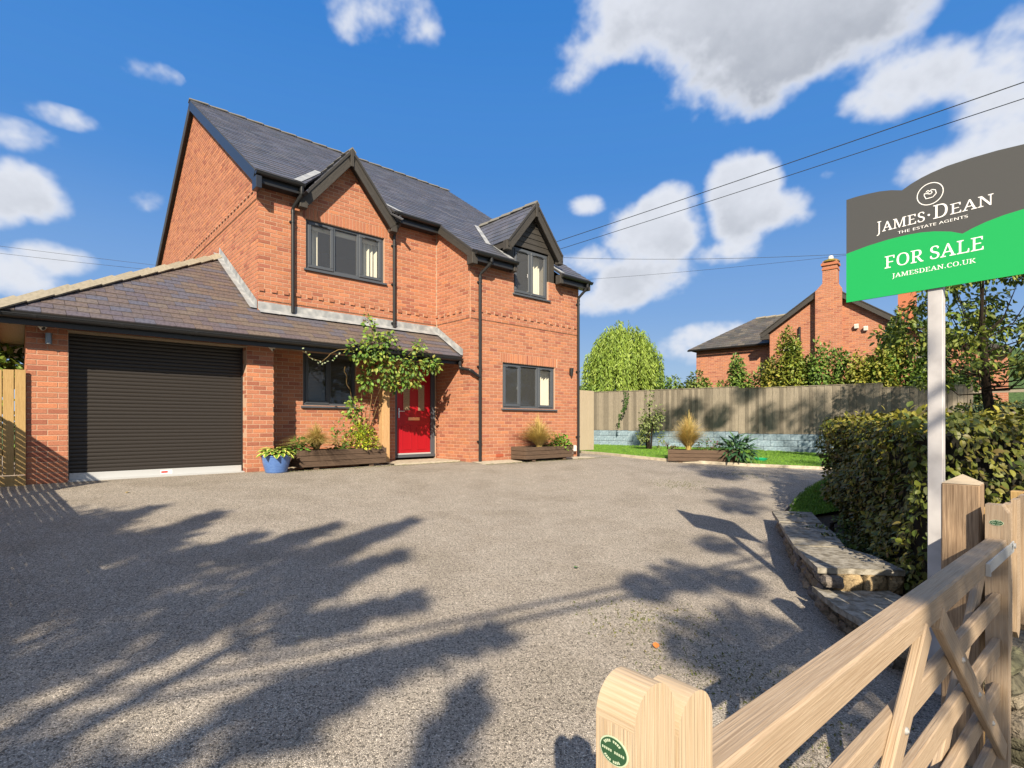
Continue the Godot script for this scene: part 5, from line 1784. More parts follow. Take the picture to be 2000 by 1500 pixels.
func bush(called: String, label: String, cat: String, at: Vector3, clumps: int, ext: Vector3, leaves: int, leaf: Mesh, greens: Array, size := 1.0, group := "", turn := 0.0) -> Node3D:
	var t := thing(called, label, cat, at, turn, group)
	var cl := []
	for i in clumps:
		var p := Vector3(rnd(-1, 1), rnd(0.0, 1.0), rnd(-1, 1))
		var q := Vector3(p.x * ext.x * 0.72, (0.18 + p.y * 0.72 * (1.0 - 0.45 * absf(p.x))) * ext.y, p.z * ext.z * 0.72)
		cl.append([q, Vector3(rnd(0.22, 0.42) * ext.x, rnd(0.13, 0.24) * ext.y, rnd(0.25, 0.45) * ext.z), leaves / clumps])
		if i % 3 == 0:
			var b := MB.new()
			b.tube([Vector3(p.x * 0.15 * ext.x, -0.3, p.z * 0.15), q * 0.55, q], [0.035, 0.022, 0.008], 6, false)
			obj("stem", b.done(), mats.bark, t)
	crown(t, "foliage", cl, leaf, greens, size)
	return t

func trees() -> void:
	rng.seed = 61
	var small := leaf_mesh(0.16, 0.075)
	var long_leaf := leaf_mesh(0.24, 0.055, 0.2, 0.25)
	# weeping willow behind the fence
	var at := on_ground(6.75, -33.0)
	var W := thing("willow_tree", "bright green weeping willow behind the fence, right of the brick house", "tree", at)
	trunk(W, [Vector3(0, -0.3, 0), Vector3(0.1, 1.6, 0), Vector3(-0.1, 3.2, 0.1), Vector3(0, 5.2, 0)], [0.32, 0.24, 0.17, 0.06])
	var xf := []
	var cs := PackedColorArray()
	var wg := [Color(0.15, 0.23, 0.03), Color(0.20, 0.29, 0.04), Color(0.10, 0.17, 0.025), Color(0.24, 0.32, 0.06)]
	for i in 560:
		var a := rnd(0, TAU)
		var rr := pow(rng.randf(), 0.6)
		var R := 2.35 * rr
		var top := 6.95 - 2.3 * rr * rr + rnd(-0.35, 0.35) + 0.25 * sin(a * 3.0)
		var ln := minf(rnd(1.6, 4.4), top - 0.4)
		var p := Vector3(R * cos(a), top, R * sin(a))
		var dr := Vector3(cos(a), 0, sin(a)) * rnd(0.05, 0.32)
		var tone := mixc(wg, 0.32)
		var n := int(ln * 20)
		for j in n:
			var t := float(j) / n
			var q := p + dr * sqrt(t) * 0.9 + Vector3.DOWN * (ln * t - 0.10 * sin(t * 3.0)) + rdir() * 0.05
			xf.append(turned((Vector3.DOWN * 0.9 + rdir() * 0.7 + dr).normalized(), rdir() + Vector3(cos(a), 0.3, sin(a)), q, rnd(0.7, 1.25)))
			cs.append(tone.lerp(mixc(wg, 0.2), 0.4))
	many("crown", long_leaf, mats.leaf, xf, cs, W)
	# shrubs and small trees along the far side of the fence
	var mid := [Color(0.083, 0.158, 0.027), Color(0.135, 0.225, 0.038), Color(0.053, 0.105, 0.022), Color(0.195, 0.255, 0.045)]
	var warm := [Color(0.176, 0.230, 0.027), Color(0.108, 0.162, 0.027), Color(0.270, 0.230, 0.041), Color(0.068, 0.115, 0.020)]
	var pale := [Color(0.12, 0.18, 0.03), Color(0.08, 0.13, 0.02), Color(0.16, 0.21, 0.05)]
	var dim := [Color(0.03, 0.06, 0.012), Color(0.05, 0.085, 0.015), Color(0.02, 0.045, 0.012)]
	for s in [
			["low green shrub over the fence just right of the willow", 6.96, -23.07, 3.56, 0.90, mid],
			["pale green shrub over the fence left of the old house's wing", 7.52, -22.64, 3.67, 0.90, pale],
			["dark green shrub over the fence before the left end of the old house's wing", 8.38, -21.98, 3.67, 0.80, mid],
			["arching shrub over the fence before the middle of the old house's wing", 9.06, -21.46, 3.95, 0.85, mid],
			["light green shrub over the fence before the right end of the old house's wing", 9.76, -20.92, 4.27, 0.80, pale],
			["tall yellowing shrub below the gable window of the old house", 10.38, -20.45, 4.69, 0.70, warm],
			["tallest yellow-green shrub left of the chimney breast", 10.75, -20.17, 4.99, 0.65, warm],
			["dark shrub over the fence at the foot of the chimney breast", 11.22, -19.81, 4.29, 0.70, mid],
			["broad green shrub over the fence right of the chimney breast", 11.73, -19.42, 3.87, 0.80, mid],
			["sunlit shrub over the fence below the floodlights", 12.26, -19.01, 3.97, 0.75, warm],
			["green shrub over the fence below the drainpipe of the old house", 12.76, -18.63, 4.13, 0.70, mid],
			["light green shrub rising left of the white window", 13.17, -18.32, 4.68, 0.60, warm],
			["dark shrub over the fence behind the white sign post", 13.54, -18.03, 4.33, 0.70, mid],
			["very dark shrub right of the white sign post over the fence", 13.95, -17.72, 3.91, 0.80, dim],
			["dark shrub over the last boards of the long fence", 14.34, -17.42, 3.61, 0.80, dim],
			["dark shrub where the long fence meets the clipped hedge", 14.71, -17.14, 3.48, 0.80, dim],
			]:
		var at2 := on_ground(s[1], s[2])
		bush("fence_shrub", s[0], "shrub", at2, 12, Vector3(s[4] * 1.15, (s[3] - at2.y) * 1.17, 0.62), 5600, small, s[5], 0.85, "shrubs behind the long fence", -0.653)
	bush("fence_shrub", "dark green shrub at the foot of the willow, left of its trunk", "shrub", on_ground(4.4, -29.0), 10, Vector3(2.0, 3.1, 1.2), 6500, small, mid, 1.1, "shrubs behind the long fence")
	bush("left_shrub", "green bush in the gap left of the garage", "shrub", on_ground(-9.5, -9.2), 8, Vector3(1.2, 3.0, 1.2), 3500, small, mid, 1.1)
	# leafy spray over the fence top
	# small garden tree behind the hedge
	var g0 := on_ground(11.2, -12.6)
	var T := thing("garden_tree", "small spreading tree with a slim leaning trunk behind the hedge, right of the sign post", "tree", g0)
	trunk(T, [Vector3(0.06, -0.3, 0), Vector3(0.05, 0.9, 0), Vector3(-0.12, 1.9, 0), Vector3(-0.22, 2.7, 0.05), Vector3(-0.25, 3.6, 0.0), Vector3(-0.2, 4.6, 0)], [0.15, 0.12, 0.10, 0.07, 0.045, 0.02])
	var leaf2 := leaf_mesh(0.13, 0.07, 0.2, 0.2)
	var cl := []
	var tg := [Color(0.128, 0.178, 0.031), Color(0.085, 0.136, 0.025), Color(0.204, 0.221, 0.034), Color(0.060, 0.102, 0.020)]
	for i in 44:
		var a := rnd(0, TAU)
		var y := rnd(2.3, 5.1)
		var R := rnd(0.35, 1.0) * (2.3 - absf(y - 3.4) * 0.55)
		var c := Vector3(-0.2 + R * cos(a), y, R * sin(a) * 0.9)
		cl.append([c, Vector3(rnd(0.3, 0.55), rnd(0.22, 0.4), rnd(0.3, 0.55)), 120])
		var b := MB.new()
		b.tube([Vector3(-0.22, y * 0.55 + 0.6, 0), c * 0.5 + Vector3(-0.1, y * 0.22 + 0.2, 0), c], [0.022, 0.013, 0.005], 6, false)
		obj("branch", b.done(), mats.bark, T)
	crown(T, "crown", cl, leaf2, tg, 1.0, 0.5)
	# dark clipped hedge where the long fence ends
	clipped("dark_hedge", "dark clipped evergreen hedge behind the garden tree, at the end of the long fence", [Vector2(13.6, -16.0), Vector2(20.0, -15.2), Vector2(20.0, -16.6), Vector2(13.6, -17.4)], 2.18, 9000, leaf_mesh(0.10, 0.05), [Color(0.012, 0.028, 0.014), Color(0.022, 0.045, 0.022), Color(0.03, 0.055, 0.025)], 0)
	# trees across the lane behind the camera: only their shade is in the picture
	var needle := leaf_mesh(0.26, 0.07, 0.2, 0.1)
	var cedar := thing("conifer_tree", "tall dark conifer with several pointed leaders across the lane on the left", "tree", on_ground(-4.2, 9.0))
	trunk(cedar, [Vector3(0, -0.3, 0), Vector3(0, 2.5, 0), Vector3(0.1, 5, 0), Vector3(0, 7, 0)], [0.5, 0.4, 0.25, 0.05])
	var c_at := cedar.position
	var sx := []
	var sc := PackedColorArray()
	# leaders: where the shade of the foot and of the tip of each falls, its width, its height
	for l in [[-3.38, -4.5, -3.5, -6.3, 0.30, 6.6], [-2.93, -4.1, -2.68, -5.45, 0.27, 6.3], [-2.55, -4.4, -2.08, -5.95, 0.30, 6.9], [-2.1, -4.1, -1.33, -6.4, 0.36, 7.2], [-1.75, -3.85, -1.17, -5.05, 0.26, 6.6], [-1.6, -3.35, -0.80, -3.95, 0.22, 6.0],
			[-1.35, -2.5, -0.2, -3.5, 0.17, 5.6], [-1.15, -2.35, -0.82, -2.9, 0.15, 5.4], [-0.42, -2.1, -0.26, -2.8, 0.08, 5.2], [-4.2, -4.6, -4.3, -6.4, 0.4, 6.8]]:
		var r0: Vector3 = on_ground(l[0], l[1]) + SUN * (l[5] / SUN.y) - c_at
		var r1: Vector3 = r0 + Vector3(l[2] - l[0], 0.0, 0.0) + Vector3(0, 1, 0) * (l[1] - l[3]) * 0.626
		var b := MB.new()
		b.tube([Vector3(0, r0.y - 2.4, 0), r0 * 0.6 + Vector3(0, r0.y * 0.2, 0), r0, r1], [0.10, 0.07, 0.05, 0.012], 6, false)
		obj("limb", b.done(), mats.bark, cedar)
		var n := int(560 * (r1 - r0).length() * (0.35 + l[4] * 1.6))
		for i in n:
			var t := pow(rng.randf(), 1.05)
			var wd: float = l[4] * pow(1.0 - t, 1.25) + 0.015
			var d := rdir()
			sx.append(turned((r1 - r0).normalized() + rdir() * 0.7, Vector3.UP + rdir() * 0.6, r0.lerp(r1, t) + Vector3(d.x * wd, d.y * wd * 0.5, d.z * wd), rnd(0.6, 1.1)))
			sc.append(mixc([Color(0.03, 0.06, 0.02), Color(0.05, 0.08, 0.03)]))
	# the mass below the leaders
	for l in [[-2.3, -3.35, 0.5], [-3.0, -3.7, 0.55], [-3.6, -4.2, 0.55], [-2.6, -3.95, 0.45], [-4.3, -4.8, 0.6], [-1.95, -3.65, 0.32], [-3.2, -3.05, 0.45], [-2.55, -2.85, 0.3], [-4.0, -3.5, 0.6], [-5.0, -4.6, 0.7], [-3.6, -5.0, 0.5], [-4.6, -5.6, 0.6], [-1.5, -2.1, 0.2], [-1.95, -2.0, 0.3], [-2.9, -4.5, 0.4], [-5.6, -5.6, 0.6]]:
		var c: Vector3 = on_ground(l[0], l[1]) + SUN * (rnd(5.6, 6.3) / SUN.y) - c_at
		for i in int(430.0 * l[2]):
			var d := rdir() * pow(rng.randf(), 0.4)
			sx.append(turned(rdir(), Vector3.UP + rdir() * 0.6, c + d * Vector3(l[2], l[2] * 0.62, l[2] * 0.6), rnd(0.6, 1.1)))
			sc.append(mixc([Color(0.03, 0.06, 0.02), Color(0.05, 0.08, 0.03)]))
	many("crown", needle, mats.leaf, sx, sc, cedar)
	var ash := thing("ash_tree", "tall open broadleaf tree across the lane behind the gate", "tree", on_ground(3.6, 12.5))
	trunk(ash, [Vector3(0, -0.3, 0), Vector3(0, 4, 0.2), Vector3(0.2, 8, 0), Vector3(0.5, 13, -0.4)], [0.4, 0.32, 0.2, 0.05])
	var a_at := ash.position
	var ac := []
	# where its dappled shade falls on the drive, the gate and the wall: x, z, spread, height
	for l in [[1.55, -5.0, 0.26, 7.4], [1.15, -4.6, 0.20, 7.0], [2.0, -4.9, 0.22, 7.8], [1.3, -3.6, 0.30, 6.8], [1.75, -3.9, 0.26, 7.2], [1.5, -3.2, 0.28, 6.4], [2.1, -3.5, 0.25, 7.6], [2.3, -6.1, 0.20, 8.2], [1.9, -2.6, 0.25, 6.6], [0.5, -1.75, 0.10, 6.0], [1.0, -1.35, 0.09, 6.0], [1.45, -1.75, 0.10, 6.2], [1.9, -2.15, 0.09, 5.9], [3.0, -6.0, 0.16, 8.3], [3.4, -4.4, 0.22, 7.9], [4.6, -6.0, 0.30, 8.6], [3.3, -8.0, 0.35, 9.2], [3.7, -8.9, 0.4, 9.6], [2.75, -3.4, 0.16, 6.9]]:
		var c: Vector3 = on_ground(l[0], l[1]) + SUN * (l[3] / SUN.y) - a_at
		ac.append([c, Vector3(l[2], l[2] * 0.7, l[2]), int(110 + 420 * l[2])])
		var b := MB.new()
		b.tube([Vector3(0.1, c.y * 0.6, 0), c * 0.55 + Vector3(0, c.y * 0.3, 0), c], [0.07, 0.04, 0.01], 6, false)
		obj("limb", b.done(), mats.bark, ash)
	crown(ash, "crown", ac, leaf_mesh(0.12, 0.06), mid, 1.0, 0.3)
	var lime := thing("lime_tree", "very tall tree farther along the lane to the right", "tree", on_ground(11.0, 9.0))
	trunk(lime, [Vector3(0, -0.3, 0), Vector3(0, 6, 0.2), Vector3(0.2, 12, 0), Vector3(0.0, 17, -0.4)], [0.55, 0.45, 0.3, 0.06])
	var l_at := lime.position
	var lc := []
	for l in [[6.1, -20.9, 0.6, 0.9, 13.2], [7.0, -20.6, 0.5, 1.1, 13.6], [7.9, -20.6, 0.45, 0.4, 13.0], [9.3, -19.4, 0.5, 0.4, 12.6], [10.4, -18.6, 0.7, 0.6, 13.2], [11.6, -17.8, 0.6, 1.1, 13.4], [12.6, -17.0, 0.7, 0.9, 13.0], [8.8, -19.8, 0.45, 1.5, 13.8], [13.4, -16.4, 0.7, 1.4, 13.0], [5.4, -21.4, 0.4, 0.2, 12.6],
			[4.6, -12.0, 0.8, -1.0, 12.6], [6.0, -11.3, 0.9, -1.0, 12.8], [7.0, -10.6, 0.9, -1.0, 12.4], [5.4, -10.4, 0.6, -1.0, 12.0], [7.8, -13.5, 0.8, -1.0, 13.0], [9.6, -14.5, 1.0, -1.0, 13.2], [4.2, -10.9, 0.4, -1.0, 12.2], [10.8, -12.8, 0.9, -1.0, 12.8]]:
		var s := Vector3(l[0], 1.6 + l[3], l[1]) if l[3] > -0.5 else on_ground(l[0], l[1])
		var c: Vector3 = s + SUN * (l[4] / SUN.y) - l_at
		lc.append([c, Vector3(l[2], l[2] * 0.75, l[2]), int(300 * l[2] + 150)])
		var b := MB.new()
		b.tube([Vector3(0.1, c.y * 0.75, 0), c * 0.55 + Vector3(0, c.y * 0.35, 0), c], [0.10, 0.06, 0.015], 6, false)
		obj("limb", b.done(), mats.bark, lime)
	crown(lime, "crown", lc, leaf_mesh(0.15, 0.09), mid, 1.0, 0.3)

# a clipped block of leaves on an outline in x, z; the first "singles" leaves are pieces of their own
func clipped(called: String, label: String, pts: Array, top: float, count: int, leaf: Mesh, greens: Array, singles: int) -> void:
	var t := thing(called, label, "hedge", Vector3.ZERO)
	var poly := PackedVector2Array(pts)
	var c := Vector2.ZERO
	for p in poly: c += p
	c /= poly.size()
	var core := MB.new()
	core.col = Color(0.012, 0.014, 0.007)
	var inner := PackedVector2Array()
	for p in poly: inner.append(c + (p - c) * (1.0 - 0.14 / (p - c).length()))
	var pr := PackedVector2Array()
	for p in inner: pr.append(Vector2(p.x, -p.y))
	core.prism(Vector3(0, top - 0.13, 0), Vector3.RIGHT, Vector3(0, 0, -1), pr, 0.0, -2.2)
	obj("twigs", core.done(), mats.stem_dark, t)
	var faces := []
	var total := 0.0
	for i in poly.size():
		var p := poly[i]
		var q := poly[(i + 1) % poly.size()]
		var n := Vector2((q - p).y, -(q - p).x).normalized()
		if n.dot((p + q) * 0.5 - c) < 0: n = -n
		var towards := n.dot(-(p + q) * 0.5) > 0          # sides turned from the camera get fewer leaves
		var a := p.distance_to(q) * 1.3 * (1.0 if towards else 0.25)
		faces.append([p, q, n, a]); total += a
	var ta := absf(area(poly)) * 0.8
	total += ta
	var xf := []
	var cs := PackedColorArray()
	for f in faces:
		for i in int(count * f[3] / total):
			var g: Vector2 = f[0].lerp(f[1], rng.randf())
			var y := lerpf(G(g.x, g.y) + 0.08, top, pow(rng.randf(), 0.9))
			var n := Vector3(f[2].x, 0, f[2].y)
			var bulge := 0.05 * sin(y * 7.0 + g.x * 5.0) + 0.03 * sin(g.y * 9.0)
			var p := Vector3(g.x, y, g.y) + n * (rnd(-0.10, 0.035) + bulge)
			xf.append(turned((n * 0.6 + Vector3.DOWN * 0.55 + rdir() * 0.75).normalized(), n + Vector3.UP * 0.7 + rdir() * 0.5, p, rnd(0.65, 1.25)))
			cs.append(mixc(greens, 0.2))
	var lo := poly[0]
	var hi := poly[0]
	for p in poly: lo = lo.min(p); hi = hi.max(p)
	var k := int(count * ta / total)
	while k > 0:
		var g := Vector2(rnd(lo.x, hi.x), rnd(lo.y, hi.y))
		if not Geometry2D.is_point_in_polygon(g, poly): continue
		var p := Vector3(g.x, top + rnd(-0.10, 0.03) + 0.03 * sin(g.x * 8.0) + 0.02 * sin(g.y * 11.0) + (0.06 if rng.randf() > 0.97 else 0.0), g.y)
		xf.append(turned((Vector3.UP * 0.35 + rdir()).normalized(), Vector3.UP + rdir() * 0.5, p, rnd(0.65, 1.2)))
		cs.append(mixc(greens, 0.2).lerp(Color(0.30, 0.26, 0.03), rnd(0.0, 0.55)))
		k -= 1
	if singles > 0:
		var order := []
		for i in xf.size():
			var p: Vector3 = xf[i].origin
			# those that lie outermost and nearest
			order.append([p.distance_to(EYE) - 3.0 * clampf(p.y - 1.55, 0.0, 0.1), i])
		order.sort_custom(func(a, b): return a[0] < b[0])
		var shades := []
		var gone := {}
		for i in 7:
			var m: StandardMaterial3D = mats.leaf.duplicate()
			m.vertex_color_use_as_albedo = false
			m.albedo_color = mixc(greens, 0.1).linear_to_srgb()
			shades.append(m)
		for i in singles:
			var o := obj("leaf", leaf, shades[i % 7], t)
			o.transform = xf[order[i][1]]
			gone[order[i][1]] = true
		var x2 := []
		var c2 := PackedColorArray()
		for i in xf.size():
			if not gone.has(i): x2.append(xf[i]); c2.append(cs[i])
		xf = x2; cs = c2
	many("leaves", leaf, mats.leaf, xf, cs, t)

func hedges() -> void:
	rng.seed = 71
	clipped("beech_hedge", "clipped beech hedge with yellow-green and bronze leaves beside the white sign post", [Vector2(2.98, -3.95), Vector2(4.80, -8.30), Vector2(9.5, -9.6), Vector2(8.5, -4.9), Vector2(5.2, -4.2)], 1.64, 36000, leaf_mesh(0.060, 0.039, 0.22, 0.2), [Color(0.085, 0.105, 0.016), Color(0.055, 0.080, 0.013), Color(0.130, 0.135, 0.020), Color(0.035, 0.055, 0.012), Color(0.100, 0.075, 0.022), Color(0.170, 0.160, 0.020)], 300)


# ---------------------------------------------------------------- planters and plants
func planter(label: String, at: Vector3, turn: float, L: float, D: float, Hh: float) -> Node3D:
	var t := thing("planter", label, "planter", at, turn)
	var rows := 2 if Hh < 0.3 else 3
	var h := (Hh - 0.05) / rows
	for r in rows:
		for s in [1.0, -1.0]:
			var b := MB.new()
			b.off = Vector2(rnd(0, 9), rnd(0, 9))
			b.box(Vector3(0, 0.05 + h * (r + 0.5), s * D * 0.5), Vector3(L * 0.5, h * 0.5 - 0.003, 0.02), Basis.IDENTITY, 0.005)
			obj("plank", b.done(), mats.planter_wood, t)
			var e := MB.new()
			e.off = Vector2(rnd(0, 9), rnd(0, 9))
			e.box(Vector3(s * (L * 0.5 - 0.02), 0.05 + h * (r + 0.5), 0), Vector3(0.02, h * 0.5 - 0.003, D * 0.5 - 0.021), Basis.IDENTITY, 0.005)
			obj("plank", e.done(), mats.planter_wood, t)
	for s in [-1.0, 1.0]:
		var f := MB.new()
		f.box(Vector3(s * L * 0.32, 0.022, 0), Vector3(0.05, 0.025, D * 0.48), Basis.IDENTITY, 0.003)
		obj("bearer", f.done(), mats.planter_wood, t)
	var so := MB.new()
	so.box(Vector3(0, Hh - 0.06, 0), Vector3(L * 0.5 - 0.03, 0.02, D * 0.5 - 0.02))
	obj("soil", so.done(), mats.earth, t)
	return t

# a fountain of fine blades
func tussock(label: String, at: Vector3, hgt: float, spread: float, count: int, lean := Vector3.ZERO) -> void:
	var t := thing("feather_grass", label, "ornamental grass", at)
	var b := MB.new()
	var straw := [Color(0.52, 0.36, 0.13), Color(0.62, 0.46, 0.20), Color(0.44, 0.30, 0.09), Color(0.50, 0.42, 0.16), Color(0.36, 0.32, 0.09)]
	for i in count:
		b.col = mixc(straw, 0.15)
		var a := rnd(0, TAU)
		var r := pow(rng.randf(), 0.7)
		var d := Vector3(cos(a), 0, sin(a))
		var s := Vector3(-d.z, 0, d.x).rotated(Vector3.UP, rnd(-0.8, 0.8)) * rnd(0.0028, 0.0052)
		var h := hgt * rnd(0.7, 1.08) * (1.0 - 0.35 * r)
		var last := d * 0.05 * r
		var w := 1.0
		for k in 5:
			var q := (k + 1) / 5.0
			var p := d * (0.05 * r + spread * r * q * q * 1.1) + Vector3.UP * h * (q * 1.35 - 0.55 * q * q * (0.6 + 0.75 * r)) + lean * q * q
			var w2 := 1.0 - q * 0.8
			b.tri(last - s * w, last + s * w, p + s * w2); b.tri(last - s * w, p + s * w2, p - s * w2)
			last = p; w = w2
	var o := obj("blades", b.done(), mats.grass_blade, t)
	o.set_meta("kind", "stuff")

# low leafy plant: stems with leaves, and flowers of one colour on top
func plant(called: String, label: String, cat: String, at: Vector3, ext: Vector3, n: int, leaf: Mesh, greens: Array, flowers: Array, nf: int) -> Node3D:
	var t := thing(called, label, cat, at)
	var xf := []
	var cs := PackedColorArray()
	for i in n:
		var d := rdir()
		d.y = absf(d.y)
		var p := d * ext * pow(rng.randf(), 0.4)
		xf.append(turned((d + rdir() * 0.7 + Vector3.DOWN * 0.2).normalized(), Vector3.UP + d * 0.5 + rdir() * 0.4, p, rnd(0.65, 1.25)))
		cs.append(mixc(greens, 0.2))
	many("foliage", leaf, mats.leaf, xf, cs, t)
	var st := MB.new()
	for i in 9:
		var d := rdir()
		d.y = absf(d.y) + 0.3
		st.tube([Vector3(d.x, 0, d.z) * 0.06 - Vector3(0, 0.05, 0), d.normalized() * ext * 0.8], [0.006, 0.003], 5, false)
	obj("stems", st.done(), mats.stem, t)
	if nf > 0:
		var petal := leaf_mesh(0.036, 0.030, 0.1, 0.1)
		var fx := []
		var fc := PackedColorArray()
		for i in nf:
			var d := rdir()
			d.y = absf(d.y) + 0.25
			var p := d.normalized() * ext * rnd(0.85, 1.08)
			var c := mixc(flowers, 0.15)
			for k in 5:
				var a := TAU * k / 5.0
				fx.append(turned(Vector3(cos(a), 0.35, sin(a)), Vector3.UP, p, rnd(0.8, 1.2))); fc.append(c)
		many("flowers", petal, mats.petal, fx, fc, t)
	return t

func garden() -> void:
	rng.seed = 81
	var broad := leaf_mesh(0.085, 0.05, 0.2, 0.25)
	var fine := leaf_mesh(0.05, 0.026, 0.2, 0.2)
	# by the window of the porch
	var p := hw(4.50, 0, 0.02)
	planter("long dark plank planter under the porch window, beside the blue pot", on_ground(p.x, p.z), TH + 0.06, 1.78, 0.42, 0.36)
	p = hw(4.02, 0.36, 0.06)
	tussock("straw-coloured feather grass in the planter under the porch window", p, 0.64, 0.58, 1700, Vector3(0.0, -0.12, 0.08))
	p = hw(4.92, 0.34, 0.02)
	plant("spurge", "lime-yellow leafy plant in the planter beside the porch post", "plant", p, Vector3(0.40, 0.50, 0.26), 1100, fine, [Color(0.30, 0.36, 0.03), Color(0.16, 0.26, 0.025), Color(0.42, 0.40, 0.03)], [Color(0.62, 0.52, 0.02), Color(0.55, 0.50, 0.03)], 40)
	p = hw(4.55, 0.34, -0.1)
	plant("rose_shoot", "thin green shoots rising behind the feather grass at the porch window", "plant", p, Vector3(0.22, 0.60, 0.12), 110, broad, [Color(0.10, 0.17, 0.03), Color(0.07, 0.13, 0.03)], [], 0)
	p = hw(3.72, 0.34, 0.06)
	plant("green_plant", "small green plant at the garage end of the planter under the porch window", "plant", p, Vector3(0.22, 0.24, 0.20), 190, broad, [Color(0.07, 0.16, 0.03), Color(0.10, 0.20, 0.03)], [], 0)
	# blue pot with a hosta
	p = hw(3.20, 0, 0.34)
	var pot := thing("blue_pot", "glazed blue pot standing at the right pier of the garage door", "plant pot", on_ground(p.x, p.z))
	var b := MB.new()
	b.lathe(Vector3.ZERO, [Vector2(0.0, 0.0), Vector2(0.165, 0.0), Vector2(0.175, 0.015), Vector2(0.21, 0.14), Vector2(0.238, 0.27), Vector2(0.25, 0.275), Vector2(0.25, 0.30), Vector2(0.225, 0.30), Vector2(0.21, 0.25), Vector2(0.0, 0.25)], 40)
	obj("pot_body", b.done(), mats.pot_blue, pot)
	var ho := thing("hosta", "variegated hosta with yellow-edged leaves in the blue pot", "plant", on_ground(p.x, p.z, 0.26))
	var hm := hosta_leaf(0.20, 0.115)
	for i in 46:
		var a := i * 2.399
		var r := sqrt((i + 0.5) / 46.0)
		var d := Vector3(cos(a), 0, sin(a))
		var o := obj("leaf", hm[0], mats.leaf_gloss, ho)
		var q := d * 0.16 * r + Vector3.UP * (0.15 - 0.07 * r * r + rnd(-0.02, 0.02))
		o.transform = turned(d + Vector3.UP * (0.55 - 0.75 * r), Vector3.UP + d * 0.3 + rdir() * 0.15, q, rnd(0.75, 1.1))
		var stalk := MB.new()
		stalk.tube([Vector3(d.x * 0.03, 0, d.z * 0.03), q], [0.005, 0.003], 5, false)
		obj("stalk", stalk.done(), mats.stem_green, ho)
	# climbing rose at the porch
	climber()
	# by the wing window
	p = hw(9.13, 0, 0.96)
	planter("dark plank planter against the wall under the right-hand ground-floor window", on_ground(p.x, p.z), TH, 1.62, 0.46, 0.33)
	p = hw(8.98, 0.23, 0.98)
	tussock("straw-coloured feather grass in the planter at the brick wall by the downpipe", p, 0.84, 0.58, 1700, Vector3(-0.05, 0, 0.03))
	p = hw(9.42, 0.22, 0.98)
	plant("red_flowers", "small plant with red flowers beside the feather grass against the brick wall", "flowers", p, Vector3(0.26, 0.40, 0.20), 420, fine, [Color(0.08, 0.16, 0.03), Color(0.11, 0.18, 0.03), Color(0.30, 0.30, 0.03)], [Color(0.50, 0.03, 0.015), Color(0.55, 0.06, 0.02)], 34)
	p = hw(9.72, 0.22, 1.0)
	plant("green_plant", "bright green plant trailing over the right end of the planter at the brick wall", "plant", p, Vector3(0.24, 0.36, 0.22), 300, broad, [Color(0.09, 0.20, 0.025), Color(0.14, 0.25, 0.03)], [], 0)
	# at the edge of the lawn
	var a2 := Vector2(3.95, -13.40)
	var b2 := Vector2(5.50, -12.92)
	var mid := (a2 + b2) * 0.5
	var tr := atan2(-(b2 - a2).y, (b2 - a2).x)
	planter("dark plank planter standing alone at the edge of the lawn", on_ground(mid.x, mid.y - 0.2), tr, 1.66, 0.46, 0.33)
	var q0 := mid.lerp(a2, 0.42)
	tussock("tall straw-coloured feather grass in the planter at the edge of the lawn", on_ground(q0.x, q0.y - 0.2, 0.28), 0.98, 0.64, 2200)
	var q1 := mid.lerp(b2, 0.16)
	plant("red_flowers", "crimson-flowered plant between feather grass and dark leaves at the lawn edge", "flowers", on_ground(q1.x, q1.y - 0.2, 0.26), Vector3(0.38, 0.33, 0.22), 520, fine, [Color(0.06, 0.13, 0.03), Color(0.09, 0.16, 0.03)], [Color(0.45, 0.01, 0.04), Color(0.50, 0.02, 0.06)], 44)
	var q2 := mid.lerp(b2, 0.88)
	var lily := leaf_mesh(0.26, 0.055, 0.2, 0.35)
	plant("dark_leaved_plant", "dark glossy plant with pointed leaves spilling over the right end of the lawn planter", "plant", on_ground(q2.x + 0.05, q2.y - 0.12, 0.22), Vector3(0.36, 0.46, 0.32), 260, lily, [Color(0.03, 0.085, 0.035), Color(0.02, 0.06, 0.025), Color(0.06, 0.13, 0.04)], [], 0)
	var bw := thing("green_tray", "small bright green plastic tray lying on the lawn behind the planter", "tray", on_ground(6.45, -14.0, 0.055))
	var tb := MB.new()
	tb.lathe(Vector3.ZERO, [Vector2(0.0, 0.0), Vector2(0.13, 0.0), Vector2(0.17, 0.07), Vector2(0.155, 0.07), Vector2(0.12, 0.015), Vector2(0, 0.015)], 20)
	obj("tray_body", tb.done(), mats.plastic_green, bw)
	# young shrub on the lawn before the fence
	bush("lawn_shrub", "slender young shrub standing on the lawn before the long fence", "shrub", on_ground(4.72, -18.6, 0.05), 16, Vector3(0.50, 1.95, 0.42), 950, leaf_mesh(0.085, 0.05), [Color(0.13, 0.17, 0.05), Color(0.08, 0.12, 0.03), Color(0.17, 0.20, 0.08)], 1.0)
	bush("ground_plant", "low reddish plant at the foot of the blue block wall beside the young shrub", "plant", on_ground(5.5, -18.9, 0.05), 5, Vector3(0.30, 0.35, 0.2), 180, fine, [Color(0.10, 0.10, 0.03), Color(0.16, 0.05, 0.03), Color(0.07, 0.12, 0.03)], 1.0)
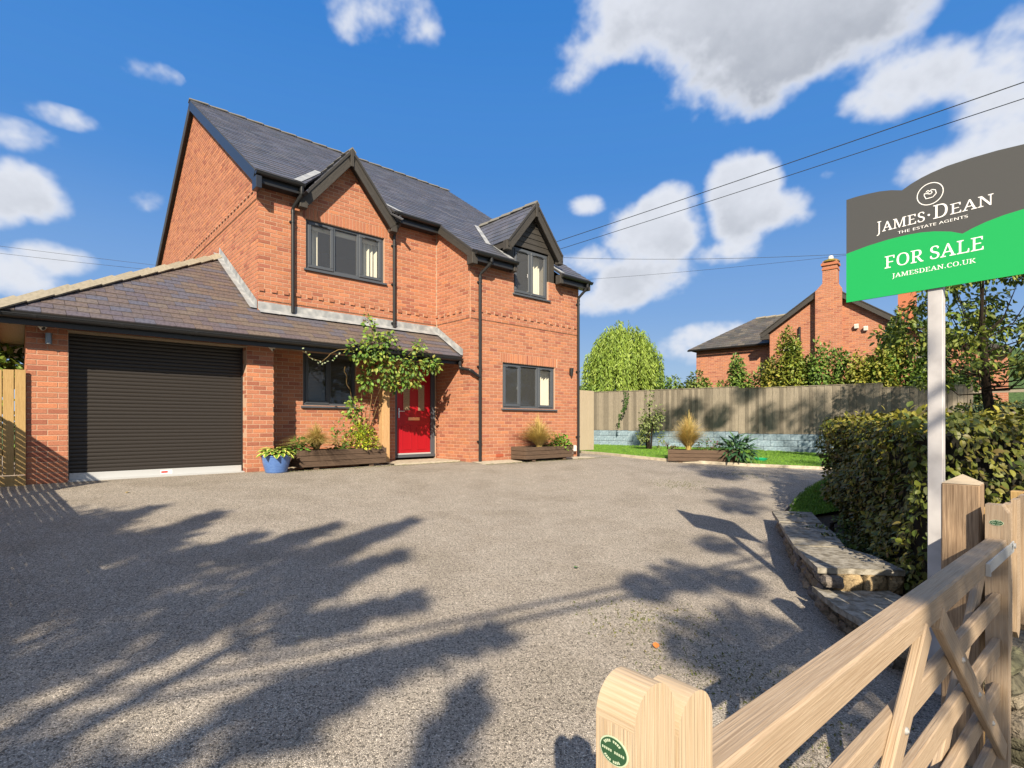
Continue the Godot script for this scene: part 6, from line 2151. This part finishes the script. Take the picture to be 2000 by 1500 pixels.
	for w in [[3.62, -6.35, 0.3], [3.45, -5.75, 0.28], [3.25, -5.15, 0.28]]:
		bush("ground_ivy", ["low ivy between the far coping stone and the hedge", "low ivy at the hedge foot beside the middle coping stone", "low ivy at the hedge foot beside the near coping stone"][int(round((6.35 + w[1]) / 0.6))], "ivy", on_ground(w[0], w[1], 0.14), 5, Vector3(0.26, 0.22, 0.36), 330, fine, [Color(0.06, 0.10, 0.02), Color(0.08, 0.12, 0.02), Color(0.10, 0.09, 0.03)], 0.9, "ivy at the hedge foot")
	# ivy hanging on the fence
	var iv := thing("ivy", "strand of ivy hanging down the left part of the long fence", "ivy", on_ground(4.8, -22.9, 0))
	var ix := []
	var ic := PackedColorArray()
	for i in 150:
		var t := rng.randf()
		ix.append(turned(Vector3.DOWN + rdir() * 0.6, Vector3(-0.6, 0.2, 0.8), Vector3(0.1 * sin(t * 6.0) + rnd(-0.10, 0.10) * (1.2 - t) - 0.25 * t, 2.35 - 1.5 * t, 0.12 + rnd(0, 0.05)), rnd(0.6, 1.1)))
		ic.append(mixc([Color(0.03, 0.07, 0.015), Color(0.05, 0.10, 0.02)]))
	many("foliage", broad, mats.leaf, ix, ic, iv)
	# weeds at the foot of wall and hedge
	bush("weeds", "low weeds between the coping end and the hedge foot", "weeds", on_ground(2.98, -3.75, 0.1), 6, Vector3(0.22, 0.18, 0.22), 260, fine, [Color(0.06, 0.13, 0.02), Color(0.10, 0.17, 0.03), Color(0.13, 0.10, 0.03)], 0.8)

func hosta_leaf(l: float, w: float) -> Array:
	var st := [[0.0, 0.0], [0.15, 0.72], [0.4, 1.0], [0.7, 0.78], [1.0, 0.0]]
	var b := MB.new()
	for i in 4:
		var p: Array = st[i]
		var q: Array = st[i + 1]
		for s in [-1.0, 1.0]:
			for k in 2:                                    # a green middle inside a pale margin
				b.col = Color(0.10, 0.20, 0.03) if k == 0 else Color(0.55, 0.52, 0.14)
				var f0 := [0.0, 0.62][k] as float
				var f1 := [0.62, 1.0][k] as float
				var pt := func(e: Array, f: float) -> Vector3: return Vector3(l * e[0], -0.25 * l * e[0] * e[0] + 0.12 * w * f * e[1], s * w * 0.5 * e[1] * f)
				var A: Vector3 = pt.call(p, f0)
				var B: Vector3 = pt.call(p, f1)
				var C: Vector3 = pt.call(q, f1)
				var D: Vector3 = pt.call(q, f0)
				for t in [[A, B, C], [A, C, D]]:
					if (t[1] - t[0]).cross(t[2] - t[0]).length() < 1e-8: continue
					if s > 0: b.tri(t[0], t[1], t[2])
					else: b.tri(t[0], t[2], t[1])
	mat("stem_green", lin(0.12, 0.20, 0.04), 0.7)
	return [b.done()]

func climber() -> void:
	rng.seed = 91
	var C := thing("climbing_rose", "climbing rose trained up beside the porch window and round the porch post", "climbing plant", HOUSE, TH)
	var foot := Vector3(5.16, 0.0, -0.28)
	var twigs := []
	# main stems from the foot, then side shoots: ends in house axes
	for e in [[Vector3(5.05, 1.2, -0.2), Vector3(4.86, 2.0, 0.2), Vector3(4.55, 2.25, 0.42)], [Vector3(5.22, 1.1, -0.3), Vector3(5.15, 1.9, 0.1), Vector3(5.0, 2.45, 0.45), Vector3(4.93, 3.1, 0.2)], [Vector3(5.3, 0.9, -0.2), Vector3(5.5, 1.5, -0.05), Vector3(5.95, 1.85, 0.3), Vector3(6.35, 2.15, 0.46)],
			[Vector3(5.1, 0.8, -0.15), Vector3(5.35, 1.6, 0.1), Vector3(5.6, 2.1, 0.42), Vector3(5.9, 2.4, 0.5)], [Vector3(5.0, 0.7, -0.25), Vector3(4.80, 1.0, -0.15), Vector3(4.75, 1.25, -0.1)], [Vector3(5.2, 1.5, 0.0), Vector3(5.5, 1.75, 0.3), Vector3(6.15, 1.72, 0.45)]]:
		var pts := [foot + Vector3(rnd(-0.06, 0.06), 0, rnd(-0.03, 0.03))]
		for q in e: pts.append(q)
		twigs.append(pts)
	twigs.append([Vector3(4.55, 2.25, 0.42), Vector3(4.2, 2.18, 0.44), Vector3(3.95, 1.95, 0.46), Vector3(3.75, 2.0, 0.46), Vector3(3.6, 2.12, 0.46)])
	twigs.append([Vector3(4.55, 1.95, 0.1), Vector3(4.72, 1.6, -0.1), Vector3(4.92, 1.2, -0.2)])
	for p in twigs:
		var fine := []
		for i in p.size() - 1:
			for k in 4: fine.append(p[i].lerp(p[i + 1], k / 4.0) + Vector3(rnd(-0.02, 0.02), rnd(-0.02, 0.02), rnd(-0.02, 0.02)))
		fine.append(p[-1])
		var b := MB.new()
		b.tube(fine, [0.011, 0.010, 0.009, 0.008, 0.007, 0.006, 0.005, 0.004], 6, false)
		obj("cane", b.done(), mats.stem, C)
	var leaf := leaf_mesh(0.085, 0.055, 0.2, 0.2)
	var greens := [Color(0.07, 0.15, 0.025), Color(0.11, 0.21, 0.03), Color(0.16, 0.23, 0.035), Color(0.22, 0.22, 0.04), Color(0.045, 0.10, 0.02)]
	var xf := []
	var cs := PackedColorArray()
	for c in [[Vector3(4.75, 2.22, 0.40), Vector3(0.36, 0.26, 0.16), 200], [Vector3(5.05, 2.35, 0.45), Vector3(0.28, 0.33, 0.16), 180], [Vector3(4.95, 2.75, 0.33), Vector3(0.12, 0.24, 0.10), 60], [Vector3(5.25, 2.0, 0.35), Vector3(0.33, 0.34, 0.2), 170], [Vector3(5.6, 2.05, 0.42), Vector3(0.34, 0.34, 0.2), 150], [Vector3(5.95, 2.05, 0.42), Vector3(0.33, 0.26, 0.17), 110], [Vector3(6.30, 2.08, 0.46), Vector3(0.22, 0.2, 0.14), 150],
			[Vector3(5.55, 1.68, 0.20), Vector3(0.3, 0.22, 0.16), 190], [Vector3(5.0, 1.72, 0.1), Vector3(0.2, 0.3, 0.13), 120], [Vector3(4.86, 1.12, -0.12), Vector3(0.2, 0.26, 0.12), 110], [Vector3(4.98, 0.75, -0.15), Vector3(0.16, 0.22, 0.1), 60], [Vector3(5.85, 1.72, 0.4), Vector3(0.28, 0.16, 0.15), 130], [Vector3(5.3, 2.5, 0.5), Vector3(0.2, 0.14, 0.12), 70], [Vector3(5.95, 2.4, 0.52), Vector3(0.16, 0.13, 0.1), 60]]:
		for i in c[2]:
			var d := rdir()
			var p: Vector3 = c[0] + d * c[1] * pow(rng.randf(), 0.5)
			xf.append(turned((d + rdir() * 0.7 + Vector3.DOWN * 0.4).normalized(), Vector3(0, 0.8, 0.7) + rdir() * 0.7, p, rnd(0.6, 1.2)))
			cs.append(mixc(greens, 0.2))
	for i in 14:                                           # the small leaves of the spray against the wall and of the thin top shoot
		var t := i / 13.0
		xf.append(turned(rdir(), Vector3.BACK + Vector3.UP, Vector3(lerpf(4.3, 3.6, t), 2.15 - 0.22 * sin(PI * t), 0.46), 0.55)); cs.append(Color(0.22, 0.26, 0.16))
		xf.append(turned(rdir(), Vector3.BACK + Vector3.UP, Vector3(4.93 + rnd(-0.05, 0.05), 2.85 + 0.35 * t, 0.22), 0.45)); cs.append(Color(0.16, 0.05, 0.03))
	var shades := []
	for i in 6:
		var m: StandardMaterial3D = mats.leaf.duplicate()
		m.vertex_color_use_as_albedo = false
		m.albedo_color = mixc(greens, 0.1).linear_to_srgb()
		shades.append(m)
	var x2 := []
	var c2 := PackedColorArray()
	for i in xf.size():
		if i % 9 == 0 and i / 9 < 260:
			var o := obj("leaf", leaf, shades[(i / 9) % 6], C)
			o.transform = xf[i]
		else:
			x2.append(xf[i]); c2.append(cs[i])
	many("foliage", leaf, mats.leaf, x2, c2, C)


# ---------------------------------------------------------------- gate
func gate() -> void:
	rng.seed = 101
	var Y := EYE.y
	var turn := 0.7007
	var O := Vector3(0.330, 0, -0.8947)
	var g0 := G(0.3, -0.9)
	var A := thing("field_gate", "open-barred timber gate with a wide top rail, right of the rounded posts", "gate", O, turn)
	var L := 2.30
	# top rail: back at z = 0, front at z = 0.068
	var b := MB.new()
	b.box(Vector3((L - 0.116) * 0.5, Y - 0.5395, 0.034), Vector3((L + 0.116) * 0.5, 0.0395, 0.034), Basis.IDENTITY, 0.006)
	obj("top_rail", b.done(), mats.gate_wood, A)
	for h in [-0.736, -0.933, -1.127, -1.335]:
		b = MB.new()
		b.off = Vector2(rnd(0, 9), rnd(0, 9))
		b.box(Vector3((L - 0.116) * 0.5, Y + h - 0.037, 0.034), Vector3((L + 0.116) * 0.5, 0.037, 0.014), Basis.IDENTITY, 0.004)
		obj("rail", b.done(), mats.gate_wood, A)
	# hanging stile on the right with a bevelled head
	var st := MB.new()
	st.off = Vector2(3, 1)
	var top := Y - 0.355
	st.prism(Vector3(L + 0.037, 0, 0), Vector3(0, 0, -1), Vector3.UP, PackedVector2Array([Vector2(-0.072, g0 + 0.03), Vector2(0.004, g0 + 0.03), Vector2(0.004, top), Vector2(-0.05, top), Vector2(-0.072, top - 0.035)]), -0.037, 0.037)
	for i in st.uv.size():
		if absf(st.n[i].x) > 0.9: st.uv[i] = Vector2(st.uv[i].y, st.uv[i].x)
	var hs := obj("hanging_stile", st.done(), mats.gate_wood, A)
	label_oval(hs, Vector3(L - 0.0002, Y - 0.432, 0.034), Vector3.BACK, Vector3.UP, Vector3.LEFT, 0.024, 0.0125)
	# the shutting stile on the left, its head rounded
	rounded(A, "shutting_stile", Vector3(-0.1585, 0, 0.037), 0.085, 0.062, g0 + 0.04, Y - 0.367, mats.gate_new)
	# braces: an upturned V in front, a V behind
	for q in [[0.06, -1.40, 1.03, -0.575, 0.064], [2.26, -1.40, 1.17, -0.575, 0.064], [2.22, -0.60, 1.20, -1.37, 0.004], [0.10, -0.60, 1.06, -1.37, 0.004]]:
		b = MB.new()
		b.off = Vector2(rnd(0, 9), rnd(0, 9))
		b.bar(Vector3(q[0], Y + q[1], q[4] - 0.004), Vector3(q[2], Y + q[3], q[4] - 0.004), 0.026, 0.072, Vector3.UP, 0.004)
		obj("brace", b.done(), mats.gate_wood, A)
		for r in [-0.736, -0.933, -1.127]:
			var t: float = (r - 0.035 - q[1]) / (q[3] - q[1])
			if t < 0.05 or t > 0.95 or q[4] < 0.05: continue
			var bo := MB.new()
			var c := Vector3(lerpf(q[0], q[2], t), Y + r - 0.035, q[4] + 0.009)
			bo.tube([c, c + Vector3(0, 0, 0.004), c + Vector3(0, 0, 0.007)], [0.010, 0.009, 0.003], 10)
			obj("bolt", bo.done(), mats.galv, A)
	# galvanised strap hinge on the end of the top rail, bolt below
	b = MB.new()
	b.box(Vector3(L - 0.16, Y - 0.548, 0.0715), Vector3(0.30, 0.024, 0.003), Basis.IDENTITY, 0.001)
	b.box(Vector3(L - 0.463, Y - 0.548, 0.076), Vector3(0.003, 0.024, 0.008), Basis.IDENTITY, 0.001)
	obj("strap_hinge", b.done(), mats.galv, A)
	b = MB.new()
	b.tube([Vector3(L + 0.09, Y - 0.537, 0.08), Vector3(L + 0.09, Y - 0.537, 0.086)], [0.012], 8)
	b.tube([Vector3(L + 0.085, Y - 1.22, 0.03), Vector3(L + 0.105, Y - 1.22, 0.03)], [0.03, 0.03], 10)
	obj("hinge_bolt", b.done(), mats.galv, A)
	# the other leaf of the pair, whose stile stands in front
	var O2 := Vector3(0.1472, 0, -0.6466)
	var B := thing("gate_leaf", "left leaf of the gate pair ending in the pale rounded post with green oval label", "gate", O2, turn)
	rounded(B, "shutting_stile", Vector3(0.0425, 0, -0.031), 0.085, 0.060, g0 + 0.04, Y - 0.3255, mats.gate_new)
	label_oval(B, Vector3(-0.0006, Y - 0.406, -0.031), Vector3.BACK, Vector3.UP, Vector3.LEFT, 0.0225, 0.0175)
	for h in [-0.52, -0.736, -0.933, -1.127, -1.335]:
		b = MB.new()
		b.box(Vector3(-1.03, Y + h - 0.037, -0.031), Vector3(1.0, 0.037, 0.014 if h < -0.6 else 0.03), Basis.IDENTITY, 0.004)
		obj("rail", b.done(), mats.gate_wood, B)
	# hinge post with a pyramid top
	var pp := Vector3(2.1275, G(2.13, -2.55), -2.549)
	var P := thing("gate_post", "thick brown gate post with a pyramid top in front of the hedge", "post", pp, TH)
	var ht := Y - 0.28 - pp.y
	b = MB.new()
	b.box(Vector3(0, ht * 0.5 - 0.15, 0), Vector3(0.07, ht * 0.5 + 0.15, 0.07), Basis.IDENTITY, 0.005)
	obj("post_shaft", b.done(), mats.post_wood, P)
	b = MB.new()
	var ap := Vector3(0, ht + 0.042, 0)
	var cr := [Vector3(-0.07, ht, -0.07), Vector3(0.07, ht, -0.07), Vector3(0.07, ht, 0.07), Vector3(-0.07, ht, 0.07)]
	for i in 4: b.qout(cr[i], cr[(i + 1) % 4], ap, ap - Vector3(0, 0.0001, 0), Vector3(0, ht - 0.1, 0))
	obj("post_cap", b.done(), mats.fence_pale, P)
	# short board fence and dry stones right of the gate
	var F := thing("board_fence", "short golden board fence right of the gate's hanging stile", "fence", O, turn)
	for i in 12:
		b = MB.new()
		b.off = Vector2(rnd(0, 9), rnd(0, 9))
		var x := L + 0.15 + 0.115 * i
		var tp := Y - 0.36 - 0.02 * (i % 2)
		var bt := Y - 1.02 - rnd(0.0, 0.05)
		b.prism(Vector3(x, 0, 0.05 - 0.02 * (i % 2)), Vector3.RIGHT, Vector3.UP, PackedVector2Array([Vector2(-0.05, bt + 0.04), Vector2(0.0, bt), Vector2(0.05, bt + 0.04), Vector2(0.05, tp), Vector2(-0.05, tp)]), 0.011, -0.011)
		obj("fence_board", b.done(), mats.gate_wood, F)
	for h in [-0.55, -0.90]:
		b = MB.new()
		b.box(Vector3(L + 0.85, Y + h, 0.0), Vector3(0.72, 0.04, 0.015))
		obj("fence_rail", b.done(), mats.fence_gold, F)
	for x in [0.25, 1.25]:
		b = MB.new()
		b.box(Vector3(L + x, 0.45, -0.045), Vector3(0.04, 0.75, 0.03), Basis.IDENTITY, 0.004)
		obj("fence_post", b.done(), mats.fence_gold, F)
	var D := thing("dry_stones", "mossy flat stones stacked under the board fence at the right edge", "wall", O, turn)
	for r in 6:
		var x := L + 0.16 + rnd(0, 0.1)
		while x < L + 1.5:
			var w := rnd(0.2, 0.38)
			rock(D, Vector3(x + w * 0.5, g0 - 0.02 + 0.082 * (r + 0.5), 0.05 - 0.012 * r), Vector3(w * 0.5 - 0.008, 0.037, 0.09), Basis.IDENTITY, [Color(0.13, 0.12, 0.08), Color(0.20, 0.17, 0.12), Color(0.11, 0.11, 0.07), Color(0.22, 0.19, 0.15)])
			x += w

func rounded(p: Node3D, called: String, at: Vector3, w: float, d: float, y0: float, y1: float, m: Material) -> void:
	var pts := PackedVector2Array([Vector2(-w * 0.5, y0), Vector2(w * 0.5, y0)])
	for i in 17:
		var a := PI * i / 16.0
		pts.append(Vector2(w * 0.5 * cos(a), y1 - w * 0.56 + w * 0.56 * sin(a)))
	var b := MB.new()
	b.off = Vector2(rnd(0, 5), rnd(0, 5))
	b.prism(at, Vector3.RIGHT, Vector3.UP, pts, d * 0.5, -d * 0.5)
	# grain up the front: the outline's coordinates are turned
	for i in b.uv.size():
		if absf(b.n[i].z) > 0.9: b.uv[i] = Vector2(b.uv[i].y, b.uv[i].x)
	obj(called, b.done(), m, p)

func label_oval(p: Node3D, c: Vector3, ax: Vector3, ay: Vector3, n: Vector3, rx: float, ry: float) -> void:
	for k in 2:
		var pts := PackedVector2Array()
		var s := [1.0, 0.90][k] as float
		for i in 32: pts.append(Vector2(rx * s * cos(TAU * i / 32.0), ry * s * sin(TAU * i / 32.0)))
		var b := MB.new()
		b.prism(c + n * 0.0008 * k, ax, ay, pts, 0.001, 0.0)
		obj("oval_label", b.done(), mats.label_rim if k == 0 else mats.label_green, p)
	var b := MB.new()                                       # the pale print: a middle line and two arcs
	var band := func(a0: float, a1: float, r0: float, r1: float) -> void:
		for i in 10:
			if i % 5 == 4: continue
			var t0 := lerpf(a0, a1, i / 10.0)
			var t1 := lerpf(a0, a1, (i + 0.75) / 10.0)
			var e := func(t: float, r: float) -> Vector3: return c + n * 0.0024 + ax * rx * r * cos(t) + ay * ry * r * sin(t)
			b.qout(e.call(t0, r0), e.call(t1, r0), e.call(t1, r1), e.call(t0, r1), c - n)
	band.call(2.6, 0.55, 0.62, 0.80)
	band.call(-2.5, -0.65, 0.62, 0.80)
	for i in 11:
		if i == 5: continue
		var x := lerpf(-0.72, 0.72, i / 10.0) * rx
		b.qout(c + n * 0.0024 + ax * (x - rx * 0.05) - ay * ry * 0.09, c + n * 0.0024 + ax * (x + rx * 0.05) - ay * ry * 0.09, c + n * 0.0024 + ax * (x + rx * 0.05) + ay * ry * 0.09, c + n * 0.0024 + ax * (x - rx * 0.05) + ay * ry * 0.09, c - n)
	obj("label_print", b.done(), mats.label_rim, p)

# ---------------------------------------------------------------- sign
func lettering(p: Node3D, text: String, font_name: String, x0: float, x1: float, y: float, cap: float, called := "lettering") -> void:
	var f := SystemFont.new()
	f.font_names = PackedStringArray([font_name])
	var t := TextMesh.new()
	t.text = text
	t.font = f
	t.font_size = 64
	t.pixel_size = 0.01
	t.depth = 0.02
	t.curve_step = 1.0
	t.horizontal_alignment = HORIZONTAL_ALIGNMENT_LEFT
	t.vertical_alignment = VERTICAL_ALIGNMENT_BOTTOM
	var am := t.get_mesh_arrays()
	var vs: PackedVector3Array = am[Mesh.ARRAY_VERTEX]
	var lo := vs[0]
	var hi := vs[0]
	for v in vs: lo = lo.min(v); hi = hi.max(v)
	var o := obj(called, t, mats.sign_white, p)
	var sx := (x1 - x0) / (hi.x - lo.x)
	var sy := cap / (hi.y - lo.y)
	o.scale = Vector3(sx, sy, 0.05)
	o.position = Vector3(x0 - lo.x * sx, y - lo.y * sy, 0.0095)

func sign_board() -> void:
	var k := 1.25
	var c := Vector3(2.456, EYE.y, -3.125)
	var turn := atan2(-0.795, 0.607)
	var S := thing("estate_agent_sign", "grey and green for-sale board on a white timber post before the hedge", "sign", Vector3(c.x, 0, c.z), turn)
	var y0 := EYE.y
	var L := -0.368 * k
	var R := 0.370 * k
	var outline := PackedVector2Array([Vector2(L, 0.622), Vector2(0.37, 0.622)])
	# coordinates below are in the board's plane at scale 1, scaled by k afterwards
	var topc := [Vector2(0.37, 1.150), Vector2(0.30, 1.161), Vector2(0.22, 1.168), Vector2(0.13, 1.170), Vector2(0.046, 1.167), Vector2(-0.01, 1.158), Vector2(-0.051, 1.148), Vector2(-0.09, 1.134), Vector2(-0.126, 1.116), Vector2(-0.17, 1.132), Vector2(-0.22, 1.143), Vector2(-0.267, 1.148), Vector2(-0.32, 1.151), Vector2(-0.368, 1.150)]
	outline = PackedVector2Array()
	outline.append(Vector2(-0.368, 0.622) * k); outline.append(Vector2(0.37, 0.622) * k)
	for p in topc: outline.append(p * k)
	var o := Vector3(0, y0, 0.028)
	var b := MB.new()
	b.prism(o, Vector3.RIGHT, Vector3.UP, outline, 0.008, 0.0)
	var board := obj("sign_panel", b.done(), mats.sign_grey, S)
	var wave := [Vector2(0.37, 0.893), Vector2(0.298, 0.891), Vector2(0.24, 0.885), Vector2(0.181, 0.873), Vector2(0.14, 0.860), Vector2(0.102, 0.845), Vector2(0.06, 0.866), Vector2(0.0, 0.884), Vector2(-0.05, 0.893), Vector2(-0.103, 0.897), Vector2(-0.18, 0.896), Vector2(-0.27, 0.888), Vector2(-0.368, 0.872)]
	var gp := PackedVector2Array([Vector2(-0.368, 0.622) * k, Vector2(0.37, 0.622) * k])
	for p in wave: gp.append(p * k)
	b = MB.new()
	b.prism(o, Vector3.RIGHT, Vector3.UP, gp, 0.009, 0.0082)
	obj("green_print", b.done(), mats.sign_green, S)
	var T := Node3D.new()
	T.name = "print"
	board.add_child(T, true)
	T.position = o
	lettering(board, "J", "Droid Serif", -0.231 * k, -0.212 * k, 0.926 * k + y0, 0.069 * k)
	lettering(board, "AMES", "Droid Serif", -0.208 * k, -0.036 * k, 0.941 * k + y0, 0.047 * k)
	lettering(board, "·", "Droid Serif", -0.025 * k, -0.016 * k, 0.961 * k + y0, 0.009 * k)
	lettering(board, "D", "Droid Serif", -0.004 * k, 0.049 * k, 0.941 * k + y0, 0.062 * k)
	lettering(board, "EAN", "Droid Serif", 0.058 * k, 0.207 * k, 0.942 * k + y0, 0.047 * k)
	lettering(board, "THE ESTATE AGENTS", "Droid Sans", -0.143 * k, 0.121 * k, 0.911 * k + y0, 0.0125 * k)
	lettering(board, "FOR SALE", "Droid Serif", -0.197 * k, 0.174 * k, 0.757 * k + y0, 0.060 * k)
	lettering(board, "JAMESDEAN.CO.UK", "Droid Serif", -0.166 * k, 0.148 * k, 0.699 * k + y0, 0.027 * k)
	T.queue_free()
	for ch in board.get_children():
		if str(ch.name).begins_with("lettering"): ch.position.z += 0.028
	# emblem: a ring round a small house drawn in one line
	b = MB.new()
	var cc := Vector3(-0.016 * k, 1.062 * k + y0, 0.0372)
	var r := 0.051 * k
	for i in 48:
		var a0 := TAU * i / 48.0
		var a1 := TAU * (i + 1) / 48.0
		var d0 := Vector3(cos(a0), sin(a0), 0)
		var d1 := Vector3(cos(a1), sin(a1), 0)
		b.quad(cc + d0 * r * 0.93, cc + d0 * r, cc + d1 * r, cc + d1 * r * 0.93)
	var pen := [Vector2(-0.1, 0.05), Vector2(-0.42, 0.14), Vector2(-0.44, -0.02), Vector2(-0.30, -0.36), Vector2(0.20, -0.36), Vector2(0.46, -0.10), Vector2(0.40, 0.22), Vector2(0.12, 0.36), Vector2(-0.02, 0.22), Vector2(-0.16, 0.36), Vector2(-0.30, 0.24)]
	var pen2 := [Vector2(-0.16, 0.18), Vector2(-0.12, 0.02), Vector2(0.04, -0.02), Vector2(0.15, 0.08), Vector2(0.10, 0.22)]
	for pl in [pen, pen2]:
		for i in pl.size() - 1:
			var p: Vector2 = pl[i] * r
			var q: Vector2 = pl[i + 1] * r
			var nn := (q - p).orthogonal().normalized() * 0.028 * r * 1.2
			var e := (q - p).normalized() * 0.02 * r
			var v := func(t: Vector2) -> Vector3: return cc + Vector3(t.x, t.y, 0)
			b.qout(v.call(p - nn - e), v.call(q - nn + e), v.call(q + nn + e), v.call(p + nn - e), cc - Vector3(0, 0, 1))
	obj("emblem", b.done(), mats.sign_white, board)
	# post
	b = MB.new()
	var gy := G(c.x, c.z) - 0.2
	var pt := Vector3(0.0, 0, 0.0)
	b.box(Vector3(0.0, (gy + y0 + 1.12 * k) * 0.5, 0), Vector3(0.036, (y0 + 1.12 * k - gy) * 0.5, 0.025), Basis.IDENTITY, 0.003)
	obj("sign_post", b.done(), mats.painted_post, S)

# ---------------------------------------------------------------- cables
func cable(label: String, p: Vector3, q: Vector3, sag: float, r: float) -> void:
	var b := MB.new()
	var pts := []
	for i in 41:
		var t := i / 40.0
		pts.append(p.lerp(q, t) + Vector3.DOWN * sag * 4.0 * t * (1.0 - t))
	b.tube(pts, [r], 6, false)
	tag(obj("overhead_cable", b.done(), mats.cable), label, "cable", "overhead cables")

func cables() -> void:
	cable("upper of the two long cables crossing the sky above the dormer", Vector3(-2.08, 8.37, -24.05), Vector3(16.47, 8.78, -4.70), 0.10, 0.0105)
	cable("lower of the two long cables crossing the sky above the dormer", Vector3(-2.03, 8.05, -23.96), Vector3(16.73, 8.62, -5.04), 0.10, 0.0090)
	cable("sagging cable from the dormer towards the top of the sign board", Vector3(-1.06, 12.21, -33.80), Vector3(22.94, 9.45, -23.00), 0.55, 0.0100)
	cable("faint cable from the house corner to the middle of the sign board", Vector3(1.85, 11.05, -36.10), Vector3(22.69, 9.93, -23.50), 0.25, 0.0080)
	cable("upper cable in the sky left of the house gable", Vector3(-28.14, 10.37, -24.80), Vector3(-15.95, 9.75, -29.00), 0.05, 0.0080)
	cable("lower cable in the sky left of the house gable", Vector3(-27.50, 9.91, -24.80), Vector3(-17.54, 9.68, -29.00), 0.05, 0.0080)
	# two more run along the lane behind the camera; their shade crosses the drive
	for t in [[2.36, -5.47, -1.70, -2.90, 0.022, "near"], [2.40, -5.25, -2.1, -2.45, 0.024, "far"]]:
		var a := on_ground(t[0], t[1])
		var c := on_ground(t[2], t[3])
		var d := (c - a)
		d.y = 0
		var lam := 5.6 / SUN.y
		cable(("cable over the lane behind the gate, on the house side" if t[5] == "near" else "cable over the lane behind the gate, on the road side"), a + SUN * lam - d * 2.5, c + SUN * lam + d * 2.5, 0.0, t[4])

# ---------------------------------------------------------------- small things on the ground
func scatter() -> void:
	rng.seed = 111
	# loose chippings bedded in the surface near the camera
	var b := MB.new()
	var v := [Vector3(1, 0, 0), Vector3(0, 0, 1), Vector3(-1, 0, 0), Vector3(0, 0, -1)]
	for i in 4:
		b.tri(v[(i + 1) % 4] * Vector3(0.9, 1, 1.1), v[i] * Vector3(1.1, 1, 0.9), Vector3(0.12, 0.62, -0.1))
	var xf := []
	var cs := PackedColorArray()
	for i in 16000:
		var z := -1.5 - pow(rng.randf(), 1.7) * 8.0
		var x := rnd(-1.05, 0.95) * (-z) + rnd(-0.3, 0.3)
		if x > 3.4 or x < -6.2: continue
		var q := toh(x, z)
		if q.y < 0.7: continue
		xf.append(Transform3D(Basis(Vector3.UP, rnd(0, TAU)).scaled(Vector3(rnd(0.7, 1.3), rnd(0.5, 1.0), rnd(0.7, 1.2)) * rnd(0.003, 0.0065)), on_ground(x, z, -0.001)))
		cs.append(mixc([Color(0.26, 0.235, 0.20), Color(0.20, 0.18, 0.155), Color(0.33, 0.30, 0.26), Color(0.12, 0.105, 0.09)], 0.2))
	many("chippings", b.done(), mats.chip_stone, xf, cs)
	# moss in the joints along the foot of the house and in shaded patches
	var tuft := leaf_mesh(0.022, 0.008, 0.1, 0.3)
	xf = []; cs = PackedColorArray()
	for i in 5200:
		var p := Vector3.ZERO
		if i % 3 == 0:
			var u := rnd(3.3, 11.5)
			var w := hw(u, 0, (0.40 if u < 5.5 else 0.40 if u < 7.2 else 1.12) + rnd(-0.05, 0.22) * rng.randf())
			p = on_ground(w.x, w.z, 0.004)
		else:
			var c: Array = [[1.0, -3.9, 0.5], [1.2, -3.2, 0.45], [1.5, -2.5, 0.5], [0.9, -2.4, 0.3], [1.9, -1.9, 0.35], [3.0, -9.6, 0.6], [4.6, -11.0, 0.7]][rng.randi() % 7]
			var d: Vector3 = rdir() * c[2] * sqrt(rng.randf())
			p = on_ground(c[0] + d.x * 1.2, c[1] + d.z, 0.002)
		xf.append(turned(rdir() + Vector3.UP * 0.8, rdir(), p, rnd(0.4, 1.1)))
		cs.append(mixc([Color(0.07, 0.09, 0.015), Color(0.10, 0.12, 0.02), Color(0.13, 0.11, 0.03)], 0.2))
	many("moss", tuft, mats.leaf, xf, cs)
	# fallen leaves
	var lf := leaf_mesh(0.06, 0.045, 0.35, -0.2)
	var la := [[1.50, -2.97, "orange leaf lying beside its pair where the gate's shade begins"], [1.42, -3.02, "second of the orange leaves at the edge of the gate's shade"], [0.92, -3.45, "single orange leaf on the open drive before the rounded posts"], [2.0, -2.3, "brown leaf lying behind the gate's rails"], [0.45, -2.45, "small tan leaf close to the rounded gate posts"], [-5.0, -7.0, "yellow leaf on the drive before the garage door"], [-1.3, -3.35, "pale curled leaf in the tree's shade on the left of the drive"], [-2.0, -4.0, "pale leaf on the sunny strip between the branch shadows"], [0.6, -5.0, "green leaf lying near the cable's shadow"]]
	var cols := [Color(0.55, 0.20, 0.05), Color(0.58, 0.25, 0.07), Color(0.52, 0.17, 0.04), Color(0.22, 0.12, 0.05), Color(0.40, 0.26, 0.12), Color(0.55, 0.38, 0.08), Color(0.55, 0.52, 0.45), Color(0.55, 0.50, 0.42), Color(0.08, 0.20, 0.03)]
	for i in la.size():
		var m: StandardMaterial3D = mats.leaf.duplicate()
		m.vertex_color_use_as_albedo = false
		m.albedo_color = cols[i].linear_to_srgb()
		var o := obj("fallen_leaf", lf, m, null, on_ground(la[i][0], la[i][1], 0.012))
		o.rotation = Vector3(rnd(-0.2, 0.2), rnd(0, TAU), rnd(-0.2, 0.2))
		tag(o, la[i][2], "leaf", "fallen leaves on the drive")

func toh(x: float, z: float) -> Vector2:
	var dx := x - HOUSE.x
	var dz := z - HOUSE.z
	return Vector2(dx * cos(TH) - dz * sin(TH), dx * sin(TH) + dz * cos(TH))
